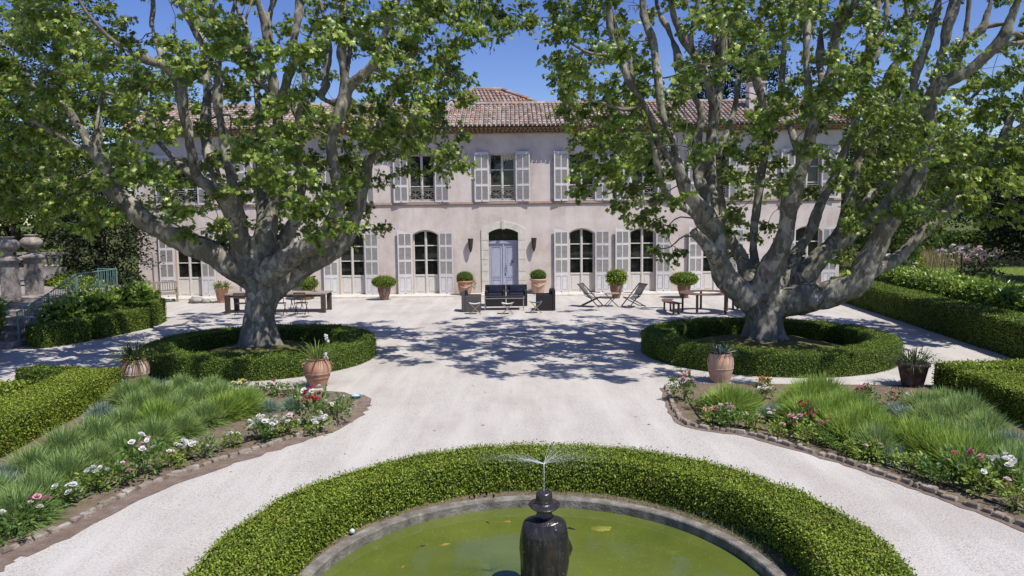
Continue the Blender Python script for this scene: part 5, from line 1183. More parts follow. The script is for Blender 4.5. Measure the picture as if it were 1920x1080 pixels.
    (-9.96,16.66,11.09,1.09), (-.71,16.71,11.43,1.24), (-2.19,16.63,9.85,1.05), (-9.24,19.56,11.71,1.13), (-5.24,12.15,10.07,1.26), (-.92,15.34,8.48,1.26), (-2.06,17.62,10.54,1.13), (-9.69,18.88,10.03,1.2),
    (-9.64,19.32,11.38,1.1), (-1.64,14.4,9.02,1.21), (-10.7,15.29,11.56,.96), (-3.3,13.91,8.64,.91), (-9.35,15.67,8.61,1.16), (-10.26,14.45,9.55,1.18), (-5.3,14.67,8.78,1.12), (-6.44,16.71,10.09,1.2),
    (-3.37,16.73,10.25,1.06), (-10.25,17.99,10.29,1), (-11.97,18.11,12.28,1.09), (-11.22,18.17,11.22,1.22), (-11.39,14.21,9.3,1.21), (-11.77,18.33,10.33,1.27), (-11.48,14.21,10.92,1.23), (-3.54,15.58,10.94,1.23),
    (-3.11,13.35,10.85,1.22), (-7.48,16.24,11.9,1.3), (-6.02,18.7,12.35,1.25), (-10.88,16.09,10.63,.95), (-5.21,14.61,9.81,1.16), (-.27,18.84,10.44,1.28), (-8.07,14.51,10.63,1.29), (-2.25,16.11,11.35,1.03),
    (-.4,17.07,8.94,.95), (-5.24,19.29,10.94,1.22), (-10.79,15.56,9.59,1.2), (-6.16,17.28,8.97,1.3), (-8.98,12.39,10.11,1.28), (-7.63,17.69,11.56,1.17), (-2.39,16.73,10.62,1.12), (-2.49,13.95,8.29,.94),
    (-12,17.18,11.83,.98), (-9.22,15.76,10.09,1.15), (-5.53,13.41,11.03,.96), (-10.06,13.6,8.19,.9), (-.08,20.04,9.89,1.23), (-9.9,16.74,11.73,.95), (-3.86,17.27,11.27,.99), (-4.4,13,8.63,1.14),
    (-12.18,18.13,11.62,1.29), (-5.13,15.21,9.42,1.25), (-5.19,15.57,9.1,1.27), (-7.54,16.35,11.16,.92), (-1.75,19.71,10.52,1.08), (-1.63,19.25,12.63,1.08), (-12.15,16.12,11.77,.94), (-4.76,16.76,9.36,1.04),
    (-3.26,15.02,10.6,1.28), (-9.27,19.28,11.58,1.18), (-10.78,18.56,10.43,1.15), (-11.71,17.86,12.12,1.29), (-8.16,20.1,12.57,1.29), (-12.2,20.3,12.65,1.16), (-10.74,15.83,10.2,1.1), (-4.52,13.14,9.7,1.28),
    (-1.03,20.24,10,1.07), (-2.84,13.04,7.94,1.23), (-4.25,17.06,12.03,1.25), (-4.44,18.07,11,1.11), (-6.74,15.31,11.18,1.05), (-2.15,18.03,11.95,.99), (-6.53,16.99,10.81,.93), (-9.41,13.35,10.38,1.21),
    (-4.73,15.03,9.74,1.11), (-8.13,14.02,11.16,1.25), (-4.28,15.56,10.44,1.14), (-10.6,19.58,12.51,1), (-8.74,12.36,9.18,1.22), (-5.14,15,10.23,1.18), (-11.29,16.1,11.2,1.22), (-4.51,17.65,10.04,.94),
    (-4.47,13.94,9.72,1.23), (-4.53,13.19,8.73,.92), (-7.11,18.29,10.95,1), (-9.85,19.92,12.94,1.21), (-11.34,19.22,12.82,1.16), (-5.22,16.74,10.26,1.28), (-.22,20.23,10.29,1.11), (-10.22,17.79,12.07,1.2),
    (-8.74,12.75,9.86,1.25), (-9.01,20.38,12.67,1.13), (-9.48,14.85,8.56,.91), (-11.03,15.44,9.07,1.03), (-9.98,12.88,8.47,1.29), (-4.57,15.39,10.18,1.28), (-.56,18.89,12.34,1.2), (-8.28,19.32,11.58,1.03),
    (-8.18,13.76,10.36,1.13), (-10.95,13.57,10.75,.98), (-1.71,16.14,10.22,1.09), (-7.49,17.51,11.39,1.05), (-7.97,13.25,10.28,1.25), (-4.02,16.17,11.73,1.16), (-9.31,20.19,12.73,1.2), (-4.9,16.66,9.31,.91),
    (-6.85,16.94,11.77,1.19), (-4.3,14.96,8.95,1.28), (-9.22,17.6,9.48,1.22), (-1,19.45,11.84,1.16), (-12.27,17.25,9.99,1.11), (-7.23,15.82,9.78,.91), (-7.99,17.32,9.32,1.05), (-2.93,17.53,10.4,.95),
    (-4.8,17.15,10.51,1.29), (-5.81,14.89,8.32,.95), (-10.17,13.39,8.35,.94), (-4.96,19.7,11.3,1.12), (-1.34,14.16,10.46,1.07), (-12.2,18.02,10.66,1.11), (-8.73,14.92,11.38,1.28), (-5.62,18.27,12.42,1.18),
    (-10.78,13.71,8.35,.94), (-4.7,15.09,8.98,.93), (-6.65,14.63,11.09,1.26), (-9.22,18.85,12.16,1.01), (-5.65,16.79,9.57,1.12), (-2.24,13.99,8.73,1.21), (-4.34,19.37,10.41,1.1), (-3.99,14.58,9.09,.97),
    (-12.09,20.39,10.32,1.03), (-5.4,14.59,9.79,.96), (-3.38,18.92,10.04,.97), (-5.95,12.67,9.68,1.19), (-14.2,19.97,8.84,.99), (-13.88,19.49,9.07,.83), (-11.08,16.49,7.97,.86), (-13.92,20.4,9.18,1.12),
    (-13.96,19.01,8.51,.88), (-13.55,18.33,7.88,.96), (-12.38,17.66,7.71,1.04), (-12.44,17.79,8.13,.93), (-14.32,21,8.63,1.06), (-14.23,20.93,8.45,.98), (-13.62,17.84,7.48,1.06), (-14.47,19.13,7.79,1.16),
    (-14.58,19.92,7.85,1.09), (-14.81,20.09,7.74,.83), (-14.07,20.32,8.21,1.06), (-12.73,18.22,7.64,.87), (-12.1,17.57,7.6,1.13), (-14.43,21.27,8.03,.98), (-14.63,18.22,6.89,1.01), (-14.3,18.28,7.28,1.06),
    (-15.28,19.66,7.17,1.02), (-15,19.83,7.59,1.02), (-14.08,19,7.06,.82), (-13.93,19.07,7.48,.89), (-13.91,19.55,7.37,1.06), (-14,19.64,7.49,.83), (-13.46,19.81,7.25,.81), (-13.97,20.16,7.36,1.05),
    (-14.81,18.93,6.6,1.18), (-15.11,18.85,6.89,.81), (-14.08,18.39,6.59,1.04), (-15.19,19.76,6.73,1.12), (-14.13,19.27,6.96,1.07), (-14.31,19.15,6.8,.91), (-13.66,18.9,6.8,1.11), (-14.26,20.42,6.74,1.19),
    (-11.84,17.33,6.36,1.09), (-13.34,19.8,6.91,.84), (-14.92,19.01,6.23,.89), (-14.9,18.9,5.94,1.01), (-15.03,19.37,6.13,1.14), (-15.79,20.17,6.35,.81), (-13.45,18.23,6.13,.92), (-13.86,19.04,6.34,1.15),
    (-13.98,19.33,6.48,1.05), (-14.33,19.71,6.09,1.04), (-12.62,18.2,5.85,1.2), (-13.32,19.45,6.01,1.04), (-14.7,18.68,5.66,1.19), (-15.64,19.92,5.98,1.1), (-14.1,18.1,5.7,1.13), (-15.51,19.77,5.57,1.19),
    (-13.71,18.15,5.41,.84), (-14.4,19.64,5.92,1.19), (-14.32,20,5.81,1.05), (-13.35,19.01,5.55,.82), (-11.94,17.64,5.36,1.08), (-12.46,17.96,5.56,.83), (-15.74,19.58,5.07,1.14), (-14.66,18.53,4.97,1.11),
    (-13.8,18,5.24,1.16), (-15.78,20.12,5.03,.97), (-13.5,18.14,5.27,1.14), (-13.65,18.4,5.2,.83), (-12.74,17.95,5.14,1.13), (-13.9,19.25,5.32,.95), (-13.38,19.43,5.18,.91), (-12.48,18.08,4.81,.97),
    (-14.57,18.75,4.62,1.05), (-14.49,18.98,4.79,1.19), (-14.34,18.8,4.49,1), (-13.43,18.11,4.67,1.06), (-14.49,20.52,4.7,1.01), (-14.11,19.73,4.54,1.06), (-12.53,18.24,4.43,1.15), (-13.64,19.81,4.63,.94),
    (-14.05,18.52,3.83,.94), (-13.66,18.26,4.04,.91), (-13.61,19.07,4.25,.84), (-13.93,18.95,3.8,.99), (-13.55,19.22,4.24,1.17), (-13.16,19.32,4.11,.89),
]
CL_R = [
    (.58,18.22,8.22,.89), (1.07,18.08,8.18,1.18), (1.68,21.47,9.44,1.08), (1.54,17.79,8.08,.94), (1.09,16.94,8.21,.92), (1.57,18.01,8.25,.92), (1.95,17.7,8.25,.99), (2.38,22.31,9.75,.81),
    (2.95,21.32,9.49,.95), (2.02,15.45,7.84,.87), (3.35,22.59,9.39,1.18), (3.88,21.52,9.24,.84), (3.76,14.76,7.25,.94), (4.69,17.31,7.92,1.17), (4.51,15.54,7.71,.83), (6.95,24.31,9.85,.86),
    (6.05,17.97,8.26,.89), (6.04,18.52,8.26,.97), (6.86,18.93,8.76,1.14), (7.88,20.43,8.67,1.12), (5.57,15.14,7.54,1.14), (9.13,24.49,10.03,1.14), (7.39,18.87,8.52,1.09), (6.06,15.13,7.55,.95),
    (8.56,20.38,8.64,1), (6.63,16.51,8.06,1.11), (9.46,21.96,9.14,1.08), (7.7,17.54,8.02,1.08), (9.7,21.01,8.9,.92), (9.41,19.84,8.66,.8), (9.63,20.8,9.14,.99), (8.63,17.46,7.97,1.06),
    (11.74,22.3,9.46,1.15), (12.25,23.42,9.37,1.01), (12.4,23.13,9.38,.99), (11.62,21.1,8.93,.87), (1.31,18.54,8.09,.85), (1.34,16.29,7.49,1.05), (1.13,18.26,7.89,1.03), (2.33,21.22,8.66,1.06),
    (1.91,19.63,8.43,1.03), (2.52,17.78,7.73,1.16), (2.91,19.95,8.27,.86), (4.02,16.88,7.67,1.19), (5.63,20.02,8.06,.9), (5.04,17.05,7.62,1.19), (5.54,18.75,8.09,.85), (7.11,22.07,8.89,1.13),
    (5.13,16.55,7.44,1.17), (5.24,15.21,7.22,1.2), (7.87,20.59,8.42,1.04), (8.43,21.86,8.93,.92), (7.99,18.61,7.91,.94), (7.63,16.4,7.6,.98), (9.25,19.47,7.91,.81), (10.57,20.29,8.19,.99),
    (1.07,17.74,7.14,1.06), (1.88,17.55,7.43,1.17), (2.16,16.34,7.03,1.05), (2.25,15.45,6.85,.82), (3.54,22.27,8.11,.85), (3.08,19.86,7.84,1), (3.77,20.81,8.19,.86), (5.1,20.25,7.77,.91),
    (5.02,19.18,7.44,.85), (4.56,15.56,6.7,1.09), (6.25,20.81,8.14,.84), (7.55,23.12,8.55,.99), (4.43,13.87,6.32,1.09), (7.19,20.99,7.68,.89), (8.86,22.51,8.14,.86), (8.66,20.23,7.85,.94),
    (9.34,20.57,7.64,1.12), (8.87,19.18,7.35,1.04), (8.34,17.9,7.14,.84), (11.11,23.01,8.62,.99), (9.32,18.7,7.67,1.16), (7.8,15.07,6.67,.86), (9.15,15.98,6.67,.9), (10.01,16.86,7.12,.99),
    (13.96,21.71,8.09,1.08), (11.17,16.95,6.82,1.07), (1.28,21.21,7.44,1.01), (1.16,16.83,6.83,1.16), (1.26,17.38,6.54,.9), (1.71,17.39,6.96,.96), (1.53,16,6.69,1.19), (1.74,18.95,7.04,1.01),
    (1.56,17.4,6.84,1.02), (2.33,17.68,6.62,.81), (2.93,18.74,6.95,1.05), (2.98,18.23,6.68,.98), (3.06,17.29,6.9,.84), (3.48,14.77,6.38,.9), (4.67,17.51,6.7,.82), (5.9,18.65,7.05,.84),
    (7.14,22.16,7.7,1.02), (7.48,19.28,7,1.13), (9.13,21.67,7.33,.91), (6.2,14.32,6.27,.87), (7.67,17.84,6.68,.83), (6.88,15.5,6.31,.82), (10.98,23.82,7.62,1.04), (8.48,18.56,6.93,.93),
    (10.26,22.76,7.61,1.09), (7.63,16.83,6.56,1.08), (8.33,16.5,6.37,.93), (9.68,19.19,7.02,.98), (10.03,20.04,6.91,1.19), (9.72,19.07,6.81,.82), (10.53,19.73,7.34,.99), (9.9,17.43,6.77,1.02),
    (10.93,17.88,6.87,.9), (12.92,20.1,6.94,.96), (11.72,17.49,6.66,.87), (13.94,21.47,7.25,.88), (1.47,19.51,6.52,.91), (1.78,19.89,6.75,1.1), (2.36,22.06,7.13,.91), (2.25,21.02,7.1,1.07),
    (3.08,21.94,6.87,1.1), (2.6,19.7,6.79,1.16), (2.41,19.84,6.4,.96), (3.19,20.74,6.98,1.16), (3.17,18.81,6.42,.84), (3.45,21.25,6.84,.95), (3.05,18.2,6.53,.91), (4.08,20.78,6.98,1.11),
    (3.58,20.19,6.94,1.13), (4.2,19.11,6.56,1.01), (4.01,17.89,6.42,1.04), (3.82,16.46,6.31,1.03), (7.08,21.59,6.8,1.09), (8.51,24.1,7.05,.93), (8.65,23.81,7.13,.89), (6.29,16.1,6.02,.88),
    (6.16,16.57,6.28,1.05), (9.48,22.74,6.9,1.12), (9.99,24.04,6.97,1.05), (6.73,15.8,6.13,.88), (9.31,21.46,6.87,1.1), (8.6,20.21,6.7,.95), (10.03,21.43,6.9,1), (7.66,16,5.79,1.1),
    (7.72,16.38,6.13,.99), (10.87,23.55,7,.95), (10.99,22.27,6.83,1.03), (11.12,22.81,7.14,1.01), (8.4,17.47,6.25,1.07), (10.06,19.55,6.74,1.19), (12.19,23.33,7.18,.84), (8.08,15.6,5.78,1.11),
    (10.38,19.38,6.63,.95), (13.13,23.26,7.27,.98), (13.51,22.75,7.14,1.07), (11.43,18.87,6.63,1.11), (12.94,20.31,6.39,1.05), (13.15,21.2,7.03,.97), (13.97,21.68,6.63,.95), (11.99,17.91,6.05,1.11),
    (1.45,20.51,6.34,.95), (2,22.01,6.39,1.08), (1.81,20.22,6.38,.95), (2.91,22.65,6.43,.9), (2.6,19.89,6.24,1.09), (2.48,20.85,6.25,.8), (3.17,20.44,6.18,1.12), (2.37,16.38,5.65,.95),
    (3.31,19.29,6.13,1.06), (4.51,21.49,6.29,1.17), (4.08,18.07,5.61,.87), (5.38,20.04,5.97,.96), (5.39,16.46,5.48,.94), (5.57,17.1,5.68,.98), (5.65,16.5,5.7,1.19), (7.8,22.47,6.54,1.1),
    (7.35,18.78,5.85,1.05), (7.77,19.25,5.77,1.16), (6.27,15.65,5.67,1.1), (9.67,22.8,6.71,1), (9.24,20.61,6.4,.85), (8.13,17.3,5.66,1.18), (9.77,21.46,6.5,.84), (11.43,23.17,6.36,1.09),
    (11,22.8,6.32,.85), (9.04,18.03,5.92,.8), (11.64,23.21,6.44,.99), (12.09,23.5,6.64,.88), (8.27,16.18,5.62,.97), (8.97,17.04,5.59,.86), (10.08,19.29,5.85,1.03), (10.63,19.66,6.12,1.01),
    (11.76,20.92,6.12,.97), (9.91,16.85,5.72,.9), (10.31,17.91,5.57,1.05), (13.15,21.23,6.4,.93), (13.1,21.98,6.2,1.03), (13.07,20.17,6.1,1.09), (11.63,18.51,5.88,.84), (11.84,18.99,5.78,1.15),
    (14.16,21.55,6.4,1.12), (1.7,20.13,5.66,1.17), (1.9,17.36,5.29,.82), (2.17,19.19,5.51,1.17), (1.88,18.26,5.4,1.1), (2.6,20.27,5.46,.85), (2.54,21.02,5.57,.84), (2.47,17.3,5.47,.84),
    (2.76,17.17,5.11,1.08), (2.61,17.87,5.31,.94), (2.45,16.97,5.15,1.11), (3.69,19.61,5.45,1.15), (4.73,22.82,5.95,.85), (3.96,16.55,4.98,1.06), (5.14,18.1,5.12,1.14), (6.93,22.91,5.88,1.07),
    (7.25,21.79,5.71,1.05), (6.61,19.77,5.69,.8), (7.68,22.96,5.66,.82), (9.31,23.1,5.52,.9), (9.36,21.12,5.68,.89), (9.31,20.54,5.47,1.1), (8.44,18.06,5.34,1.09), (10.25,22.1,5.65,.98),
    (11,22.77,5.92,.86), (10.67,22.12,6.01,.84), (10.21,19.54,5.28,1.01), (11.24,22.02,5.51,1.05), (11.46,21.49,5.56,1.14), (12.75,23.67,5.59,.88), (8.89,16.49,5.21,.95), (8.48,15.71,5.18,.97),
    (10.11,17.24,5.25,1.18), (10.43,17.63,5.14,.96), (9.36,16.18,5.14,.98), (12.74,20.75,5.33,1.11), (13.25,21.4,5.36,.97), (13.26,20.67,5.31,.98), (11.31,18.03,5.36,1.07), (13.85,21.11,5.55,.95),
    (2.1,21.32,5.16,.89), (1.63,17.13,4.66,1.01), (1.86,19.99,4.93,.84), (2.77,21.9,5.27,1.11), (2.12,17.14,4.72,1.01), (3.33,20.66,4.82,.82), (3.03,19.23,4.97,.86), (2.5,16.56,4.78,1.07),
    (3.26,18.15,5.08,1.17), (3.32,18.49,5.1,1.18), (4.44,21.23,5.26,.98), (5.4,21.41,5.2,.98), (4.61,17.89,4.97,.91), (5.93,19.87,5.05,1.14), (6.8,20.89,4.95,.96), (6.25,19.25,5.12,1.15),
    (7.26,20.67,4.96,.87), (6.3,16.17,4.89,1.1), (8.38,21,5.28,.91), (7.12,16.7,4.73,.93), (10.71,22.84,4.92,1.05), (9.34,19.56,5.08,.93), (9.05,18.64,4.64,1.11), (9.59,18.82,4.62,1.14),
    (11.15,21.67,4.9,.98), (9.84,19,5.03,1.17), (10.82,20.73,5.12,.97), (8.84,16.03,4.74,1.13), (10.97,19.68,5.04,1.03), (12.11,21.88,4.81,.92), (13.3,22.78,5.33,.82), (11.52,19.83,5.03,.82),
    (12.52,21.81,4.75,.89), (10.41,17.47,4.92,1.19), (10.06,16.66,4.79,.84), (13.82,22.15,4.91,1.13), (11.45,18.16,4.94,.83), (12.25,19.48,4.75,.8), (13.71,20.27,4.71,1.09), (12.8,18.89,4.79,1.03),
    (12.04,18.27,5.01,.98), (1.62,17.52,4.14,1.04), (2.99,22.04,4.56,1.05), (2.35,17.48,4.54,.99), (2.71,18.56,4.26,.99), (2.88,18.25,4.19,1.02), (3.41,17.95,4.44,.99), (4.21,19.29,4.6,1.02),
    (5.59,19.79,4.68,.92), (5.52,18.89,4.55,1.16), (6.18,21.54,4.58,1.05), (7.5,23.45,4.72,.98), (5.9,16.61,4.26,1.07), (7.29,20.15,4.42,1.11), (8.07,18.29,4.23,1.07), (10.03,21.22,4.37,1.17),
    (10.21,21.48,4.32,.89), (10.99,21.96,4.73,.89), (10.75,21.62,4.43,1.11), (10.89,20.23,4.41,1.2), (12.17,23.35,4.38,.83), (10.68,20.01,4.28,1.12), (11.21,20.6,4.4,1.08), (12.48,22,4.26,.83),
    (12.67,22.94,4.22,1.1), (12.26,20.77,4.37,1.05), (13.5,22.76,4.33,1), (11.68,20.05,4.27,.82), (10.04,16.57,4.21,.88), (11.39,18.3,4.39,1.12), (12.09,20.02,4.26,1.16), (11.87,18.72,4.42,.8),
    (11.56,18.41,4.46,1.11), (11.83,18.16,4.34,.92), (13,19.51,4.53,.91), (11.54,17.55,4.1,.98), (2.73,17.98,3.71,.97), (3.63,20.34,3.6,1.01), (3.77,19.75,3.78,.95), (3.81,18.95,4.06,.8),
    (3.87,17.67,3.91,.93), (7.27,23.05,4.18,1.03), (8.37,23.1,4.19,1.17), (8.37,22.51,3.93,1.04), (8.08,19.94,4.08,.87), (8.88,19.61,3.59,1.11), (9.43,19.53,3.61,1.15), (8.52,18.34,3.54,1.17),
    (8.45,16.54,3.65,.91), (8.83,16.4,3.66,.94), (10.78,19.76,3.95,.95), (12.49,22.77,3.9,1.04), (13.12,22.03,4.11,.84), (12.18,21.17,3.67,1.05), (10.99,17.77,3.79,.89), (13.47,22.43,4.12,1.18),
    (11.07,18.21,3.81,1.11), (13.65,21.61,3.57,.82), (12.41,18.78,3.69,.92), (3.44,20.03,3.5,1.06), (4.11,20.83,3.24,.86), (4.39,21.04,3.23,.93), (5.54,19.41,3.21,1.02), (4.91,16.75,3.53,1.03),
    (7.57,22.14,3.18,1.19), (7.64,16.98,3.26,1.18), (9.61,17.21,3.46,1.09), (12,20.88,3.03,1.11), (13.06,20.12,3.37,1.08), (3.69,19.07,2.68,1.16), (4.64,21.49,2.46,.88), (6.03,20.38,2.61,1.2),
    (6.77,20.8,2.91,.83), (7.37,19.51,2.47,1.1), (7.8,17.74,2.54,1.16), (10.69,19.94,2.44,.89), (6.36,21.71,1.73,.87), (6.5,19.34,2.25,1.07), (2.15,22.12,9.83,1.08), (2.13,17.77,8.86,.87),
    (2.32,17.34,8.6,.9), (2.97,19.19,9.37,.9), (3.63,22.13,10.15,1.18), (3.94,18.65,8.79,1.02), (4.98,21.11,9.48,.97), (5.26,19.87,9.39,.8), (6.33,23.76,10.22,1.08), (5.74,18.57,8.79,1),
    (6.51,18.87,8.94,1.18), (8.96,19.62,9.04,.9), (6.76,15.04,7.98,.86), (7.29,15.19,7.87,1.13), (10.5,21.29,9.47,1.09), (11.83,23.05,10.27,.97), (7.86,14.98,7.8,.88), (9.57,17.84,8.8,.98),
    (10.15,17.67,8.73,1), (12.92,21.99,9.78,1.16), (11.72,19.46,9.2,1.02), (11.67,18.62,9.04,1.13), (12.51,19.3,9.01,.92), (12.87,19.68,9.24,1.15), (2.22,16.99,8.89,.9), (3.29,18.56,9.46,.9),
    (4.23,21.28,10.53,.95), (5.34,21.14,10.43,.96), (5.49,18.37,9.55,1.08), (6.94,20.65,9.86,.83), (7.24,22.09,10.26,1.09), (5.18,14.32,8.07,.86), (8.66,18.61,9.45,.89), (9.99,21.36,10.13,.97),
    (9.09,18.68,9.52,1.18), (10.27,20.72,10.28,1.13), (10.65,20.2,10.14,.95), (12.45,22.5,10.55,.9), (10.28,16.95,8.82,1.16), (13.63,22.77,10.6,.93), (13.79,22.25,10.51,1.08), (3.27,20.48,10.69,.95),
    (3.57,17.35,9.68,.85), (4.95,16.23,8.97,.92), (4.67,15.89,9.16,.96), (7.64,23.54,11.77,1.18), (7.12,21.84,11.19,.94), (8.36,21.77,10.9,.94), (6.93,16.64,9.44,.92), (6.21,15.42,8.67,.84),
    (9.01,20.56,10.61,1.01), (6.01,14.05,8.38,1.18), (10.64,21.51,10.9,1.1), (7.6,15.92,8.84,.86), (10.67,18.54,9.96,1.2), (12.56,22.43,10.94,1.2), (13.28,22.32,11.35,1.03), (11.52,18.99,10.02,1.18),
    (4.19,21.66,11.55,1.2), (4.09,21.36,11.43,1.01), (3.2,14.34,8.85,1.06), (4.25,18.92,10.5,.98), (10.74,23.76,12.5,.89), (8.42,18.01,10.02,.81), (9.84,20.01,10.99,.87), (3.82,14.52,9.46,1.18),
    (5.69,21,11.85,1.15), (9.15,21.09,11.97,.91), (9.48,17.15,10.18,1.09), (7.4,12.81,8.75,1.09), (2.58,13.87,9.02,.95), (5.76,19.57,10.02,1.07), (1.02,16.21,10.43,.9), (9.54,14.4,10.9,.97),
    (3.51,12.83,10.5,1.04), (12.49,17.59,11.11,.98), (4.53,15.98,10.15,1.15), (9.25,20.29,11.54,1.22), (2.81,16.21,10.86,1.01), (5.35,13.65,9.47,.91), (6.24,15,10.59,1.1), (7.85,15.32,9.27,1.17),
    (9.47,15.49,9.56,1.16), (6.61,13.51,9.45,.91), (6.28,12.9,10.18,1.22), (10.78,19.14,12.73,.98), (4.42,13.45,8.25,1.26), (3.36,13.62,9.83,1.18), (7.84,12.13,9.17,1.12), (10.67,16.29,11.39,1.24),
    (8.57,12.03,8.97,1.2), (9.82,19.05,11.79,1.03), (8.61,18.12,9.92,1.25), (7.2,15.91,9.19,1.23), (9.95,15.92,11.35,1.11), (6.32,16.89,9.61,1.22), (.75,19.81,9.8,1.09), (6,12.49,8.64,1),
    (7.86,18.55,12.4,.98), (8.32,15.11,10.87,1.07), (5.31,13.42,9.68,1.29), (11.28,17.46,11.78,1.07), (11.14,16.2,11.03,1.06), (9.81,13.44,8.76,1.01), (9.23,13.98,10.11,1.27), (6.59,16.93,11.79,.96),
    (5.66,18.17,11.95,1.23), (6.18,14.76,9.96,1.29), (7.3,14.3,9.06,1.26), (7.71,19.93,10.04,1.05), (7.66,17.92,10.07,1.06), (5.55,12.34,10.21,1.05), (2.48,15.86,10.89,1.07), (10.35,15.15,9.29,.93),
    (9.9,17.39,9.14,1.04), (6.92,19.51,10.97,.95), (7.93,14.31,11.11,1.16), (5.6,20.23,10.05,1.04), (1.04,14.99,8.52,1.26), (2.03,19.59,9.9,1.29), (4.22,13.25,8.48,.98), (6.3,12.07,9.97,.93),
    (2.02,16.08,11.21,1.26), (7.24,19.41,10.05,1.19), (4,19.56,12.1,1.1), (6.69,13.88,9.36,.96), (7.22,16.55,11.06,1.04), (2.88,17.15,10.64,1), (2.78,18.64,10.32,.93), (7.34,14.4,8.84,.95),
    (4.34,19.57,10.34,1.06), (10.01,19.12,12.51,1.12), (6.82,14.71,8.36,1.17), (12.2,19.1,12.26,1.16), (4.09,18.8,11.27,.97), (6.96,19.95,10.32,1.29), (3.06,17.2,11.74,1.15), (11.71,17.22,9.97,1.01),
    (2.94,16.76,11.12,1.09), (12.19,16.81,11.46,1.24), (10.71,16.73,9.88,1.05), (3.66,19.66,11.74,1.13), (7.66,12.25,10.1,1.26), (11.98,15.44,8.51,1.26), (10.84,17.72,10.57,1.13), (3.21,18.98,10.06,1.2),
    (3.26,19.42,11.41,1.1), (11.26,14.5,9.05,1.21), (2.2,15.39,11.59,.96), (9.6,14.01,8.67,.91), (3.55,15.77,8.64,1.16), (2.64,14.55,9.58,1.18), (7.6,14.77,8.81,1.12), (6.46,16.81,10.12,1.2),
    (9.53,16.83,10.28,1.06), (2.65,18.09,10.32,1), (.93,18.21,12.31,1.09), (1.68,18.27,11.25,1.22), (1.51,14.31,9.33,1.21), (1.13,18.43,10.36,1.27), (1.42,14.31,10.95,1.23), (9.36,15.68,10.97,1.23),
    (9.79,13.45,10.88,1.22), (5.42,16.34,11.93,1.3), (6.88,18.8,12.38,1.25), (2.02,16.19,10.66,.95), (7.69,14.71,9.84,1.16), (12.63,18.94,10.47,1.28), (4.83,14.61,10.66,1.29), (10.65,16.21,11.38,1.03),
    (12.5,17.17,8.97,.95), (7.66,19.39,10.97,1.22), (2.11,15.66,9.62,1.2), (6.74,17.38,9,1.3), (3.92,12.49,10.14,1.28), (5.27,17.79,11.59,1.17), (10.51,16.83,10.65,1.12), (10.41,14.05,8.32,.94),
    (.9,17.28,11.86,.98), (3.68,15.86,10.12,1.15), (7.37,13.51,11.06,.96), (2.84,13.7,8.22,.9), (12.82,20.14,9.92,1.23), (3,16.84,11.76,.95), (9.04,17.37,11.3,.99), (8.5,13.1,8.66,1.14),
    (.72,18.23,11.65,1.29), (7.77,15.31,9.45,1.25), (7.71,15.67,9.13,1.27), (5.36,16.45,11.19,.92), (11.15,19.81,10.55,1.08), (11.27,19.35,12.66,1.08), (.75,16.22,11.8,.94), (8.14,16.86,9.39,1.04),
    (9.64,15.12,10.63,1.28), (3.63,19.38,11.61,1.18), (2.12,18.66,10.46,1.15), (1.19,17.96,12.15,1.29), (4.74,20.2,12.6,1.29), (.7,20.4,12.68,1.16), (2.16,15.93,10.23,1.1), (8.38,13.24,9.73,1.28),
    (11.87,20.34,10.03,1.07), (10.06,13.14,7.97,1.23), (8.65,17.16,12.06,1.25), (8.46,18.17,11.03,1.11), (6.16,15.41,11.21,1.05), (10.75,18.13,11.98,.99), (6.37,17.09,10.84,.93), (3.49,13.45,10.41,1.21),
    (8.17,15.13,9.77,1.11), (4.77,14.12,11.19,1.25), (13.21,19.34,8.49,1.04), (13.87,19.96,8.91,.9), (13.32,19.04,8.59,1.12), (12.99,18.17,8.02,.95), (13.46,19.57,8.04,1), (13.65,20.23,8.1,.83),
    (14.06,19.49,8.33,1.05), (12.98,18.35,8.01,1.05), (13.46,18.12,7.59,1.05), (13.35,18.16,7.98,.84), (14.16,20.92,8.11,.94), (13.21,19.03,7.49,.9), (14.71,20.23,7.85,1.11), (14.71,20.3,7.93,1.06),
    (14.05,18.85,7.37,1.18), (13.66,18.04,7.01,1.01), (15.55,20.04,7.81,1.1), (14.8,19.48,7.64,1.15), (14.02,19.96,7.22,1.03), (12.04,17.6,6.8,.81), (13,18.21,6.97,.93), (12.95,18.35,6.95,1.19),
    (14.33,19.29,6.9,1.18), (15.12,20.05,6.86,1.1), (15.22,19.45,7.07,.93), (15.94,20.34,7.27,.89), (15.42,19.36,6.84,.89), (14.65,18.54,6.63,1), (13.39,19.15,6.43,.87), (13.75,19.58,6.43,.96),
    (13.37,18.47,6.38,.94), (13.96,19.23,6.24,1.06), (15.38,20.28,6.5,.9), (14.65,19.36,6.31,1.04), (13.86,18.14,6.5,1.16), (14.71,19.07,6.34,1.15), (15.78,19.52,6.52,.89), (16.39,20.14,6.74,1.01),
    (12.46,18.26,5.54,1.07), (13.84,20.23,6.24,1.16), (14.27,19.52,5.84,.86), (14.31,19.52,6.03,.81), (14.21,19.14,5.87,.97), (14.53,19.53,6.19,.94), (14.98,19.59,6.01,1.1), (15.06,19.49,6.13,1.04),
    (15.2,18.9,5.6,1.01), (14.62,18.51,5.98,.87), (14.16,20.73,5.75,1.03), (12.92,18.65,5.29,1.15), (13.18,18.11,5.29,.8), (12.85,18.13,5.15,.98), (14.05,18.74,5.38,1.18), (14.71,19.29,5.23,1.18),
    (14.39,18.38,5.41,.86), (14.9,19.45,5.44,.88), (15.16,19.1,5.43,1.15), (15.25,18.66,5.12,1.13), (13.35,19.39,4.8,.89), (13.89,19.99,5.02,.89), (13.2,18.08,4.91,.98), (13.67,18.64,4.72,1),
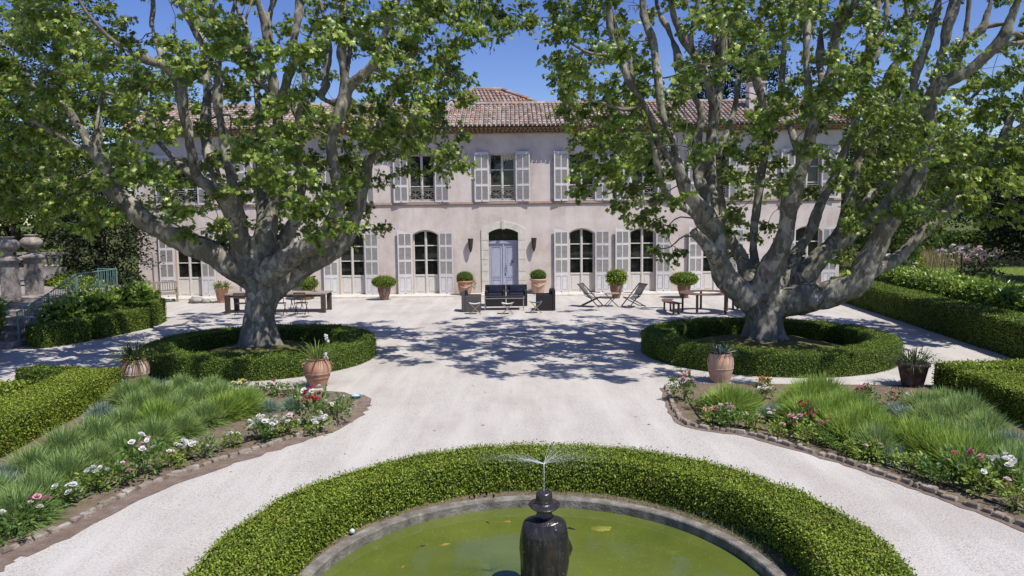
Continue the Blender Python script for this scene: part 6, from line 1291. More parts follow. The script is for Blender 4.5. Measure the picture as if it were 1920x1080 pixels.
    (13.97,18.72,4.71,.87), (14.04,18.37,5,.93), (14.86,19.19,4.79,.86), (14.58,18.48,4.66,.87), (15.54,19.51,4.83,1.09), (16.11,20.11,4.67,.99), (13.75,20.08,4.52,.83), (12.69,18.13,4.14,.86),
    (14.32,19.98,4.36,1.12), (13.9,19.29,4.56,.88), (14,18.74,4.04,.96), (13.84,18.26,4.02,1.04), (14.36,18.3,4.43,.93), (15.7,20.21,4.21,1.06), (14.08,20.23,3.49,.98), (12.72,18.26,3.73,1.06),
    (14.16,19.34,3.76,1.16), (14.53,19.92,3.65,1.09), (15.08,20.01,3.5,.83), (15.33,19.97,3.94,1.06),
]
plane_tree('old plane tree with mottled bark standing in the left ring of clipped hedge', LIMBS_L, CL_L, (-6.44, 18.9, .25))
plane_tree('old plane tree with many pruned limbs standing in the right ring of clipped hedge', LIMBS_R, CL_R, (6.50, 19.0, .25))

# rings of clipped hedge with a mound of dry turf inside
def mound(c, r, h):
    b = MB(); prof = [(.001, h), (r * .3, h * .93), (r * .6, h * .62), (r * .85, h * .25), (r, .03), (r + .05, -.02)]
    b.lathe(prof, 48, (c[0], c[1], 0), cap=False)
    b.v = [(x, y, z + .05 * mnoise.noise(Vector((x * 1.5, y * 1.5, 0)))) for x, y, z in b.v]
    return props(b.build('mound', MT['mound'], smooth=True), kind='structure')
CLc, CRc = (-6.40, 18.9), (6.50, 19.0)
mound(CLc, 2.1, .40); mound(CRc, 2.45, .40)
hedge('ring_hedge', 'clipped ring hedge around the plane tree in front of the bench and long table', circle(CLc, 2.42, 72), .78, .49, MT['leaf_yewhedge'], 4200, .029, True, .03, seed=3)
hedge('ring_hedge', 'clipped ring hedge around the plane tree in front of the round table', circle(CRc, 2.74, 72), .74, .49, MT['leaf_yewhedge'], 4200, .029, True, .03, seed=8)

# hedge round the pool
def near_less(C): return np.where(C[:, 1] < 5.2, .12, 1.0)
hedge('pool_hedge', 'thick box hedge curving around the green pool', circle((.30, 6.83), 2.85, 110), .70, .40, MT['leaf_hedge'], 9500, .026, True, .04, dens_fn=near_less, seed=1, spread=.028)

# garden hedges left
hedge('garden_hedge', 'sunlit box hedge beside the left lavender bed', [(-7.9, 7.6), (-8.2, 11), (-8.62, 15.2)], .98, .50, MT['leaf_hedge'], 6000, .029, seed=21, spread=.022)
hedge('garden_hedge', 'side arm of box hedge running off to the left edge', [(-9.2, 13.75), (-13.5, 13.9)], .75, .47, MT['leaf_hedge'], 900, .06, seed=22)
hedge('garden_hedge', 'low darker hedge box enclosed by the sunlit left hedge', [(-9.35, 15.75), (-10.6, 16.1)], .6, .38, MT['leaf_yewhedge'], 1200, .05, seed=23)
hedge('stepped_hedge', 'lowest block of the stepped hedge beside the stone stairs', [(-13.6, 21.0), (-12.95, 22.3)], .75, .62, MT['leaf_yewhedge'], 2200, .04, seed=24, bump=.02)
hedge('stepped_hedge', 'middle block of the stepped hedge below the laurel shrubs', [(-12.9, 22.5), (-12.45, 24.9)], .80, .66, MT['leaf_yewhedge'], 2200, .04, seed=25, bump=.02)
hedge('stepped_hedge', 'farthest block of the stepped hedge in front of the teak bench', [(-12.55, 25.05), (-12.85, 26.4)], .95, .80, MT['leaf_yewhedge'], 2200, .04, seed=26, bump=.02)
hedge('low_hedge', 'dark hedge end standing at the foot of the stone stairs', [(-13.6, 18.2), (-14.4, 19.6)], .8, .68, MT['leaf_yewhedge'], 1000, .06, seed=27)
# garden hedges right
hedge('garden_hedge', 'box hedge corner beside the right lavender bed', [(8.75, 7.8), (8.85, 11), (8.98, 14.05)], .90, .50, MT['leaf_hedge'], 6000, .029, seed=31, spread=.022)
hedge('garden_hedge', 'box hedge behind the right hedge corner running to the right edge', [(8.55, 14.6), (14.5, 14.75)], .62, .51, MT['leaf_hedge'], 2200, .042, seed=32)
hedge('long_hedge', 'long smooth clipped hedge along the right side of the gravel', [(12.15, 14.0), (12.55, 17.0), (13.05, 22.0), (13.55, 27), (14.05, 31.6)], 1.05, .86, MT['leaf_yewhedge'], 1900, .042, seed=33, bump=.04)
hedge('laurel_hedge', 'taller glossy laurel hedge behind the long smooth hedge', [(13.55, 14.0), (13.95, 17.0), (14.55, 22.0), (15.2, 27), (15.9, 33)], 1.15, 1.22, MT['leaf_laurel'], 520, .13, seed=34, bump=.10, shape=OVAL2, spread=.07, out=.9, round_=.15)
hedge('far_hedge', 'distant straight hedge behind the white flowers in the meadow', [(30.5, 58), (37.0, 58)], 1.4, 2.0, MT['leaf_mid'], 180, .2, seed=35, bump=.12)
o = link('round_shrub', topiary_mesh('round_shrub', (0, 0, .75), (.95, .95, .95), MT['leaf_hedge'], 420, .11, seed=4, spread=.05)); o.location = (20.2, 38.5, .0); props(o, 'rounded green shrub beyond the laurel hedge under the plane limb', 'shrub')

# ------------------------------------------------------------------ background trees
def bg_tree(name, label, base, lobes, leaf, size, n_clump, per, cr, trunk_r, trunk_h, group=None, shape=OVAL, bark='darkbark', droop=0.0, cat='tree', limbs=7):
    t = thing(name, label, cat, base, group=group)
    lob = [(np.array(c), np.array(r)) for c, r in lobes]
    vol = np.array([r.prod() ** (2 / 3) for c, r in lob]); vol /= vol.sum()
    C = []
    for i in range(n_clump):
        c, r = lob[rng.choice(len(lob), p=vol)]
        d = rand_unit(1)[0]; C.append(c + d * r * rng.uniform(.45, 1.0) ** .6)
    C = np.array(C); C = C[C[:, 2] > .25]
    idx = np.repeat(np.arange(len(C)), per)
    off = rng.normal(size=(len(idx), 3)) * cr * np.array([1, 1, .65])
    P = C[idx] + off
    P[:, 2] = np.maximum(P[:, 2], .06)
    ctr = np.average([c for c, r in lob], axis=0)
    D = nrm(off) + rand_unit(len(P)) * .6 + np.array([0, 0, -droop])
    N = nrm(P - ctr) * .6 + np.array([.15, -.15, .7]) + rand_unit(len(P)) * .7
    V, F = scatter(shape[0], shape[1], P, D, N, size * rng.uniform(.6, 1.35, len(P)))
    link('crown', raw_mesh('crown', V, F, leaf), t)
    b = MB(); top = max(c[2] for c, r in lob)
    b.tube([(0, 0, -.1), (.03, .02, trunk_h * .4), (-.04, .05, trunk_h), (.05, 0, top)], [trunk_r * 1.25, trunk_r, trunk_r * .8, trunk_r * .25], 10, wob=.06)
    for i in range(limbs):
        e = C[rng.integers(len(C))]; z0 = trunk_h * rng.uniform(.6, 1.1)
        m_ = np.array([e[0] * .45, e[1] * .45, z0 + (e[2] - z0) * .6])
        b.tube([(0, 0, z0), tuple(m_), tuple(e)], [trunk_r * .4, trunk_r * .25, .02], 6)
    b.build('trunk', MT[bark], t, smooth=True)
    return t
# left
bg_tree('yew_tree', 'dark dense yew beside the left end of the house', (-16.95, 31.0, 0), [((0, 0, 2.3), (1.9, 1.7, 2.2)), ((-.8, .3, 4.4), (1.7, 1.6, 2.2)), ((.5, 0, 3.6), (1.3, 1.3, 1.7)), ((-.5, 0, 1.0), (1.6, 1.5, 1.0))], MT['leaf_dark'], .13, 330, 45, .22, .22, 1.2)
bg_tree('cedar_tree', 'tall very dark conifer behind the upper left branches', (-26, 44, 0), [((0, 0, 9), (4.6, 4, 3.5)), ((0, 0, 12.5), (3.6, 3.4, 3.2)), ((.5, 0, 16), (2.2, 2.2, 3)), ((-.5, 0, 6), (4.8, 4, 2.6))], MT['leaf_pine'], .22, 420, 42, .42, .4, 5)
bg_tree('evergreen_tree', 'deep green tree rising above the stone urns', (-22.5, 34, 0), [((0, 0, 4.0), (3.2, 2.6, 2.6)), ((-1, 0, 6.8), (3.2, 2.6, 2.6)), ((1.2, .5, 6), (2.2, 2, 2.2))], MT['leaf_mid'], .20, 300, 40, .38, .3, 2.2)
bg_tree('evergreen_tree', 'deep green tree at the far left edge behind the stairs', (-27.5, 35, 0), [((0, 0, 4.5), (3.6, 3, 3)), ((0, 0, 8), (3.4, 3, 3.2))], MT['leaf_mid'], .22, 280, 40, .42, .3, 2.5)
bg_tree('evergreen_tree', 'tall green tree between the dark conifer and the house', (-19.5, 42, 0), [((0, 0, 6), (2.6, 2.5, 3)), ((0, 0, 9.5), (2.2, 2.2, 2.4))], MT['leaf_mid'], .22, 200, 40, .40, .3, 3)
bg_tree('evergreen_tree', 'dark bushy tree closing the view at the far left edge', (-33, 41, 0), [((0, 0, 4.0), (3.6, 3, 3.4)), ((1, 0, 7.5), (3.0, 3, 3))], MT['leaf_mid'], .24, 240, 40, .44, .3, 2.2)
# behind and right of the house
bg_tree('pine_tree', 'dark umbrella pine rising behind the roof', (15.6, 52, 0), [((0, 0, 15), (3.0, 2.6, 1.2)), ((.8, 0, 13.2), (2.6, 2.2, 1.0)), ((-2.0, 0, 12.0), (1.9, 1.6, .8)), ((1.8, 0, 11.2), (2.4, 2, .9)), ((-1.5, 0, 10.2), (2.2, 1.8, .7))], MT['leaf_pine'], .20, 300, 42, .34, .3, 9)
bg_tree('broadleaf_tree', 'leafy tree standing against the right end of the house', (18.6, 37.5, 0), [((0, 0, 3.0), (2.2, 2, 2.2)), ((.2, 0, 5.8), (2.4, 2, 2.6)), ((-.4, 0, 7.8), (1.6, 1.5, 1.8))], MT['leaf_mid'], .20, 260, 40, .36, .25, 1.8)
bg_tree('broadleaf_tree', 'rounded tree behind the house end and the laurel hedge', (22.3, 47, 0), [((0, 0, 4.0), (3.4, 3, 3)), ((0, 0, 7), (3, 2.6, 2.6))], MT['leaf_mid'], .24, 270, 40, .44, .3, 2.0)
bg_tree('broadleaf_tree', 'broad tree behind the distant straight hedge', (33.5, 66, 0), [((0, 0, 6), (5, 3.5, 4)), ((-3, 0, 5), (3.6, 3, 3.2)), ((3, 0, 8), (3.6, 3, 3))], MT['leaf_mid'], .30, 300, 40, .6, .4, 3.0)
bg_tree('broadleaf_tree', 'tree with bluish shade at the back of the meadow', (43, 68, 0), [((0, 0, 6), (5, 3.5, 4)), ((-2, 0, 8), (3.6, 3, 3))], MT['leaf_mid'], .30, 260, 40, .6, .4, 3.0)
bg_tree('dark_tree', 'big dark tree shading the lawn by the right edge', (27.6, 38.5, 0), [((0, 0, 3.4), (3.0, 2.8, 2.4)), ((-.2, 0, 5.2), (3.0, 2.8, 2.2)), ((-1.4, -.4, 2.4), (1.4, 1.4, 1.5)), ((1.6, 0, 3.2), (2, 2, 2.2))], MT['leaf_dark'], .19, 420, 46, .34, .22, 1.6)
bg_tree('dark_tree', 'dark tree behind the lawn between meadow and edge', (35.0, 50, 0), [((0, 0, 4.0), (3.0, 2.8, 2.8)), ((.5, 0, 6), (2.6, 2.6, 2.2))], MT['leaf_dark'], .24, 260, 42, .42, .25, 1.8)

# laurel shrubs above the stepped hedge
for i, (x, y, z, rx, rz_, lab) in enumerate([(-13.75, 22.6, .62, .50, .42, 'bright laurel shrub beside the lower stone steps'), (-13.65, 24.5, .66, .62, .52, 'glossy laurel shrub in the middle of the stepped hedge'), (-13.35, 26.2, .72, .72, .55, 'widest laurel shrub below the topiary ball'), (-14.6, 25.0, .62, .55, .45, 'laurel shrub in shade along the green railing')]):
    me = topiary_mesh('laurel_shrub', (0, 0, 0), (rx, rx, rz_), MT['leaf_laurel'], 230, .17, .25, seed=i * 3, shape=OVAL2, spread=.09, out=1.0)
    props(link('laurel_shrub', me, None, (x, y, z)), lab, 'shrub')
props(link('leafy_bush', topiary_mesh('leafy_bush', (0, 0, 0), (.75, .9, .85), MT['leaf_laurel'], 220, .15, .2, seed=40, shape=OVAL2, spread=.08, out=1.0), None, (-15.4, 20.9, 1.0)), 'leafy green bush at the left edge beside the stone steps', 'bush')
for i, (x, y, z, r, lab) in enumerate([(-18.0, 30.5, 1.05, (1.0, .8, .5), 'flat-topped light hedge cushion behind the stone pillar'), (-16.9, 29.2, .85, (1.0, .8, .55), 'brownish rounded hedge cushion behind the green railing')]):
    props(link('hedge_cushion', topiary_mesh('hedge_cushion', (0, 0, 0), r, MT['leaf_hedge'], 420, .09, .10, seed=50 + i), None, (x, y, z)), lab, 'hedge')
t = thing('topiary_ball', 'dark clipped ball topiary on a short stem by the teak bench', 'topiary', (-16.35, 32.0, 0))
link('crown', topiary_mesh('crown', (0, 0, .82), (.50, .5, .48), MT['leaf_yewhedge'], 900, .06, .05, seed=60), t)
b = MB(); b.tube([(0, 0, -.02), (.02, 0, .45)], [.05, .04], 8); b.build('trunk', MT['darkbark'], t)

# ------------------------------------------------------------------ stairs, pillars, urns, railing on the left
b = MB()
for i in range(7):
    y0 = 20.9 + i * .62
    b.box((-15.0 - i * .18, y0 + .36, (i + 1) * .15 / 2), (1.75, .74, (i + 1) * .15))
    b.box((-15.0 - i * .18, y0 + .345, (i + 1) * .15 + .012), (1.8, .72, .05))
st = bevel(b.build('stone_stairs', MT['oldstone']), .015, 2); props(st, 'worn stone steps climbing at the left edge', 'stairs')
b = MB(); b.box((-18.6, 29.0, .5), (5.6, 7.2, 1.0)); b.box((-15.84, 27.4, .45), (.25, 4.6, .9))
props(b.build('upper_terrace', MT['oldstone']), kind='structure')
def pillar(x, y, z, label, ulabel):
    b = MB()
    b.box((x, y, z + .06), (.52, .52, .12)); b.box((x, y, z + .70), (.42, .42, 1.16), taper=.94)
    b.box((x, y, z + 1.31), (.50, .50, .07)); b.box((x, y, z + 1.385), (.57, .57, .08)); b.box((x, y, z + 1.47), (.48, .48, .09), taper=.6)
    props(bevel(b.build('stone_pillar', MT['oldstone']), .02, 2), label, 'pillar')
    b = MB()
    b.lathe([(.14, 0), (.15, .03), (.11, .06), (.14, .12), (.28, .22), (.345, .33), (.335, .43), (.25, .52), (.17, .55), (.165, .58), (.21, .60), (.215, .635), (.17, .64), (.12, .56)], 24, (x, y, z + 1.515))
    props(b.build('stone_urn', MT['oldstone'], smooth=True), ulabel, 'urn')
pillar(-16.3, 25.4, 1.0, 'weathered stone pillar on the right at the top of the steps', 'round stone urn on the right-hand pillar above the steps')
pillar(-16.50, 24.5, .95, 'weathered stone pillar nearer the left edge above the steps', 'round stone urn on the pillar nearest the left edge')
b = MB()
for i in range(6): b.lathe([(.06, 0), (.08, .05), (.045, .12), (.09, .28), (.05, .46), (.08, .52)], 10, (-19.6 + i * .25, 30.2, 1.75))
b.box((-19.0, 30.2, 1.5), (1.8, .28, .5)); b.box((-19.0, 30.2, 2.32), (1.8, .32, .10))
props(b.build('stone_balustrade', MT['oldstone']), 'pale stone balustrade behind the two urns', 'balustrade')
def railing(name, label, pts, h, step=.13):
    t = thing(name, label, 'railing', pts[0])
    P = [Vector(p) - Vector(pts[0]) for p in pts]
    b = MB()
    up = Vector((0, 0, h))
    b.tube([p + up for p in P], .022, 6); b.tube([p + up * .12 for p in P], .014, 6); b.build('handrail', MT['green_metal'], t)
    for p in P:
        b = MB(); b.tube([p, p + up * 1.03], .03, 8); b.build('post', MT['green_metal'], t)
    b = MB()
    for a, c in zip(P[:-1], P[1:]):
        k = max(2, int((c - a).length / step))
        for i in range(1, k): q = a.lerp(c, i / k); b.tube([q + up * .12, q + up], .010, 5)
    b.build('bars', MT['green_metal'], t)
railing('metal_railing', 'green metal railing beside the stairs below the yew', [(-14.15, 21.2, .2), (-14.35, 23.0, .55), (-14.75, 25.2, 1.0), (-14.75, 27.8, 1.0), (-15.6, 28.1, 1.0)], .80)

# ------------------------------------------------------------------ pots
def pot_profile(kind, h, r):
    if kind == 'anduze': return [(r * .62, 0), (r * .66, h * .04), (r * .78, h * .3), (r * .92, h * .68), (r * .90, h * .84), (r * .95, h * .86), (r * 1.06, h * .90), (r * 1.08, h * .97), (r * .98, h), (r * .86, h * .985), (r * .84, h * .88), (.001, h * .88)]
    if kind == 'vase': return [(r * .48, 0), (r * .52, h * .05), (r * .74, h * .32), (r * .93, h * .66), (r * .97, h * .82), (r * .88, h * .92), (r * .94, h * .97), (r * .92, h), (r * .8, h * .98), (r * .78, h * .9), (.001, h * .9)]
    if kind == 'jar': return [(r * .52, 0), (r * .56, h * .03), (r * .80, h * .28), (r * .97, h * .52), (r * 1.0, h * .66), (r * .92, h * .83), (r * .74, h * .94), (r * .70, h * .96), (r * .78, h * .98), (r * .79, h), (r * .66, h), (r * .64, h * .92), (.001, h * .90)]
    if kind == 'tall': return [(r * .68, 0), (r * .72, h * .04), (r * .93, h * .40), (r * 1.0, h * .62), (r * .96, h * .84), (r * .82, h * .94), (r * .84, h * .97), (r * .82, h), (r * .70, h), (r * .68, h * .93), (.001, h * .91)]
    if kind == 'cone': return [(r * .62, 0), (r * .64, h * .02), (r * .93, h * .86), (r * 1.02, h * .87), (r * 1.04, h * .98), (r * 1.0, h), (r * .88, h * .99), (r * .86, h * .9), (.001, h * .9)]
    if kind == 'tub': return [(r * .88, 0), (r * .90, .01), (r, h * .96), (r * 1.02, h), (r * .9, h), (r * .88, h * .9), (.001, h * .9)]

def potted(name, label, loc, kind, h, r, m, cat='potted plant', handles=False, swag=False, rz=0.0, group=None):
    t = thing(name, label, cat, loc, rz, group)
    b = MB(); b.lathe(pot_profile(kind, h, r), 28)
    if swag:
        for a0 in (0, PI):
            b.tube([(math.cos(-PI / 2 + a0 + u) * r * (.93 + .03), math.sin(-PI / 2 + a0 + u) * r * .96, h * (.70 - .17 * (1 - (u / .75) ** 2))) for u in np.linspace(-.75, .75, 9)], .018 + r * .03, 6)
            for s in (-.78, .78): b.ball((math.cos(-PI / 2 + a0 + s) * r * .97, math.sin(-PI / 2 + a0 + s) * r * .97, h * .70), r * .10, 7, 5)
    if handles:
        for s in (-1, 1):
            b.tube([(s * r * .97, 0, h * .68), (s * r * 1.06, 0, h * .75), (s * r * 1.02, 0, h * .82), (s * r * .88, 0, h * .86)], r * .045, 6)
    for zz in (.36, .5):
        if kind in ('jar', 'tall'): b.lathe([(r * .9, h * zz - .006)] if False else [(r * (.87 if zz < .4 else .97), h * zz - .01), (r * (.90 if zz < .4 else 1.0), h * zz), (r * (.89 if zz < .4 else .975), h * zz + .012)], 28, cap=False)
    b.build('pot', m, t, smooth=True)
    return t
def ball_on(t, r, zc, leaf, dens, size, seed, bump=.06, spread=.02):
    link('foliage', topiary_mesh('foliage', (0, 0, zc), r, leaf, dens, size, bump, seed, OVAL, spread), t)

p = potted('potted_shrub', 'terracotta pot of loose pale-flowered plant left of the big trunk', (-12.65, 32.4, 0), 'cone', .68, .30, MT['terra'])
V, F = [], []
def spiky(t, z, n, L_, w, leaf, up=.7, spread=.12, curve=.5, name='foliage'):
    """arching strap leaves from the mouth of a pot"""
    b = MB()
    for i in range(n):
        a = rnd.uniform(0, 2 * PI); el = rnd.uniform(up * .3, 1.45); l = L_ * rnd.uniform(.55, 1.1); rr = spread * math.sqrt(rnd.random())
        s = Vector((math.cos(a) * rr, math.sin(a) * rr, z)); d = Vector((math.cos(a) * math.cos(el), math.sin(a) * math.cos(el), math.sin(el)))
        sd = Vector((-math.sin(a), math.cos(a), 0)) * w * rnd.uniform(.6, 1.2)
        pp = [s, s + d * l * .5, s + d * l * .85 + Vector((0, 0, -curve * .18 * l)), s + d * l * 1.1 + Vector((math.cos(a), math.sin(a), 0)) * l * .12 + Vector((0, 0, -curve * .5 * l))]
        ws = [.8, 1.0, .7, .12]
        vs = []
        for q, k in zip(pp, ws): vs += [q - sd * k, q + sd * k]
        b.add(vs, [(0, 1, 3, 2), (2, 3, 5, 4), (4, 5, 7, 6)])
    return b.build(name, leaf, t)
spiky(p, .60, 190, .48, .020, MT['grass_tuft'], .25, .2, .6)
b = MB(); b.ball((0, 0, 0), .020, 6, 5, .2); SMALL_FLOWER = b.mesh('flower', MT['blush_petal'])
for i in range(30): link('flower', SMALL_FLOWER, p, (rnd.gauss(0, .22), rnd.gauss(0, .18), .82 + rnd.uniform(0, .24)))
p = potted('potted_shrub', 'wooden planter with bright clipped cushion beside the long table', (-9.30, 33.3, 0), 'tub', .48, .34, MT['woodpot']); ball_on(p, (.60, .52, .31), .72, MT['leaf_ball'], 800, .055, 3, .10)
p = potted('potted_shrub', 'terracotta vase with flattened bright green ball between two windows', (-5.62, 32.7, 0), 'vase', .62, .30, MT['terra_dark']); ball_on(p, (.53, .48, .25), .80, MT['leaf_ball'], 900, .05, 5, .05)
p = potted('potted_shrub', 'big terracotta pot with ball and trailing sprig left of the door', (-2.13, 33.75, .075), 'anduze', .66, .36, MT['terra'], swag=True); ball_on(p, (.375, .36, .27), .78, MT['leaf_ball_dark'], 900, .045, 7, .03)
V, F = scatter(OVAL[0], OVAL[1], np.array([.40, -.1, .52]) + rng.normal(0, 1, (140, 3)) * [.06, .07, .15], rand_unit(140), rand_unit(140) + [0, -.5, .6], np.full(140, .06))
link('trailing_sprig', raw_mesh('trailing_sprig', V, F, MT['leaf_rose']), p)
p = potted('potted_shrub', 'big garlanded terracotta pot with ball right of the door', (1.20, 33.85, .075), 'anduze', .70, .37, MT['terra_pale'], swag=True); ball_on(p, (.355, .34, .27), .83, MT['leaf_ball_dark'], 900, .045, 9, .03)
p = potted('potted_shrub', 'slim terracotta vase with loose round shrub between two French windows', (4.53, 32.3, 0), 'vase', .70, .30, MT['terra_dark']); ball_on(p, (.44, .42, .32), .90, MT['leaf_ball'], 520, .085, 11, .12, .04)
p = potted('potted_shrub', 'terracotta vase with wide green ball before the shutter nearest the right tree', (7.45, 32.2, 0), 'vase', .62, .30, MT['terra_dark']); ball_on(p, (.60, .55, .28), .82, MT['leaf_ball'], 850, .05, 13, .08)

# four jars along the front of the garden
p = potted('planted_jar', 'whitewashed rust-stained jar with spreading plant beside the left hedge', (-8.08, 15.75, 0), 'jar', .60, .29, MT['terra_white'])
spiky(p, .54, 170, .55, .012, MT['grass_dark'], .2, .14, .35)
V, F = scatter(OVAL[0], OVAL[1], np.array([0, 0, .68]) + rng.normal(0, 1, (260, 3)) * [.24, .2, .07], rand_unit(260), rand_unit(260) + [0, 0, 1.0], np.full(260, .06)); link('low_leaves', raw_mesh('low_leaves', V, F, MT['grass_tuft']), p)
p = potted('planted_jar', 'rounded terracotta jar with grassy tuft at the left ring hedge', (-4.13, 15.55, 0), 'jar', .62, .29, MT['terra'], handles=True, rz=.3)
spiky(p, .56, 120, .50, .010, MT['grass_tuft'], .75, .11, .35)
for c in ((.17, -.12, .70), (.20, -.08, .62), (.15, -.15, .64), (.22, .05, 1.02), (.20, .04, 1.07), (.24, .06, .96)):
    b = MB()
    for k in range(4): b.ball((c[0] + rnd.gauss(0, .012), c[1] + rnd.gauss(0, .012), c[2] + rnd.gauss(0, .012)), .026, 6, 4, .2)
    b.build('flower', MT['white_petal'], p)
p = potted('planted_jar', 'tall pale terracotta jar with bluish rosette at the right ring hedge', (4.40, 15.6, 0), 'tall', .62, .275, MT['terra_pale'], handles=True, rz=.2)
spiky(p, .56, 120, .42, .011, MT['grass_dark'], .6, .10, .6)
spiky(p, .60, 46, .20, .022, MT['bluewhite'], .2, .12, .2, 'rosette')
p = potted('planted_jar', 'dark tapered planter with sparse shrub beside the right hedge corner', (8.15, 14.98, 0), 'cone', .50, .31, MT['darkpot'])
spiky(p, .44, 150, .48, .010, MT['grass_dark'], .15, .22, .4)
V, F = scatter(OVAL[0], OVAL[1], np.array([0, 0, .60]) + rng.normal(0, 1, (240, 3)) * [.22, .2, .08], rand_unit(240), rand_unit(240) + [0, 0, 1.0], np.full(240, .05)); link('low_leaves', raw_mesh('low_leaves', V, F, MT['grass_dark']), p)

# ------------------------------------------------------------------ furniture
def bench(loc, rz):
    t = thing('garden_bench', 'weathered teak bench facing the court near the left shutters', 'bench', loc, rz)
    W = 1.55
    b = MB()
    for i in range(5): b.box((0, -.22 + i * .105, .43), (W, .085, .025))
    b.box((0, -.27, .38), (W, .03, .07)); b.build('seat', MT['grey_wood'], t)
    b = MB(); b.box((0, .28, .86), (W, .035, .08)); b.box((0, .25, .50), (W, .03, .06))
    for i in range(15): b.box((-W / 2 + .1 + i * (W - .2) / 14, .265, .68), (.045, .018, .30))
    b.build('backrest', MT['grey_wood'], t)
    for s in (-1, 1):
        b = MB(); b.box((s * (W / 2 - .03), .01, .66), (.065, .58, .035)); b.build('armrest', MT['grey_wood'], t)
        b = MB(); b.box((s * (W / 2 - .03), -.25, .32), (.055, .055, .64)); b.build('leg', MT['grey_wood'], t)
        b = MB(); b.box((s * (W / 2 - .03), .265, .44), (.055, .055, .88)); b.build('leg', MT['grey_wood'], t)
bench((-15.55, 32.7, 0), R(28))

t = thing('long_table', 'long dark wooden table behind the left plane tree', 'table', (-9.05, 28.85, 0))
b = MB()
for i in range(5): b.box((0, -.44 + i * .22, .73), (3.9, .212, .05))
bevel(b.build('tabletop', MT['grey_wood'], t), .006)
b = MB(); b.box((0, -.50, .655), (3.7, .03, .08)); b.box((0, .50, .655), (3.7, .03, .08)); b.build('apron', MT['dark_wood'], t)
for sx in (-1, 1):
    for sy in (-1, 1):
        b = MB(); b.box((sx * 1.83, sy * .47, .345), (.16, .16, .69)); b.build('leg', MT['dark_wood'], t)

def dining_chair(label, loc, rz, m, group=None):
    t = thing('folding_chair', label, 'chair', loc, rz, group)
    b = MB()
    for i in range(5): b.box((0, -.17 + i * .085, .44), (.42, .06, .018))
    b.build('seat', m, t)
    b = MB()
    for i in range(3): b.box((0, .21, .66 + i * .08), (.42, .014, .055))
    b.build('backrest', m, t)
    for s in (-1, 1):
        b = MB(); b.tube([(s * .21, -.22, 0), (s * .21, .21, .84)] if False else [(s * .21, .20, .84), (s * .21, .14, .44), (s * .21, -.22, 0)], .014, 6); b.build('leg', MT['blackmetal'], t)
        b = MB(); b.tube([(s * .19, -.18, .43), (s * .19, .22, 0)], .014, 6); b.build('leg', MT['blackmetal'], t)
    return t
g = 'folding chairs drawn up to the long table'
dining_chair('slim folding chair behind the long table, seen right of the trunk', (-8.62, 29.72, 0), 0, MT['slate_canvas'])
dining_chair('slim folding chair at the near side of the long table by its right end', (-7.95, 27.95, 0), PI, MT['dark_wood'])
dining_chair('slim folding chair at the near side of the long table just right of the trunk', (-8.75, 27.9, 0), PI, MT['dark_wood'])
dining_chair('slim folding chair tucked at the left end of the long table', (-10.2, 27.95, 0), PI, MT['dark_wood'])

def wicker_chair(label, loc, rz, m, name='wicker_armchair', W=.74, cushion=True, navy='cushion'):
    t = thing(name, label, 'armchair' if name == 'wicker_armchair' else 'sofa', loc, rz)
    D = .72
    b = MB(); b.box((0, -.04, .20), (W - .24, D - .1, .38)); bevel(b.build('seat', m, t), .015)
    b = MB(); b.box((0, D / 2 - .06, .42), (W, .12, .80)); bevel(b.build('backrest', m, t), .02)
    for s in (-1, 1):
        b = MB(); b.box((s * (W / 2 - .06), -.062, .31), (.12, D - .126, .62)); bevel(b.build('armrest', m, t), .02)
    if cushion:
        b = MB(); b.box((0, -.06, .45), (W - .25, D - .16, .12)); bevel(b.build('seat_cushion', MT[navy], t), .035, 3)
        b = MB(); b.box((0, D / 2 - .17, .66), (W - .26, .10, .30), rx=R(-8)); bevel(b.build('back_cushion', MT[navy], t), .035, 3)
    return t
wicker_chair('grey wicker armchair turned sideways at the left of the lounge group', (-1.55, 28.35, 0), R(90), MT['grey_wicker'])
wicker_chair('black wicker armchair turned sideways at the right of the lounge group', (1.28, 28.5, 0), R(-90), MT['wicker'])
wicker_chair('left one of two dark wicker armchairs with navy cushions before the door', (-.68, 30.1, 0), 0, MT['wicker'], W=.84)
wicker_chair('right one of two dark wicker armchairs with navy cushions before the door', (.19, 30.1, 0), 0, MT['wicker'], W=.84)
t = thing('low_table', 'low glass-topped coffee table in the lounge group', 'table', (-.30, 28.75, 0))
b = MB(); b.box((0, 0, .47), (1.5, .74, .018)); b.build('tabletop', MT['glass'], t)
b = MB()
for s in (-1, 1): b.box((0, s * .375, .468), (1.54, .02, .03)); b.box((s * .76, 0, .468), (.02, .73, .03))
b.build('frame', MT['iron'], t)
for sx in (-1, 1):
    for sy in (-1, 1):
        b = MB(); b.box((sx * .74, sy * .355, .226), (.03, .03, .452)); b.build('leg', MT['iron'], t)

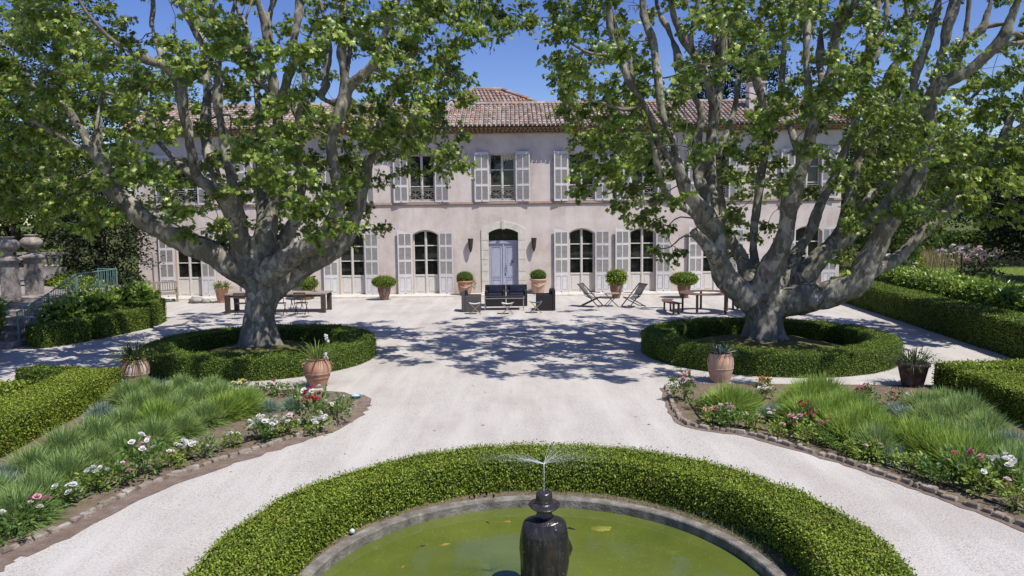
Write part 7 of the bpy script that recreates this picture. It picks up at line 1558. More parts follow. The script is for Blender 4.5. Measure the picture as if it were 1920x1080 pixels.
def x_stool(label, loc, rz, m):
    t = thing('folding_stool', label, 'stool', loc, rz)
    b = MB(); k = 8
    vs = []
    for i in range(k + 1):
        x = -.21 + .42 * i / k; z = .42 - .035 * math.sin(PI * i / k)
        vs += [(x, -.17, z), (x, .17, z)]
    b.add(vs, [(2 * i, 2 * i + 2, 2 * i + 3, 2 * i + 1) for i in range(k)]); b.add([(v[0], v[1], v[2] - .008) for v in vs], [(2 * i, 2 * i + 1, 2 * i + 3, 2 * i + 2) for i in range(k)])
    b.add([(-.21, -.17, .412), (.21, -.17, .412), (.21, -.17, .42), (-.21, -.17, .42)], [(0, 1, 2, 3)])
    b.build('seat', m, t)
    for s in (-1, 1):
        for a in (-1, 1):
            b = MB(); b.tube([(a * .21, s * .17, .42), (-a * .20, s * .16, .0)], .013, 6); b.build('leg', MT['grey_wood'], t)
    for a in (-1, 1):
        b = MB(); b.tube([(a * .21, -.19, .42), (a * .21, .19, .42)], .013, 6); b.build('crossbar', MT['grey_wood'], t)
        b = MB(); b.tube([(a * .20, -.17, .02), (a * .20, .17, .02)], .012, 6); b.build('crossbar', MT['grey_wood'], t)
    return t
x_stool('white canvas folding stool in front of the grey wicker armchair', (-1.38, 27.45, 0), R(6), MT['canvas'])
x_stool('folding X-leg stool standing before the low glass table', (-.17, 27.35, 0), R(-4), MT['canvas'])
x_stool('dark blue folding stool in front of the black wicker armchair', (.88, 27.6, 0), R(4), MT['blue_canvas'])

def deck_chair(label, loc, rz, m):
    t = thing('deck_chair', label, 'chair', loc, rz)
    for s in (-1, 1):
        b = MB(); b.tube([(s * .25, .46, .92), (s * .25, -.42, .04)], .022, 6); b.build('leg', MT['dark_wood'], t)
        b = MB(); b.tube([(s * .22, -.34, .40), (s * .22, .40, .03)], .022, 6); b.build('leg', MT['dark_wood'], t)
        b = MB(); b.box((s * .29, -.05, .56), (.05, .46, .025)); b.build('armrest', MT['dark_wood'], t)
    def sling(name, pts):
        b = MB(); vs = []
        for (y, z) in pts: vs += [(-.235, y, z), (.235, y, z)]
        k = len(pts) - 1
        b.add(vs, [(2 * i, 2 * i + 1, 2 * i + 3, 2 * i + 2) for i in range(k)]); return b.build(name, m, t)
    sling('backrest', [(.44, .90), (.36, .76), (.24, .60), (.15, .47)]); sling('seat', [(.15, .45), (0, .37), (-.16, .36), (-.34, .41)])
    for y, z in ((.45, .905), (-.34, .405), (-.40, .05), (.38, .05)):
        b = MB(); b.tube([(-.25, y, z), (.25, y, z)], .018, 6); b.build('crossbar', MT['dark_wood'], t)
deck_chair('slatted dark deck chair on the left of the small folding table', (3.10, 29.25, 0), R(62), MT['slate_canvas'])
deck_chair('dark deck chair with canvas back on the right of the small folding table', (4.75, 28.95, 0), R(-62), MT['slate_canvas'])
t = thing('folding_table', 'small dark folding table between the two deck chairs', 'table', (3.93, 29.35, 0))
b = MB()
for i in range(6): b.box((-.25 + i * .1, 0, .52), (.085, .55, .018))
b.build('tabletop', MT['grey_wood'], t)
for s in (-1, 1):
    for a in (-1, 1):
        b = MB(); b.tube([(a * .25, s * .24, .51), (-a * .25, s * .24, 0)], .014, 6); b.build('leg', MT['dark_wood'], t)

t = thing('round_table', 'round rusty iron table with open centre behind the right ring hedge', 'table', (7.15, 27.3, 0))
b = MB()
b.lathe([(.52, .70), (.98, .70), (1.0, .715), (.98, .73), (.52, .73), (.50, .715), (.52, .70)], 48, cap=False); b.build('tabletop', MT['rust'], t, smooth=False)
for i in range(5):
    a = 2 * PI * i / 5 + .3
    b = MB(); b.box((.86 * math.cos(a), .86 * math.sin(a), .35), (.07, .07, .70), a); b.build('leg', MT['rust'], t)
def bench_curve(label, a0, a1):
    t = thing('curved_bench', label, 'bench', (7.15, 27.3, 0))
    b = MB(); b.lathe([(1.25, .40), (1.62, .40), (1.63, .415), (1.62, .43), (1.25, .43), (1.24, .415), (1.25, .40)], 20, a0=a0, a1=a1, cap=False); b.build('seat', MT['rust'], t)
    for a in (a0 + .12, a1 - .12):
        for r in (1.32, 1.55):
            b = MB(); b.box((r * math.cos(a), r * math.sin(a), .20), (.06, .06, .40), a); b.build('leg', MT['rust'], t)
bench_curve('curved rusty bench at the left of the round table', R(150), R(215))
bench_curve('curved rusty bench between the round table and the right trunk', R(-20), R(35))
# low black crate right of the right trunk, stones by the pot
b = MB(); b.box((10.75, 28.3, .20), (.75, .6, .36)); b.box((10.75, 28.3, .39), (.79, .64, .03)); b.box((10.75, 28.3, .03), (.70, .55, .05)); b.box((10.75, 27.995, .22), (.4, .02, .05))
props(bevel(b.build('storage_box', MT['blackmetal']), .02), 'low black box standing on the gravel right of the right trunk', 'box')
for i, (x, y, r, lab) in enumerate([(-13.75, 32.3, (.34, .26, .17), 'largest brown rock lying left of the flowering pot'), (-13.3, 32.25, (.22, .18, .12), 'smaller brown rock touching the flowering pot')]):
    V, F = ellipsoid((0, 0, 0), r, 12, 8, .5, i * 7)
    props(link('rock', raw_mesh('rock', V, F, MT['oldstone'], smooth=True), None, (x, y, r[2] * .6)), lab, 'rock')
b = MB(); b.lathe([(.10, 0), (.10, .015), (.015, .03), (.012, .55), (.05, .57), (.075, .585), (.075, .61), (.001, .61)], 12, (-7.72, 29.1, .755))
props(b.build('candle_holder', MT['blackmetal']), 'thin dark candle holder standing on the right end of the long table', 'candle holder')

# ------------------------------------------------------------------ statue and fountain
STX, STY, STZ = .28, 6.80, .045
b = MB()
def section(z, rx, ry, dx=0.0, dy=0.0, n=28, fold=0.0):
    return [(dx + rx * math.copysign(abs(math.cos(a)) ** .85, math.cos(a)) * (1 + fold * math.sin(7 * a + z * 3)), dy + ry * math.copysign(abs(math.sin(a)) ** .85, math.sin(a)) * (1 + fold * math.sin(7 * a + z * 3)), z) for a in [2 * PI * i / n for i in range(n)]]
secs = [(-.32, .205, .160, -.004, 0, .03), (-.10, .210, .162, -.004, 0, .03), (.08, .218, .165, -.003, 0, .025), (.22, .227, .168, 0, 0, .018), (.34, .234, .168, 0, 0, .010), (.43, .232, .162, 0, -.004, .004), (.50, .224, .152, 0, -.006, 0), (.555, .213, .140, 0, -.006, 0), (.598, .204, .126, 0, -.004, 0), (.622, .190, .112, 0, 0, 0), (.638, .166, .098, 0, .002, 0), (.650, .126, .084, 0, .004, 0), (.660, .084, .072, 0, .008, 0), (.72, .061, .064, 0, .012, 0), (.75, .066, .076, 0, .016, 0), (.80, .074, .088, 0, .018, 0), (.85, .072, .086, 0, .016, 0), (.90, .045, .055, 0, .014, 0)]
vs = []
for z, rx, ry, dx, dy, f in secs: vs += section(z, rx, ry, dx, dy, 28, f)
fs = [(i * 28 + j, i * 28 + (j + 1) % 28, (i + 1) * 28 + (j + 1) % 28, (i + 1) * 28 + j) for i in range(len(secs) - 1) for j in range(28)]
fs += [tuple(range(27, -1, -1)), tuple((len(secs) - 1) * 28 + j for j in range(28))]
b.add(vs, fs)
for s in (-1, 1):                                      # sleeves: arms bent, hands joined in front (the far side)
    b.tube([(s * .13, .0, .54), (s * .175, .0, .45), (s * (.222 if s > 0 else .185), .02, .335), (s * (.212 if s > 0 else .18), .07, .275), (s * .13, .16, .30), (s * .07, .19, .315)], [.050, .052, .050, .050, .050, .048], 12)
    b.tube([(s * .075, .185, .315), (s * .035, .215, .32)], [.034, .030], 8)
    for k in range(5):                                 # fingers folded over each other
        z0 = .345 - k * .013
        b.tube([(s * .04, .212, z0), (s * .012, .235, z0 - .002), (-s * .018, .238, z0 - .006 - (0 if k else -.02)), (-s * .034, .226, z0 - .008)], [.0085, .0085, .0075, .006], 6)
b.tube([(-.175, -.045, .628), (-.11, -.092, .622), (-.03, -.118, .604), (.05, -.112, .608), (.12, -.080, .628), (.165, -.035, .640)], [.006, .011, .013, .013, .011, .006], 8)
b.tube([(.10, -.13, .58), (.13, -.14, .40), (.12, -.15, .2), (.13, -.15, -.05)], [.008, .014, .016, .016], 8)
b.tube([(-.12, -.12, .55), (-.10, -.145, .35), (-.13, -.14, .1)], [.006, .012, .014], 8)
b.tube([(0, .095, .775), (0, .118, .755)], [.010, .015], 6)                       # nose
for s in (-1, 1):
    b.ball((s * .028, .090, .785), .012, 6, 5); b.ball((s * .074, .012, .775), (.008, .018, .026), 6, 5)
b.tube([(-.024, .098, .728), (.024, .098, .728)], .007, 6)
o = b.build('body', MT['bronze'])
m = o.modifiers.new('r', 'REMESH'); m.mode = 'VOXEL'; m.voxel_size = .0085
s_ = o.modifiers.new('s', 'SMOOTH'); s_.factor = .5; s_.iterations = 3
me = eval_mesh(o, 'body')
for v in me.vertices:
    q = v.co; a = math.atan2(q.y, q.x)
    if q.z < .6:
        k = min(1, (.6 - q.z) / .3)
        d = (mnoise.noise(Vector((math.cos(a) * 2.6, math.sin(a) * 2.6, q.z * 1.6))) * .018 + mnoise.noise(Vector((q.x * 6 + q.z * 3, q.y * 6, q.z * 3))) * .010 + mnoise.noise(Vector((q.x * 14, q.y * 14, q.z * 5))) * .004) * k
        r = math.hypot(q.x, q.y) or 1
        v.co.x += q.x / r * d; v.co.y += q.y / r * d
me.materials.clear(); me.materials.append(MT['bronze']); me.polygons.foreach_set('use_smooth', [True] * len(me.polygons)); me.update()
stt = thing('bronze_statue', 'dark bronze statue of a caped man in a hat, seen from behind in the pool', 'statue', (STX, STY, STZ))
link('body', me, stt)
b = MB()
vs = []; n_ = 40
prof = [(.066, .782), (.090, .776), (.122, .770), (.144, .772), (.149, .779), (.144, .786), (.114, .787), (.088, .794), (.081, .806), (.079, .835), (.076, .872), (.070, .895), (.056, .908), (.030, .905), (.001, .902)]
for r, z in prof:
    for j in range(n_):
        a = 2 * PI * j / n_
        lift = max(0, r - .085) / .065
        zz = z + lift * (.006 * math.cos(2 * a) + .010 * math.sin(a) - .008) - (0.012 if r < .06 and abs(math.cos(a)) < .5 else 0)
        vs.append((r * math.cos(a), r * 1.06 * math.sin(a) + .01, zz))
b.add(vs, [(i * n_ + j, i * n_ + (j + 1) % n_, (i + 1) * n_ + (j + 1) % n_, (i + 1) * n_ + j) for i in range(len(prof) - 1) for j in range(n_)])
b.tube([(.0795 * math.cos(a), .0795 * 1.06 * math.sin(a) + .01, .815) for a in np.linspace(0, 2 * PI, 33)], .006, 6, cap=False)
b.build('hat', MT['bronze'], stt, smooth=True)

# jet rising from the hat and opening into a fan of droplets
b = MB()
JX, JY, JZ, NZ = STX, STY + .01, .94, 1.21
b.tube([(JX, JY, JZ), (JX + .002, JY, JZ + .1), (JX, JY, NZ)], [.0045, .004, .006], 6)
def arc(a, vh, vz, t): return (JX + math.cos(a) * vh * t, JY + math.sin(a) * vh * t, NZ + vz * t - 4.9 * t * t)
dv, df = [], []
def drop(p, s):
    k = len(dv); x, y, z = p
    dv.extend([(x - s, y, z - s), (x + s, y - s * .6, z - s), (x, y + s, z - s), (x, y, z + s * 1.3)])
    df.extend([(k, k + 1, k + 3), (k + 1, k + 2, k + 3), (k + 2, k, k + 3), (k, k + 2, k + 1)])
for i in range(170):
    u = rnd.random()
    a = (PI + rnd.gauss(0, .22)) if u < .36 else rnd.gauss(.05, .30) if u < .74 else rnd.uniform(.1, 1.5) if u < .88 else rnd.uniform(0, 2 * PI)
    vh = rnd.uniform(2.2, 4.2); vz = vh * rnd.uniform(.16, .34) + .35
    if .74 < u < .88: vz = vh * rnd.uniform(.4, .8)
    t1 = rnd.uniform(.05, .11)
    pts = [arc(a, vh, vz, t1 * j / 5) for j in range(6)]
    if i < 34: b.tube(pts, [.0017, .0016, .0013, .0010, .0007, .0004], 4, cap=False)
    for _ in range(26):
        t_ = rnd.uniform(.04, .17); p = arc(a, vh, vz, t_)
        q = (p[0] + rnd.gauss(0, .018), p[1] + rnd.gauss(0, .018), p[2] + rnd.gauss(0, .015))
        if q[2] > -.06 and math.hypot(q[0] - PC[0], q[1] - PC[1]) < PR + .3: drop(q, rnd.uniform(.0008, .0019))
for _ in range(420):                                   # drops falling on the right side of the basin
    a = rnd.gauss(-.55, .55); r = rnd.uniform(.45, 1.5)
    drop((JX + math.cos(a) * r, JY + math.sin(a) * r * .9, rnd.uniform(-.06, .05) if rnd.random() < .7 else rnd.uniform(0, .6)), rnd.uniform(.0016, .0040))
b.add(dv, df)
props(b.build('fountain_spray', MT['spray'], smooth=True), 'fine water jet fanning out above the statue hat', 'water jet')

# fish, weedy stone, sprigs and lamps of the pool
def fish(label, x, y, rz, L_, m, group=None):
    b = MB()
    P = [(-.5, .02), (-.42, .05), (-.2, .11), (.05, .13), (.28, .10), (.42, .06), (.5, .02)]
    b.tube([(px * L_, 0, 0) for px, r in P], [r * L_ * .9 for px, r in P], 8)
    b.add([(-.46 * L_, 0, 0), (-.72 * L_, .13 * L_, .005), (-.64 * L_, 0, .006), (-.72 * L_, -.13 * L_, .005)], [(0, 1, 2, 3)])
    b.add([(.0, 0, .11 * L_), (-.15 * L_, 0, .17 * L_), (-.22 * L_, 0, .09 * L_)], [(0, 1, 2)])
    for s in (-1, 1): b.add([(.18 * L_, s * .09 * L_, 0), (.05 * L_, s * .22 * L_, .004), (.02 * L_, s * .10 * L_, 0)], [(0, 1, 2)])
    props(b.build('fish', m, None, (x, y, -.075), rz), label, 'fish', group)
for px, lab, L_, rz, m in [((-0.32, 8.54), 'small dark fish at the pool surface left of the statue', .075, R(120), 'fish_dark'), ((0.65, 8.33), 'long dark fish right beside the statue shoulder', .13, R(-25), 'fish_dark'), ((-0.09, 8.56), 'faint orange fish near the statue neck', .09, R(5), 'fish_orange'), ((-0.77, 7.95), 'orange fish swimming in the left half of the pool', .11, R(20), 'fish_orange'), ((-1.02, 7.91), 'brownish fish farthest left in the pool', .09, R(35), 'fish_dark'), ((2.02, 8.17), 'orange fish close to the right pool rim', .08, R(-30), 'fish_orange'), ((-1.16, 7.43), 'reddish fish low in the left part of the pool', .06, R(60), 'fish_orange')]:
    fish(lab, px[0], px[1], rz, L_, MT[m])
V, F = ellipsoid((0, 0, 0), (.17, .11, .05), 20, 12, .22, 3)
props(link('rock', raw_mesh('rock', V, F, MT['algae'], smooth=True), None, (1, 8.33, -.11)), 'yellow algae-covered stone showing at the pool surface right of the statue', 'rock')
for i, (px, s) in enumerate([((-0.56, 9.02), .05), ((-0.5, 9.03), .075), ((-0.43, 9.12), .04), ((-0.35, 9.12), .08), ((-0.26, 9.04), .06), ((-0.21, 9.22), .05)]):
    b = MB()
    for k in range(9):
        a = rnd.uniform(0, 2 * PI); h = s * rnd.uniform(.5, 1.1)
        d = Vector((math.cos(a) * .35, math.sin(a) * .35, 1)).normalized(); sd = Vector((-math.sin(a), math.cos(a), 0)) * s * .16
        b.add([-sd * .6, sd * .6, d * h * .6 + sd, d * h, d * h * .6 - sd], [(0, 1, 2, 3, 4)])
    props(b.build('rim_plant', MT['leaf_dark'], None, (px[0], px[1], .03)), 'small dark plant sprig growing on the far left stretch of pool rim', 'plant', 'sprigs on the pool rim')
for px, lab in [((-1.51, 8.54), 'small glass lamp ball on the verge left of the pool, upper one'), ((-1.81, 8.03), 'small glass lamp ball on the verge left of the pool, lower one'), ((2.21, 8.41), 'small glass lamp ball on the verge right of the pool')]:
    t = thing('pool_lamp', lab, 'lamp', (px[0], px[1], .01))
    b = MB(); b.ball((0, 0, .045), .03, 12, 8); b.build('globe', MT['lampglass'], t, smooth=True)
    b = MB(); b.lathe([(.028, -.03), (.022, .0), (.02, .02)], 10); b.build('base', MT['blackmetal'], t)
t = thing('garden_spotlight', 'teal rimmed spotlight disc at the house end of the left bed', 'lamp', (-3.11, 14.49, .02))
b = MB(); b.lathe([(.06, 0), (.105, .02), (.11, .045), (.095, .05), (.085, .04), (.001, .04)], 20); b.build('housing', MT['teal'], t)
b = MB(); b.lathe([(.001, .052), (.07, .050), (.08, .042)], 16, cap=False); b.build('lens', MT['bluewhite'], t)

# ------------------------------------------------------------------ lavender and roses
def tuft_mesh(name, leaf, n, L_, w, el0, droop):
    """a dome of fine arching blades from a small crown"""
    a = rng.uniform(0, 2 * PI, n); el = np.arcsin(rng.uniform(math.sin(el0), 1, n)); l = L_ * rng.uniform(.55, 1.08, n)
    r0 = .10 * np.sqrt(rng.random(n)); b0 = rng.uniform(0, 2 * PI, n)
    P = np.column_stack([r0 * np.cos(b0), r0 * np.sin(b0), np.zeros(n)])
    H = np.column_stack([np.cos(a), np.sin(a), np.zeros(n)]); Z = np.array([0, 0, 1.0])
    S = np.column_stack([-np.sin(a), np.cos(a), np.zeros(n)]) * w + rng.normal(0, w * .4, (n, 3))
    rows = []
    for u, ww in ((.0, .9), (.45, 1.0), (.8, .8), (1.0, .15)):
        c = P + H * (np.cos(el) * l * u)[:, None] + Z * (np.sin(el) * l * u - droop * np.cos(el) * l * u * u)[:, None]
        c[:, 2] = np.maximum(c[:, 2], .005)
        rows += [c - S * ww * .5, c + S * ww * .5]
    V = np.stack(rows, 1).reshape(-1, 3)
    F = np.array([(0, 1, 3, 2), (2, 3, 5, 4), (4, 5, 7, 6)])[None] + (np.arange(n) * 8)[:, None, None]
    return raw_mesh(name, V, F.reshape(-1, 4), leaf)
TUFT = {'g': [tuft_mesh('lavender_bush', MT['lavender'], 2600, .50, .0085, .12, .22) for _ in range(2)],
        'b': [tuft_mesh('lavender_bush', MT['lavender_bright'], 2600, .56, .0085, .22, .18) for _ in range(2)],
        's': [tuft_mesh('lavender_bush', MT['lavender_grey'], 1800, .36, .0095, .10, .2)]}
def lavender(spots, side):
    for i, (p, k, kind) in enumerate(spots):
        o = link('lavender_bush', TUFT[kind][i % len(TUFT[kind])], None, (p[0], p[1], .01), rnd.uniform(0, 6.28))
        o.scale = (k, k, k * rnd.uniform(.9, 1.1))
        lab = {'g': 'bushy green lavender clump in the %s flower bed', 'b': 'bright green upright lavender clump in the %s flower bed', 's': 'low grey-blue lavender clump in the %s flower bed'}[kind] % side
        props(o, lab, 'lavender', {'g': 'green', 'b': 'bright green', 's': 'grey-blue'}[kind] + ' lavender of the %s bed' % side)
LL = [((-5.82, 8.43), 1.05, 'g'), ((-5.93, 9), 1, 'g'), ((-6.05, 9.75), 1.05, 'g'), ((-6.52, 9.29), 1, 's'), ((-6.69, 10.09), 1.05, 'g'), ((-5.95, 10.28), 1, 'g'), ((-6.73, 10.9), 1.05, 'g'), ((-5.77, 10.81), 1, 'g'), ((-6.62, 11.55), 1.05, 'g'), ((-5.67, 11.43), 1, 'g'), ((-6.5, 12.23), 1.05, 'g'), ((-6, 12.4), 1.05, 'b'), ((-5.46, 12.09), 0.9, 'g'), ((-7.32, 12.99), 1, 's'), ((-6.82, 13.33), 1.05, 'g'), ((-6.05, 13.11), 1.05, 'g'), ((-5.34, 12.66), 0.95, 'g'), ((-7.5, 14.26), 1, 'g'), ((-6.86, 14.23), 1.05, 'g'), ((-6.12, 14.07), 1.05, 'g'), ((-5.17, 13.07), 1, 'b'), ((-5.65, 14.18), 1, 'g'), ((-4.97, 13.43), 1, 'b'), ((-5.03, 14.02), 0.85, 'g'), ((-4.51, 13.53), 0.75, 's'), ((-4.12, 13.66), 0.75, 's'), ((-6.77, 14.98), 0.9, 'g'), ((-6.14, 15.04), 0.9, 'g'), ((-6.89, 9.88), 0.8, 's'), ((-7.6, 15.11), 0.8, 'g'), ((-6.49, 8.85), 1.1, 'g')]
lavender(LL, 'left')
LR = [((3.79, 12.94), 1.05, 'b'), ((4.14, 13.14), 0.9, 'b'), ((3.74, 13.43), 0.8, 'g'), ((4.46, 12.66), 0.8, 's'), ((4.71, 12.48), 0.8, 'g'), ((5.38, 13.36), 1.15, 'b'), ((5.74, 13.53), 1.1, 'b'), ((4.85, 12.15), 1.1, 'b'), ((5.14, 11.98), 1.15, 'b'), ((5.69, 12.44), 1.1, 'b'), ((5.12, 11.25), 1.1, 'b'), ((5.57, 11.51), 1.1, 'b'), ((5.74, 12.96), 1, 'g'), ((6, 12.6), 0.9, 'g'), ((5.66, 11.09), 1.05, 'b'), ((5.25, 10.59), 1, 'g'), ((6.67, 12.4), 0.8, 's'), ((7.22, 12.9), 1, 'g'), ((7.69, 13.06), 1.05, 'g'), ((6.89, 12.06), 1.05, 'g'), ((7.28, 12.05), 1.05, 'g'), ((7.69, 12.36), 1.05, 'g'), ((6.53, 11.06), 1.1, 'g'), ((5.9, 10.57), 1.1, 'b'), ((6, 10.21), 1.1, 'b'), ((6.66, 10.67), 1.1, 'g'), ((7.33, 11.3), 1.05, 'g'), ((6.07, 9.77), 1.1, 'b'), ((6.63, 10.08), 1.1, 'g'), ((7.27, 10.64), 1.05, 's'), ((6.5, 9.45), 1.1, 'g'), ((5.4, 10.28), 0.75, 's'), ((6.92, 9.74), 1.1, 'g'), ((6.76, 12.92), 0.7, 's'), ((5.09, 12.99), 1, 'b')]
lavender(LR, 'right')

def blossom_mesh(name, m, r=.036):
    V = []; F = []
    for ring, (k, rr, zz, tilt) in enumerate([(5, r, .0, .35), (5, r * .72, .008, .75), (3, r * .42, .014, 1.15)]):
        for i in range(k):
            a = 2 * PI * i / k + ring * .5; ca, sa = math.cos(a), math.sin(a); w = rr * .62
            def pt(u, v): 
                d = rr * u; return (ca * d * math.cos(tilt) - sa * v, sa * d * math.cos(tilt) + ca * v, zz + d * math.sin(tilt))
            b0 = len(V); V += [pt(.05, -w * .3), pt(.05, w * .3), pt(.7, w), pt(1.15, w * .5), pt(1.15, -w * .5), pt(.7, -w)]
            F += [(b0, b0 + 1, b0 + 2, b0 + 5), (b0 + 5, b0 + 2, b0 + 3, b0 + 4)]
    return raw_mesh(name, np.array(V), np.array(F), m)
BLO = {c: blossom_mesh('blossom', MT[c + '_petal']) for c in ('white', 'pink', 'blush', 'red', 'magenta', 'yellow', 'orange')}
def rose_bush_mesh(leaf, seed, n=230):
    r_ = np.random.default_rng(seed)
    k = 16
    C = r_.normal(0, 1, (k, 3)) * [.115, .115, .055] + [0, 0, .20]
    idx = r_.integers(0, k, n); P = C[idx] + r_.normal(0, 1, (n, 3)) * .045
    P[:, 2] = np.clip(P[:, 2], .03, .5)
    D = nrm(P - [0, 0, .1]) + r_.normal(0, 1, (n, 3)) * .5; N = r_.normal(0, 1, (n, 3)) * .5 + [.1, -.2, .9]
    V, F = scatter(OVAL2[0], OVAL2[1], P, D, N, r_.uniform(.045, .085, n))
    return raw_mesh('foliage', V, F, leaf)
RB_M = {'g': [rose_bush_mesh(MT['leaf_rose'], 100 + i) for i in range(3)], 'y': [rose_bush_mesh(MT['leaf_rose_yellow'], 200 + i) for i in range(2)]}
def stems_mesh():
    b = MB()
    for i in range(8):
        a = rnd.uniform(0, 2 * PI); r = rnd.uniform(.06, .15)
        b.tube([(0, 0, -.02), (math.cos(a) * r * .5, math.sin(a) * r * .5, .12), (math.cos(a) * r, math.sin(a) * r, .26)], [.007, .005, .003], 5)
    return b.mesh('stems', MT['stem'])
STEMS = stems_mesh()
def rose(label, p, k, leaf, colours, nb, tall=1.0):
    t = thing('rose_bush', label, 'rose bush', (p[0], p[1], .01), rnd.uniform(0, 6.28))
    t.scale = (k, k, k * tall)
    link('foliage', rnd.choice(RB_M[leaf]), t); link('stems', STEMS, t)
    for i in range(nb):
        a = rnd.uniform(0, 2 * PI); r = .19 * math.sqrt(rnd.random())
        z = .34 - .5 * r + rnd.uniform(-.03, .10)
        o = link('blossom', BLO[colours[i % len(colours)]], t, (math.cos(a) * r, math.sin(a) * r, z))
        o.rotation_euler = (rnd.gauss(.0, .3), rnd.gauss(0, .3), rnd.uniform(0, 6))
        s = rnd.uniform(.8, 1.3) / max(.8, k) * (1.1); o.scale = (s, s, s / tall)
ROSES = [('green rose bush cut by the left picture edge', (-5.62, 7.92), 0.85, 'g', ['white'], 1, 1),
    ('small rose bush with one deep pink bloom at the left end of the border', (-5.64, 8.43), 0.95, 'g', ['pink', 'white'], 6, 1),
    ('low white rose bush, first white one from the left edge', (-5.56, 8.99), 0.8, 'g', ['white'], 11, 1),
    ('white rose bush with yellowish leaves, second white one from the left', (-5.46, 9.5), 0.85, 'y', ['white'], 10, 1),
    ('leafy rose bush with a few pink buds beside a white one', (-5.24, 9.69), 1, 'g', ['pink', 'blush'], 3, 1),
    ('tall blush and white rose bush above the left edging', (-5.13, 10.1), 1.1, 'g', ['blush', 'white', 'pink', 'white'], 14, 1.35),
    ('smallest leafy rose shoot between blush and white bushes', (-4.9, 10.4), 0.65, 'y', ['white'], 2, 1),
    ('dense white rose bush in the middle of the left border', (-4.83, 10.68), 0.85, 'y', ['white'], 12, 1),
    ('green rose bush with hardly a bloom beside the dense white one', (-4.62, 10.87), 0.9, 'g', ['white'], 2, 1),
    ('thin yellow-green rose with few white blooms near the lavender end', (-4.38, 11.38), 0.7, 'y', ['white'], 5, 1),
    ('large white rose bush covered in blooms', (-4.07, 11.71), 1, 'g', ['white'], 20, 1),
    ('white rose bush touching the largest white one', (-3.86, 11.82), 0.9, 'g', ['white'], 12, 1),
    ('pale leaved rose bush between the large white and the red one', (-3.69, 11.99), 0.85, 'y', ['white', 'blush'], 6, 1),
    ('tall red and white rose bush at the end of the left border', (-3.4, 12.49), 1.15, 'g', ['red', 'red', 'white', 'magenta'], 18, 1.6),
    ('low white rose bush at the feet of the tall red one', (-3.23, 12.1), 0.85, 'y', ['white'], 12, 1),
    ('white rose bush beside the thin stake', (-3.09, 12.64), 0.9, 'g', ['white', 'blush'], 7, 1.3),
    ('bare green rose bush at the corner nearest the spotlight', (-3.14, 13.35), 0.85, 'g', ['white'], 1, 1),
    ('yellow and white rose behind the lavender', (-5.49, 14.82), 0.85, 'g', ['white', 'yellow'], 8, 1),
    ('leafy rose between yellow and pink ones behind the lavender', (-5, 14.67), 0.8, 'g', ['blush'], 2, 1),
    ('pink rose at the back edge of the left bed', (-4.73, 14.74), 0.85, 'g', ['magenta', 'pink'], 5, 1),
    ('green rose bush below the rounded terracotta jar', (-4.28, 14.63), 0.75, 'g', ['white'], 1, 1),
    ('tall pale pink rose at the corner of the right bed', (3.26, 13.97), 1, 'g', ['blush', 'pink', 'blush'], 12, 1.6),
    ('low flowerless rose bush behind the corner stake', (3.39, 13.33), 0.75, 'g', ['white'], 0, 1),
    ('yellow-green rose bush just right of the corner stake', (3.33, 12.28), 0.9, 'y', ['pink', 'magenta'], 3, 1),
    ('pink rose bush above the bend of the right edging', (3.52, 12.2), 0.95, 'g', ['pink', 'pink', 'white'], 7, 1.2),
    ('plain leafy rose bush after the pink one', (3.67, 12.01), 0.9, 'g', ['white'], 1, 1),
    ('pale yellowish rose bush with a few blush blooms', (3.92, 11.94), 0.85, 'y', ['blush'], 3, 1),
    ('small blush rose in front of the grey lavender', (4.32, 12.33), 0.7, 'g', ['blush', 'white'], 6, 1),
    ('yellow-leaved small rose with a single bud', (4.16, 11.51), 0.75, 'y', ['pink'], 1, 1),
    ('mixed pink rose bush in the middle of the right border', (4.47, 11.7), 0.95, 'g', ['pink', 'blush', 'magenta'], 9, 1),
    ('crimson rose bush standing highest in the right border', (4.74, 11.9), 1, 'g', ['red', 'magenta'], 11, 1.35),
    ('bright leafy rose in front of the crimson one', (4.5, 11.22), 0.9, 'y', ['white'], 0, 1),
    ('deep pink rose at the foot of the bright lavender', (4.86, 11.31), 0.85, 'g', ['magenta', 'pink'], 6, 1.25),
    ('short dark green rose below the deep pink one', (4.75, 10.94), 0.7, 'g', ['white'], 0, 1),
    ('yellow-green leafy rose without blooms', (4.93, 10.53), 0.85, 'y', ['white'], 0, 1),
    ('pale green rose with pink blooms on its left side', (5.08, 10.29), 0.9, 'y', ['pink', 'blush'], 4, 1),
    ('roundish lime green rose bush without flowers', (5.35, 9.84), 0.9, 'y', ['white'], 0, 1),
    ('plain mid green rose bush after the lime one', (5.44, 9.46), 0.95, 'g', ['white'], 0, 1),
    ('pink rose on tall stems near the right edge', (5.76, 9.28), 1.05, 'g', ['pink', 'magenta'], 6, 1.5),
    ('broad leafy rose mound in front of the tall pink one', (5.82, 9.04), 1.1, 'y', ['white'], 1, 1),
    ('white rose bush near the right edge', (6.16, 9.21), 1.05, 'g', ['white'], 13, 1.3),
    ('pink and lime rose bush nearest the right edge', (5.95, 8.57), 1, 'y', ['magenta', 'blush'], 6, 1),
    ('pale rose with small flowers between two lavender masses', (4.75, 13.9), 0.85, 'g', ['white', 'blush'], 8, 1),
    ('small white rose behind the tall bright lavender', (6.22, 14.13), 0.7, 'g', ['white'], 7, 1),
    ('magenta rose behind the lavender below the ring hedge', (6.45, 13.5), 0.95, 'g', ['magenta', 'pink'], 6, 1.2),
    ('pink rose left of the dark planter', (6.87, 13.29), 0.85, 'g', ['pink'], 5, 1.1),
    ('small pink rose at the foot of the dark planter', (7.33, 13.54), 0.7, 'g', ['pink', 'blush'], 4, 1)]
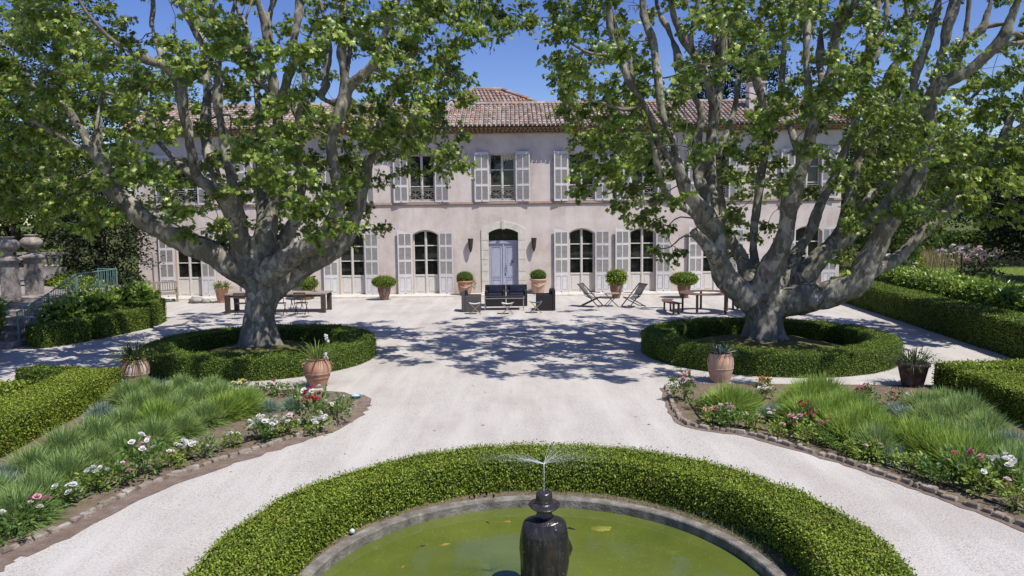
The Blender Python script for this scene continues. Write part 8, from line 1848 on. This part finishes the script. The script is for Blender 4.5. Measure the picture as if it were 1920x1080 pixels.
for q in ROSES: rose(q[0], q[1], q[2] * (.9 if q[1][0] > 2 else .95), *q[3:])
t = thing('flower_clump', 'small clump of orange flowers at the foot of the right ring hedge', 'flowers', (5.13, 15.01, 0))
for _ in range(22):
    o = link('blossom', BLO['orange'], t, (rnd.gauss(0, .09), rnd.gauss(0, .07), rnd.uniform(.12, .22))); o.scale = (.7, .7, .7); o.rotation_euler = (rnd.gauss(.3, .3), rnd.gauss(0, .3), rnd.uniform(0, 6))
link('foliage', RB_M['g'][0], t).scale = (.7, .7, .55)

# thin stakes in the beds
for px, lab, h in [((-3, 12.47), 'thin dark stake beside the red and white rose', .42), ((3.29, 12.54), 'thin dark stake at the corner of the right bed', .42)]:
    b = MB(); b.tube([(0, 0, -.05), (.004, 0, h)], [.008, .007], 6); b.ball((.004, 0, h), .011, 6, 4)
    props(b.build('garden_stake', MT['blackmetal'], None, (px[0], px[1], .01)), lab, 'stake')
# drip hoses lying in the beds
b = MB(); pth = inner_edge(LBs, .42); b.tube([(p[0], p[1], .026 + .006 * math.sin(i * .7)) for i, p in enumerate(pth)], .010, 6)
props(b.build('drip_hose', MT['blackmetal'], smooth=True), 'dark watering hose lying between the left roses and lavender', 'hose')
b = MB(); pth = inner_edge(RBs, .34); b.tube([(p[0], p[1], .026 + .006 * math.sin(i * .7)) for i, p in enumerate(pth)], .010, 6)
props(b.build('drip_hose', MT['blackmetal'], smooth=True), 'dark watering hose lying between the right roses and lavender', 'hose')

# ------------------------------------------------------------------ meadow on the right
for i, (x, y, h) in enumerate([(22.1, 38.9, 1), (21.84, 37.96, 1.2), (22.44, 38.52, 1.1), (21.65, 36.75, 1.3), (22.55, 37.86, 1.2), (24.23, 39.99, 1.4), (23.46, 38.39, 1), (24.68, 39.93, 1.3), (24.35, 38.93, 1.2), (25.03, 39.53, 1.4), (23.27, 41.23, 1), (23.89, 41.14, 1.2), (22.84, 36.59, 1.5), (24.6, 38.23, 1.2)]):
    b = MB(); b.tube([(0, 0, -.1), (rnd.uniform(-.03, .03), 0, h * .8)], [.022, .02], 6)
    props(b.build('vine_stake', MT['stake'], None, (x, y, 0)), 'thin grey wooden stake standing in the sunny lawn behind the laurel hedge', 'stake', 'stakes in the lawn')
for i, (x, y, r, n, c, lab) in enumerate([(32.42, 58.68, 0.9, 20, 'white', 'pale flowering shrub in dry grass near the plane limb'), (34.06, 59.12, 1.1, 60, 'white', 'tall white flowering shrub below the distant hedge'), (29.95, 50.99, 0.8, 30, 'blush', 'blush flowering shrub in front of the white ones'), (30.6, 50.87, 0.9, 40, 'white', 'white flowering shrub in the middle of the meadow'), (27.23, 43.87, 0.8, 22, 'blush', 'pale pink shrub left of the spreading one'), (27.29, 43.01, 1.1, 45, 'blush', 'widest pale pink flowering shrub by the dark tree'), (18.27, 35.45, 1, 50, 'white', 'white flowers peeping over the laurel hedge')]):
    t = thing('flowering_shrub', lab, 'shrub', (x, y, 0))
    k = 420
    P = rng.normal(0, 1, (k, 3)) * [r * .5, r * .4, r * .32] + [0, 0, r * .6]; P[:, 2] = np.maximum(P[:, 2], .05)
    V, F = scatter(OVAL[0], OVAL[1], P, rand_unit(k), rand_unit(k) + [0, 0, .8], rng.uniform(.10, .22, k)); link('foliage', raw_mesh('foliage', V, F, MT['leaf_mid']), t)
    P = rng.normal(0, 1, (n, 3)) * [r * .55, r * .45, r * .28] + [0, 0, r * .95]; P[:, 2] = np.maximum(P[:, 2], .1)
    for q in P:
        o = link('flower', BLO[c], t, tuple(q)); s = rnd.uniform(2.6, 4.2); o.scale = (s, s, s); o.rotation_euler = (rnd.gauss(.5, .4), rnd.gauss(0, .4), rnd.uniform(0, 6))
# tall dry grass in the meadow, rough grass on the lawn
k = 9000
P = np.column_stack([rng.uniform(23, 42, k), rng.uniform(49, 58, k), np.zeros(k)])
V, F = scatter([(x * .035, y, z) for x, y, z in BLADE[0]], BLADE[1], P, rand_unit(k) * .25 + [0, 0, 1], rand_unit(k), rng.uniform(.5, 1.1, k))
props(link('meadow_grass', raw_mesh('meadow_grass', V, F, leaf_mat('dry_grass', (.22, .19, .07), (.38, .32, .16), (.55, .46, .27), .3, .7, .1, .3))), kind='stuff')
k = 26000
P = np.column_stack([rng.uniform(15.8, 36, k), rng.uniform(26, 50, k), np.zeros(k)])
V, F = scatter([(x * .06, y, z) for x, y, z in BLADE[0]], BLADE[1], P, rand_unit(k) * .6 + [0, 0, 1], rand_unit(k), rng.uniform(.06, .18, k))
props(link('lawn_grass', raw_mesh('lawn_grass', V, F, MT['grass_tuft'])), kind='stuff')
b = MB(); b.tube([(0, 0, -.1), (.02, 0, .9), (-.02, 0, 1.7)], [.06, .05, .05], 7)
props(b.build('fence_post', MT['darkbark'], None, (20.45, 33.87, 0)), 'single dark post standing in the shadow on the lawn', 'post')
V, F = ellipsoid((0, 0, 0), (1.5, .8, .55), 16, 8, .4, 9)
props(link('dark_bush', topiary_mesh('dark_bush', (0, 0, .4), (1.3, .8, .55), MT['leaf_dark'], 160, .18, .35, 9, OVAL, .12, 1.0), None, (19.66, 31.38, 0)), 'low dark bush in the shadow on the lawn', 'bush')

# weeds along the pool verge
k = 1500
a = np.concatenate([rng.normal(.35, .75, k), rng.uniform(0, 2 * PI, 500)]); r = PR + rng.uniform(.17, .34, len(a))
P = np.column_stack([PC[0] + r * np.cos(a), PC[1] + r * np.sin(a), np.full(len(a), .01)])
V, F = scatter([(x * .05, y, z) for x, y, z in BLADE[0]], BLADE[1], P, rand_unit(len(P)) * .8 + [0, 0, .8], rand_unit(len(P)), rng.uniform(.04, .13, len(P)))
props(link('verge_weeds', raw_mesh('verge_weeds', V, F, MT['grass_tuft'])), kind='stuff')
# fallen leaves and grit blown over the gravel
k = 240
P = np.column_stack([rng.uniform(-8, 10, k), rng.uniform(9.5, 31, k), np.full(k, .006)])
V, F = scatter(PLANE[0], PLANE[1], P, rand_unit(k) * [1, 1, .08], np.array([0, 0, 1]) + rand_unit(k) * .25, rng.uniform(.025, .065, k))
props(link('fallen_leaves', raw_mesh('fallen_leaves', V, F, leaf_mat('dry_leaf', (.18, .13, .08), (.30, .24, .15), (.42, .36, .22), .1, .7, .1, 1))), kind='stuff')
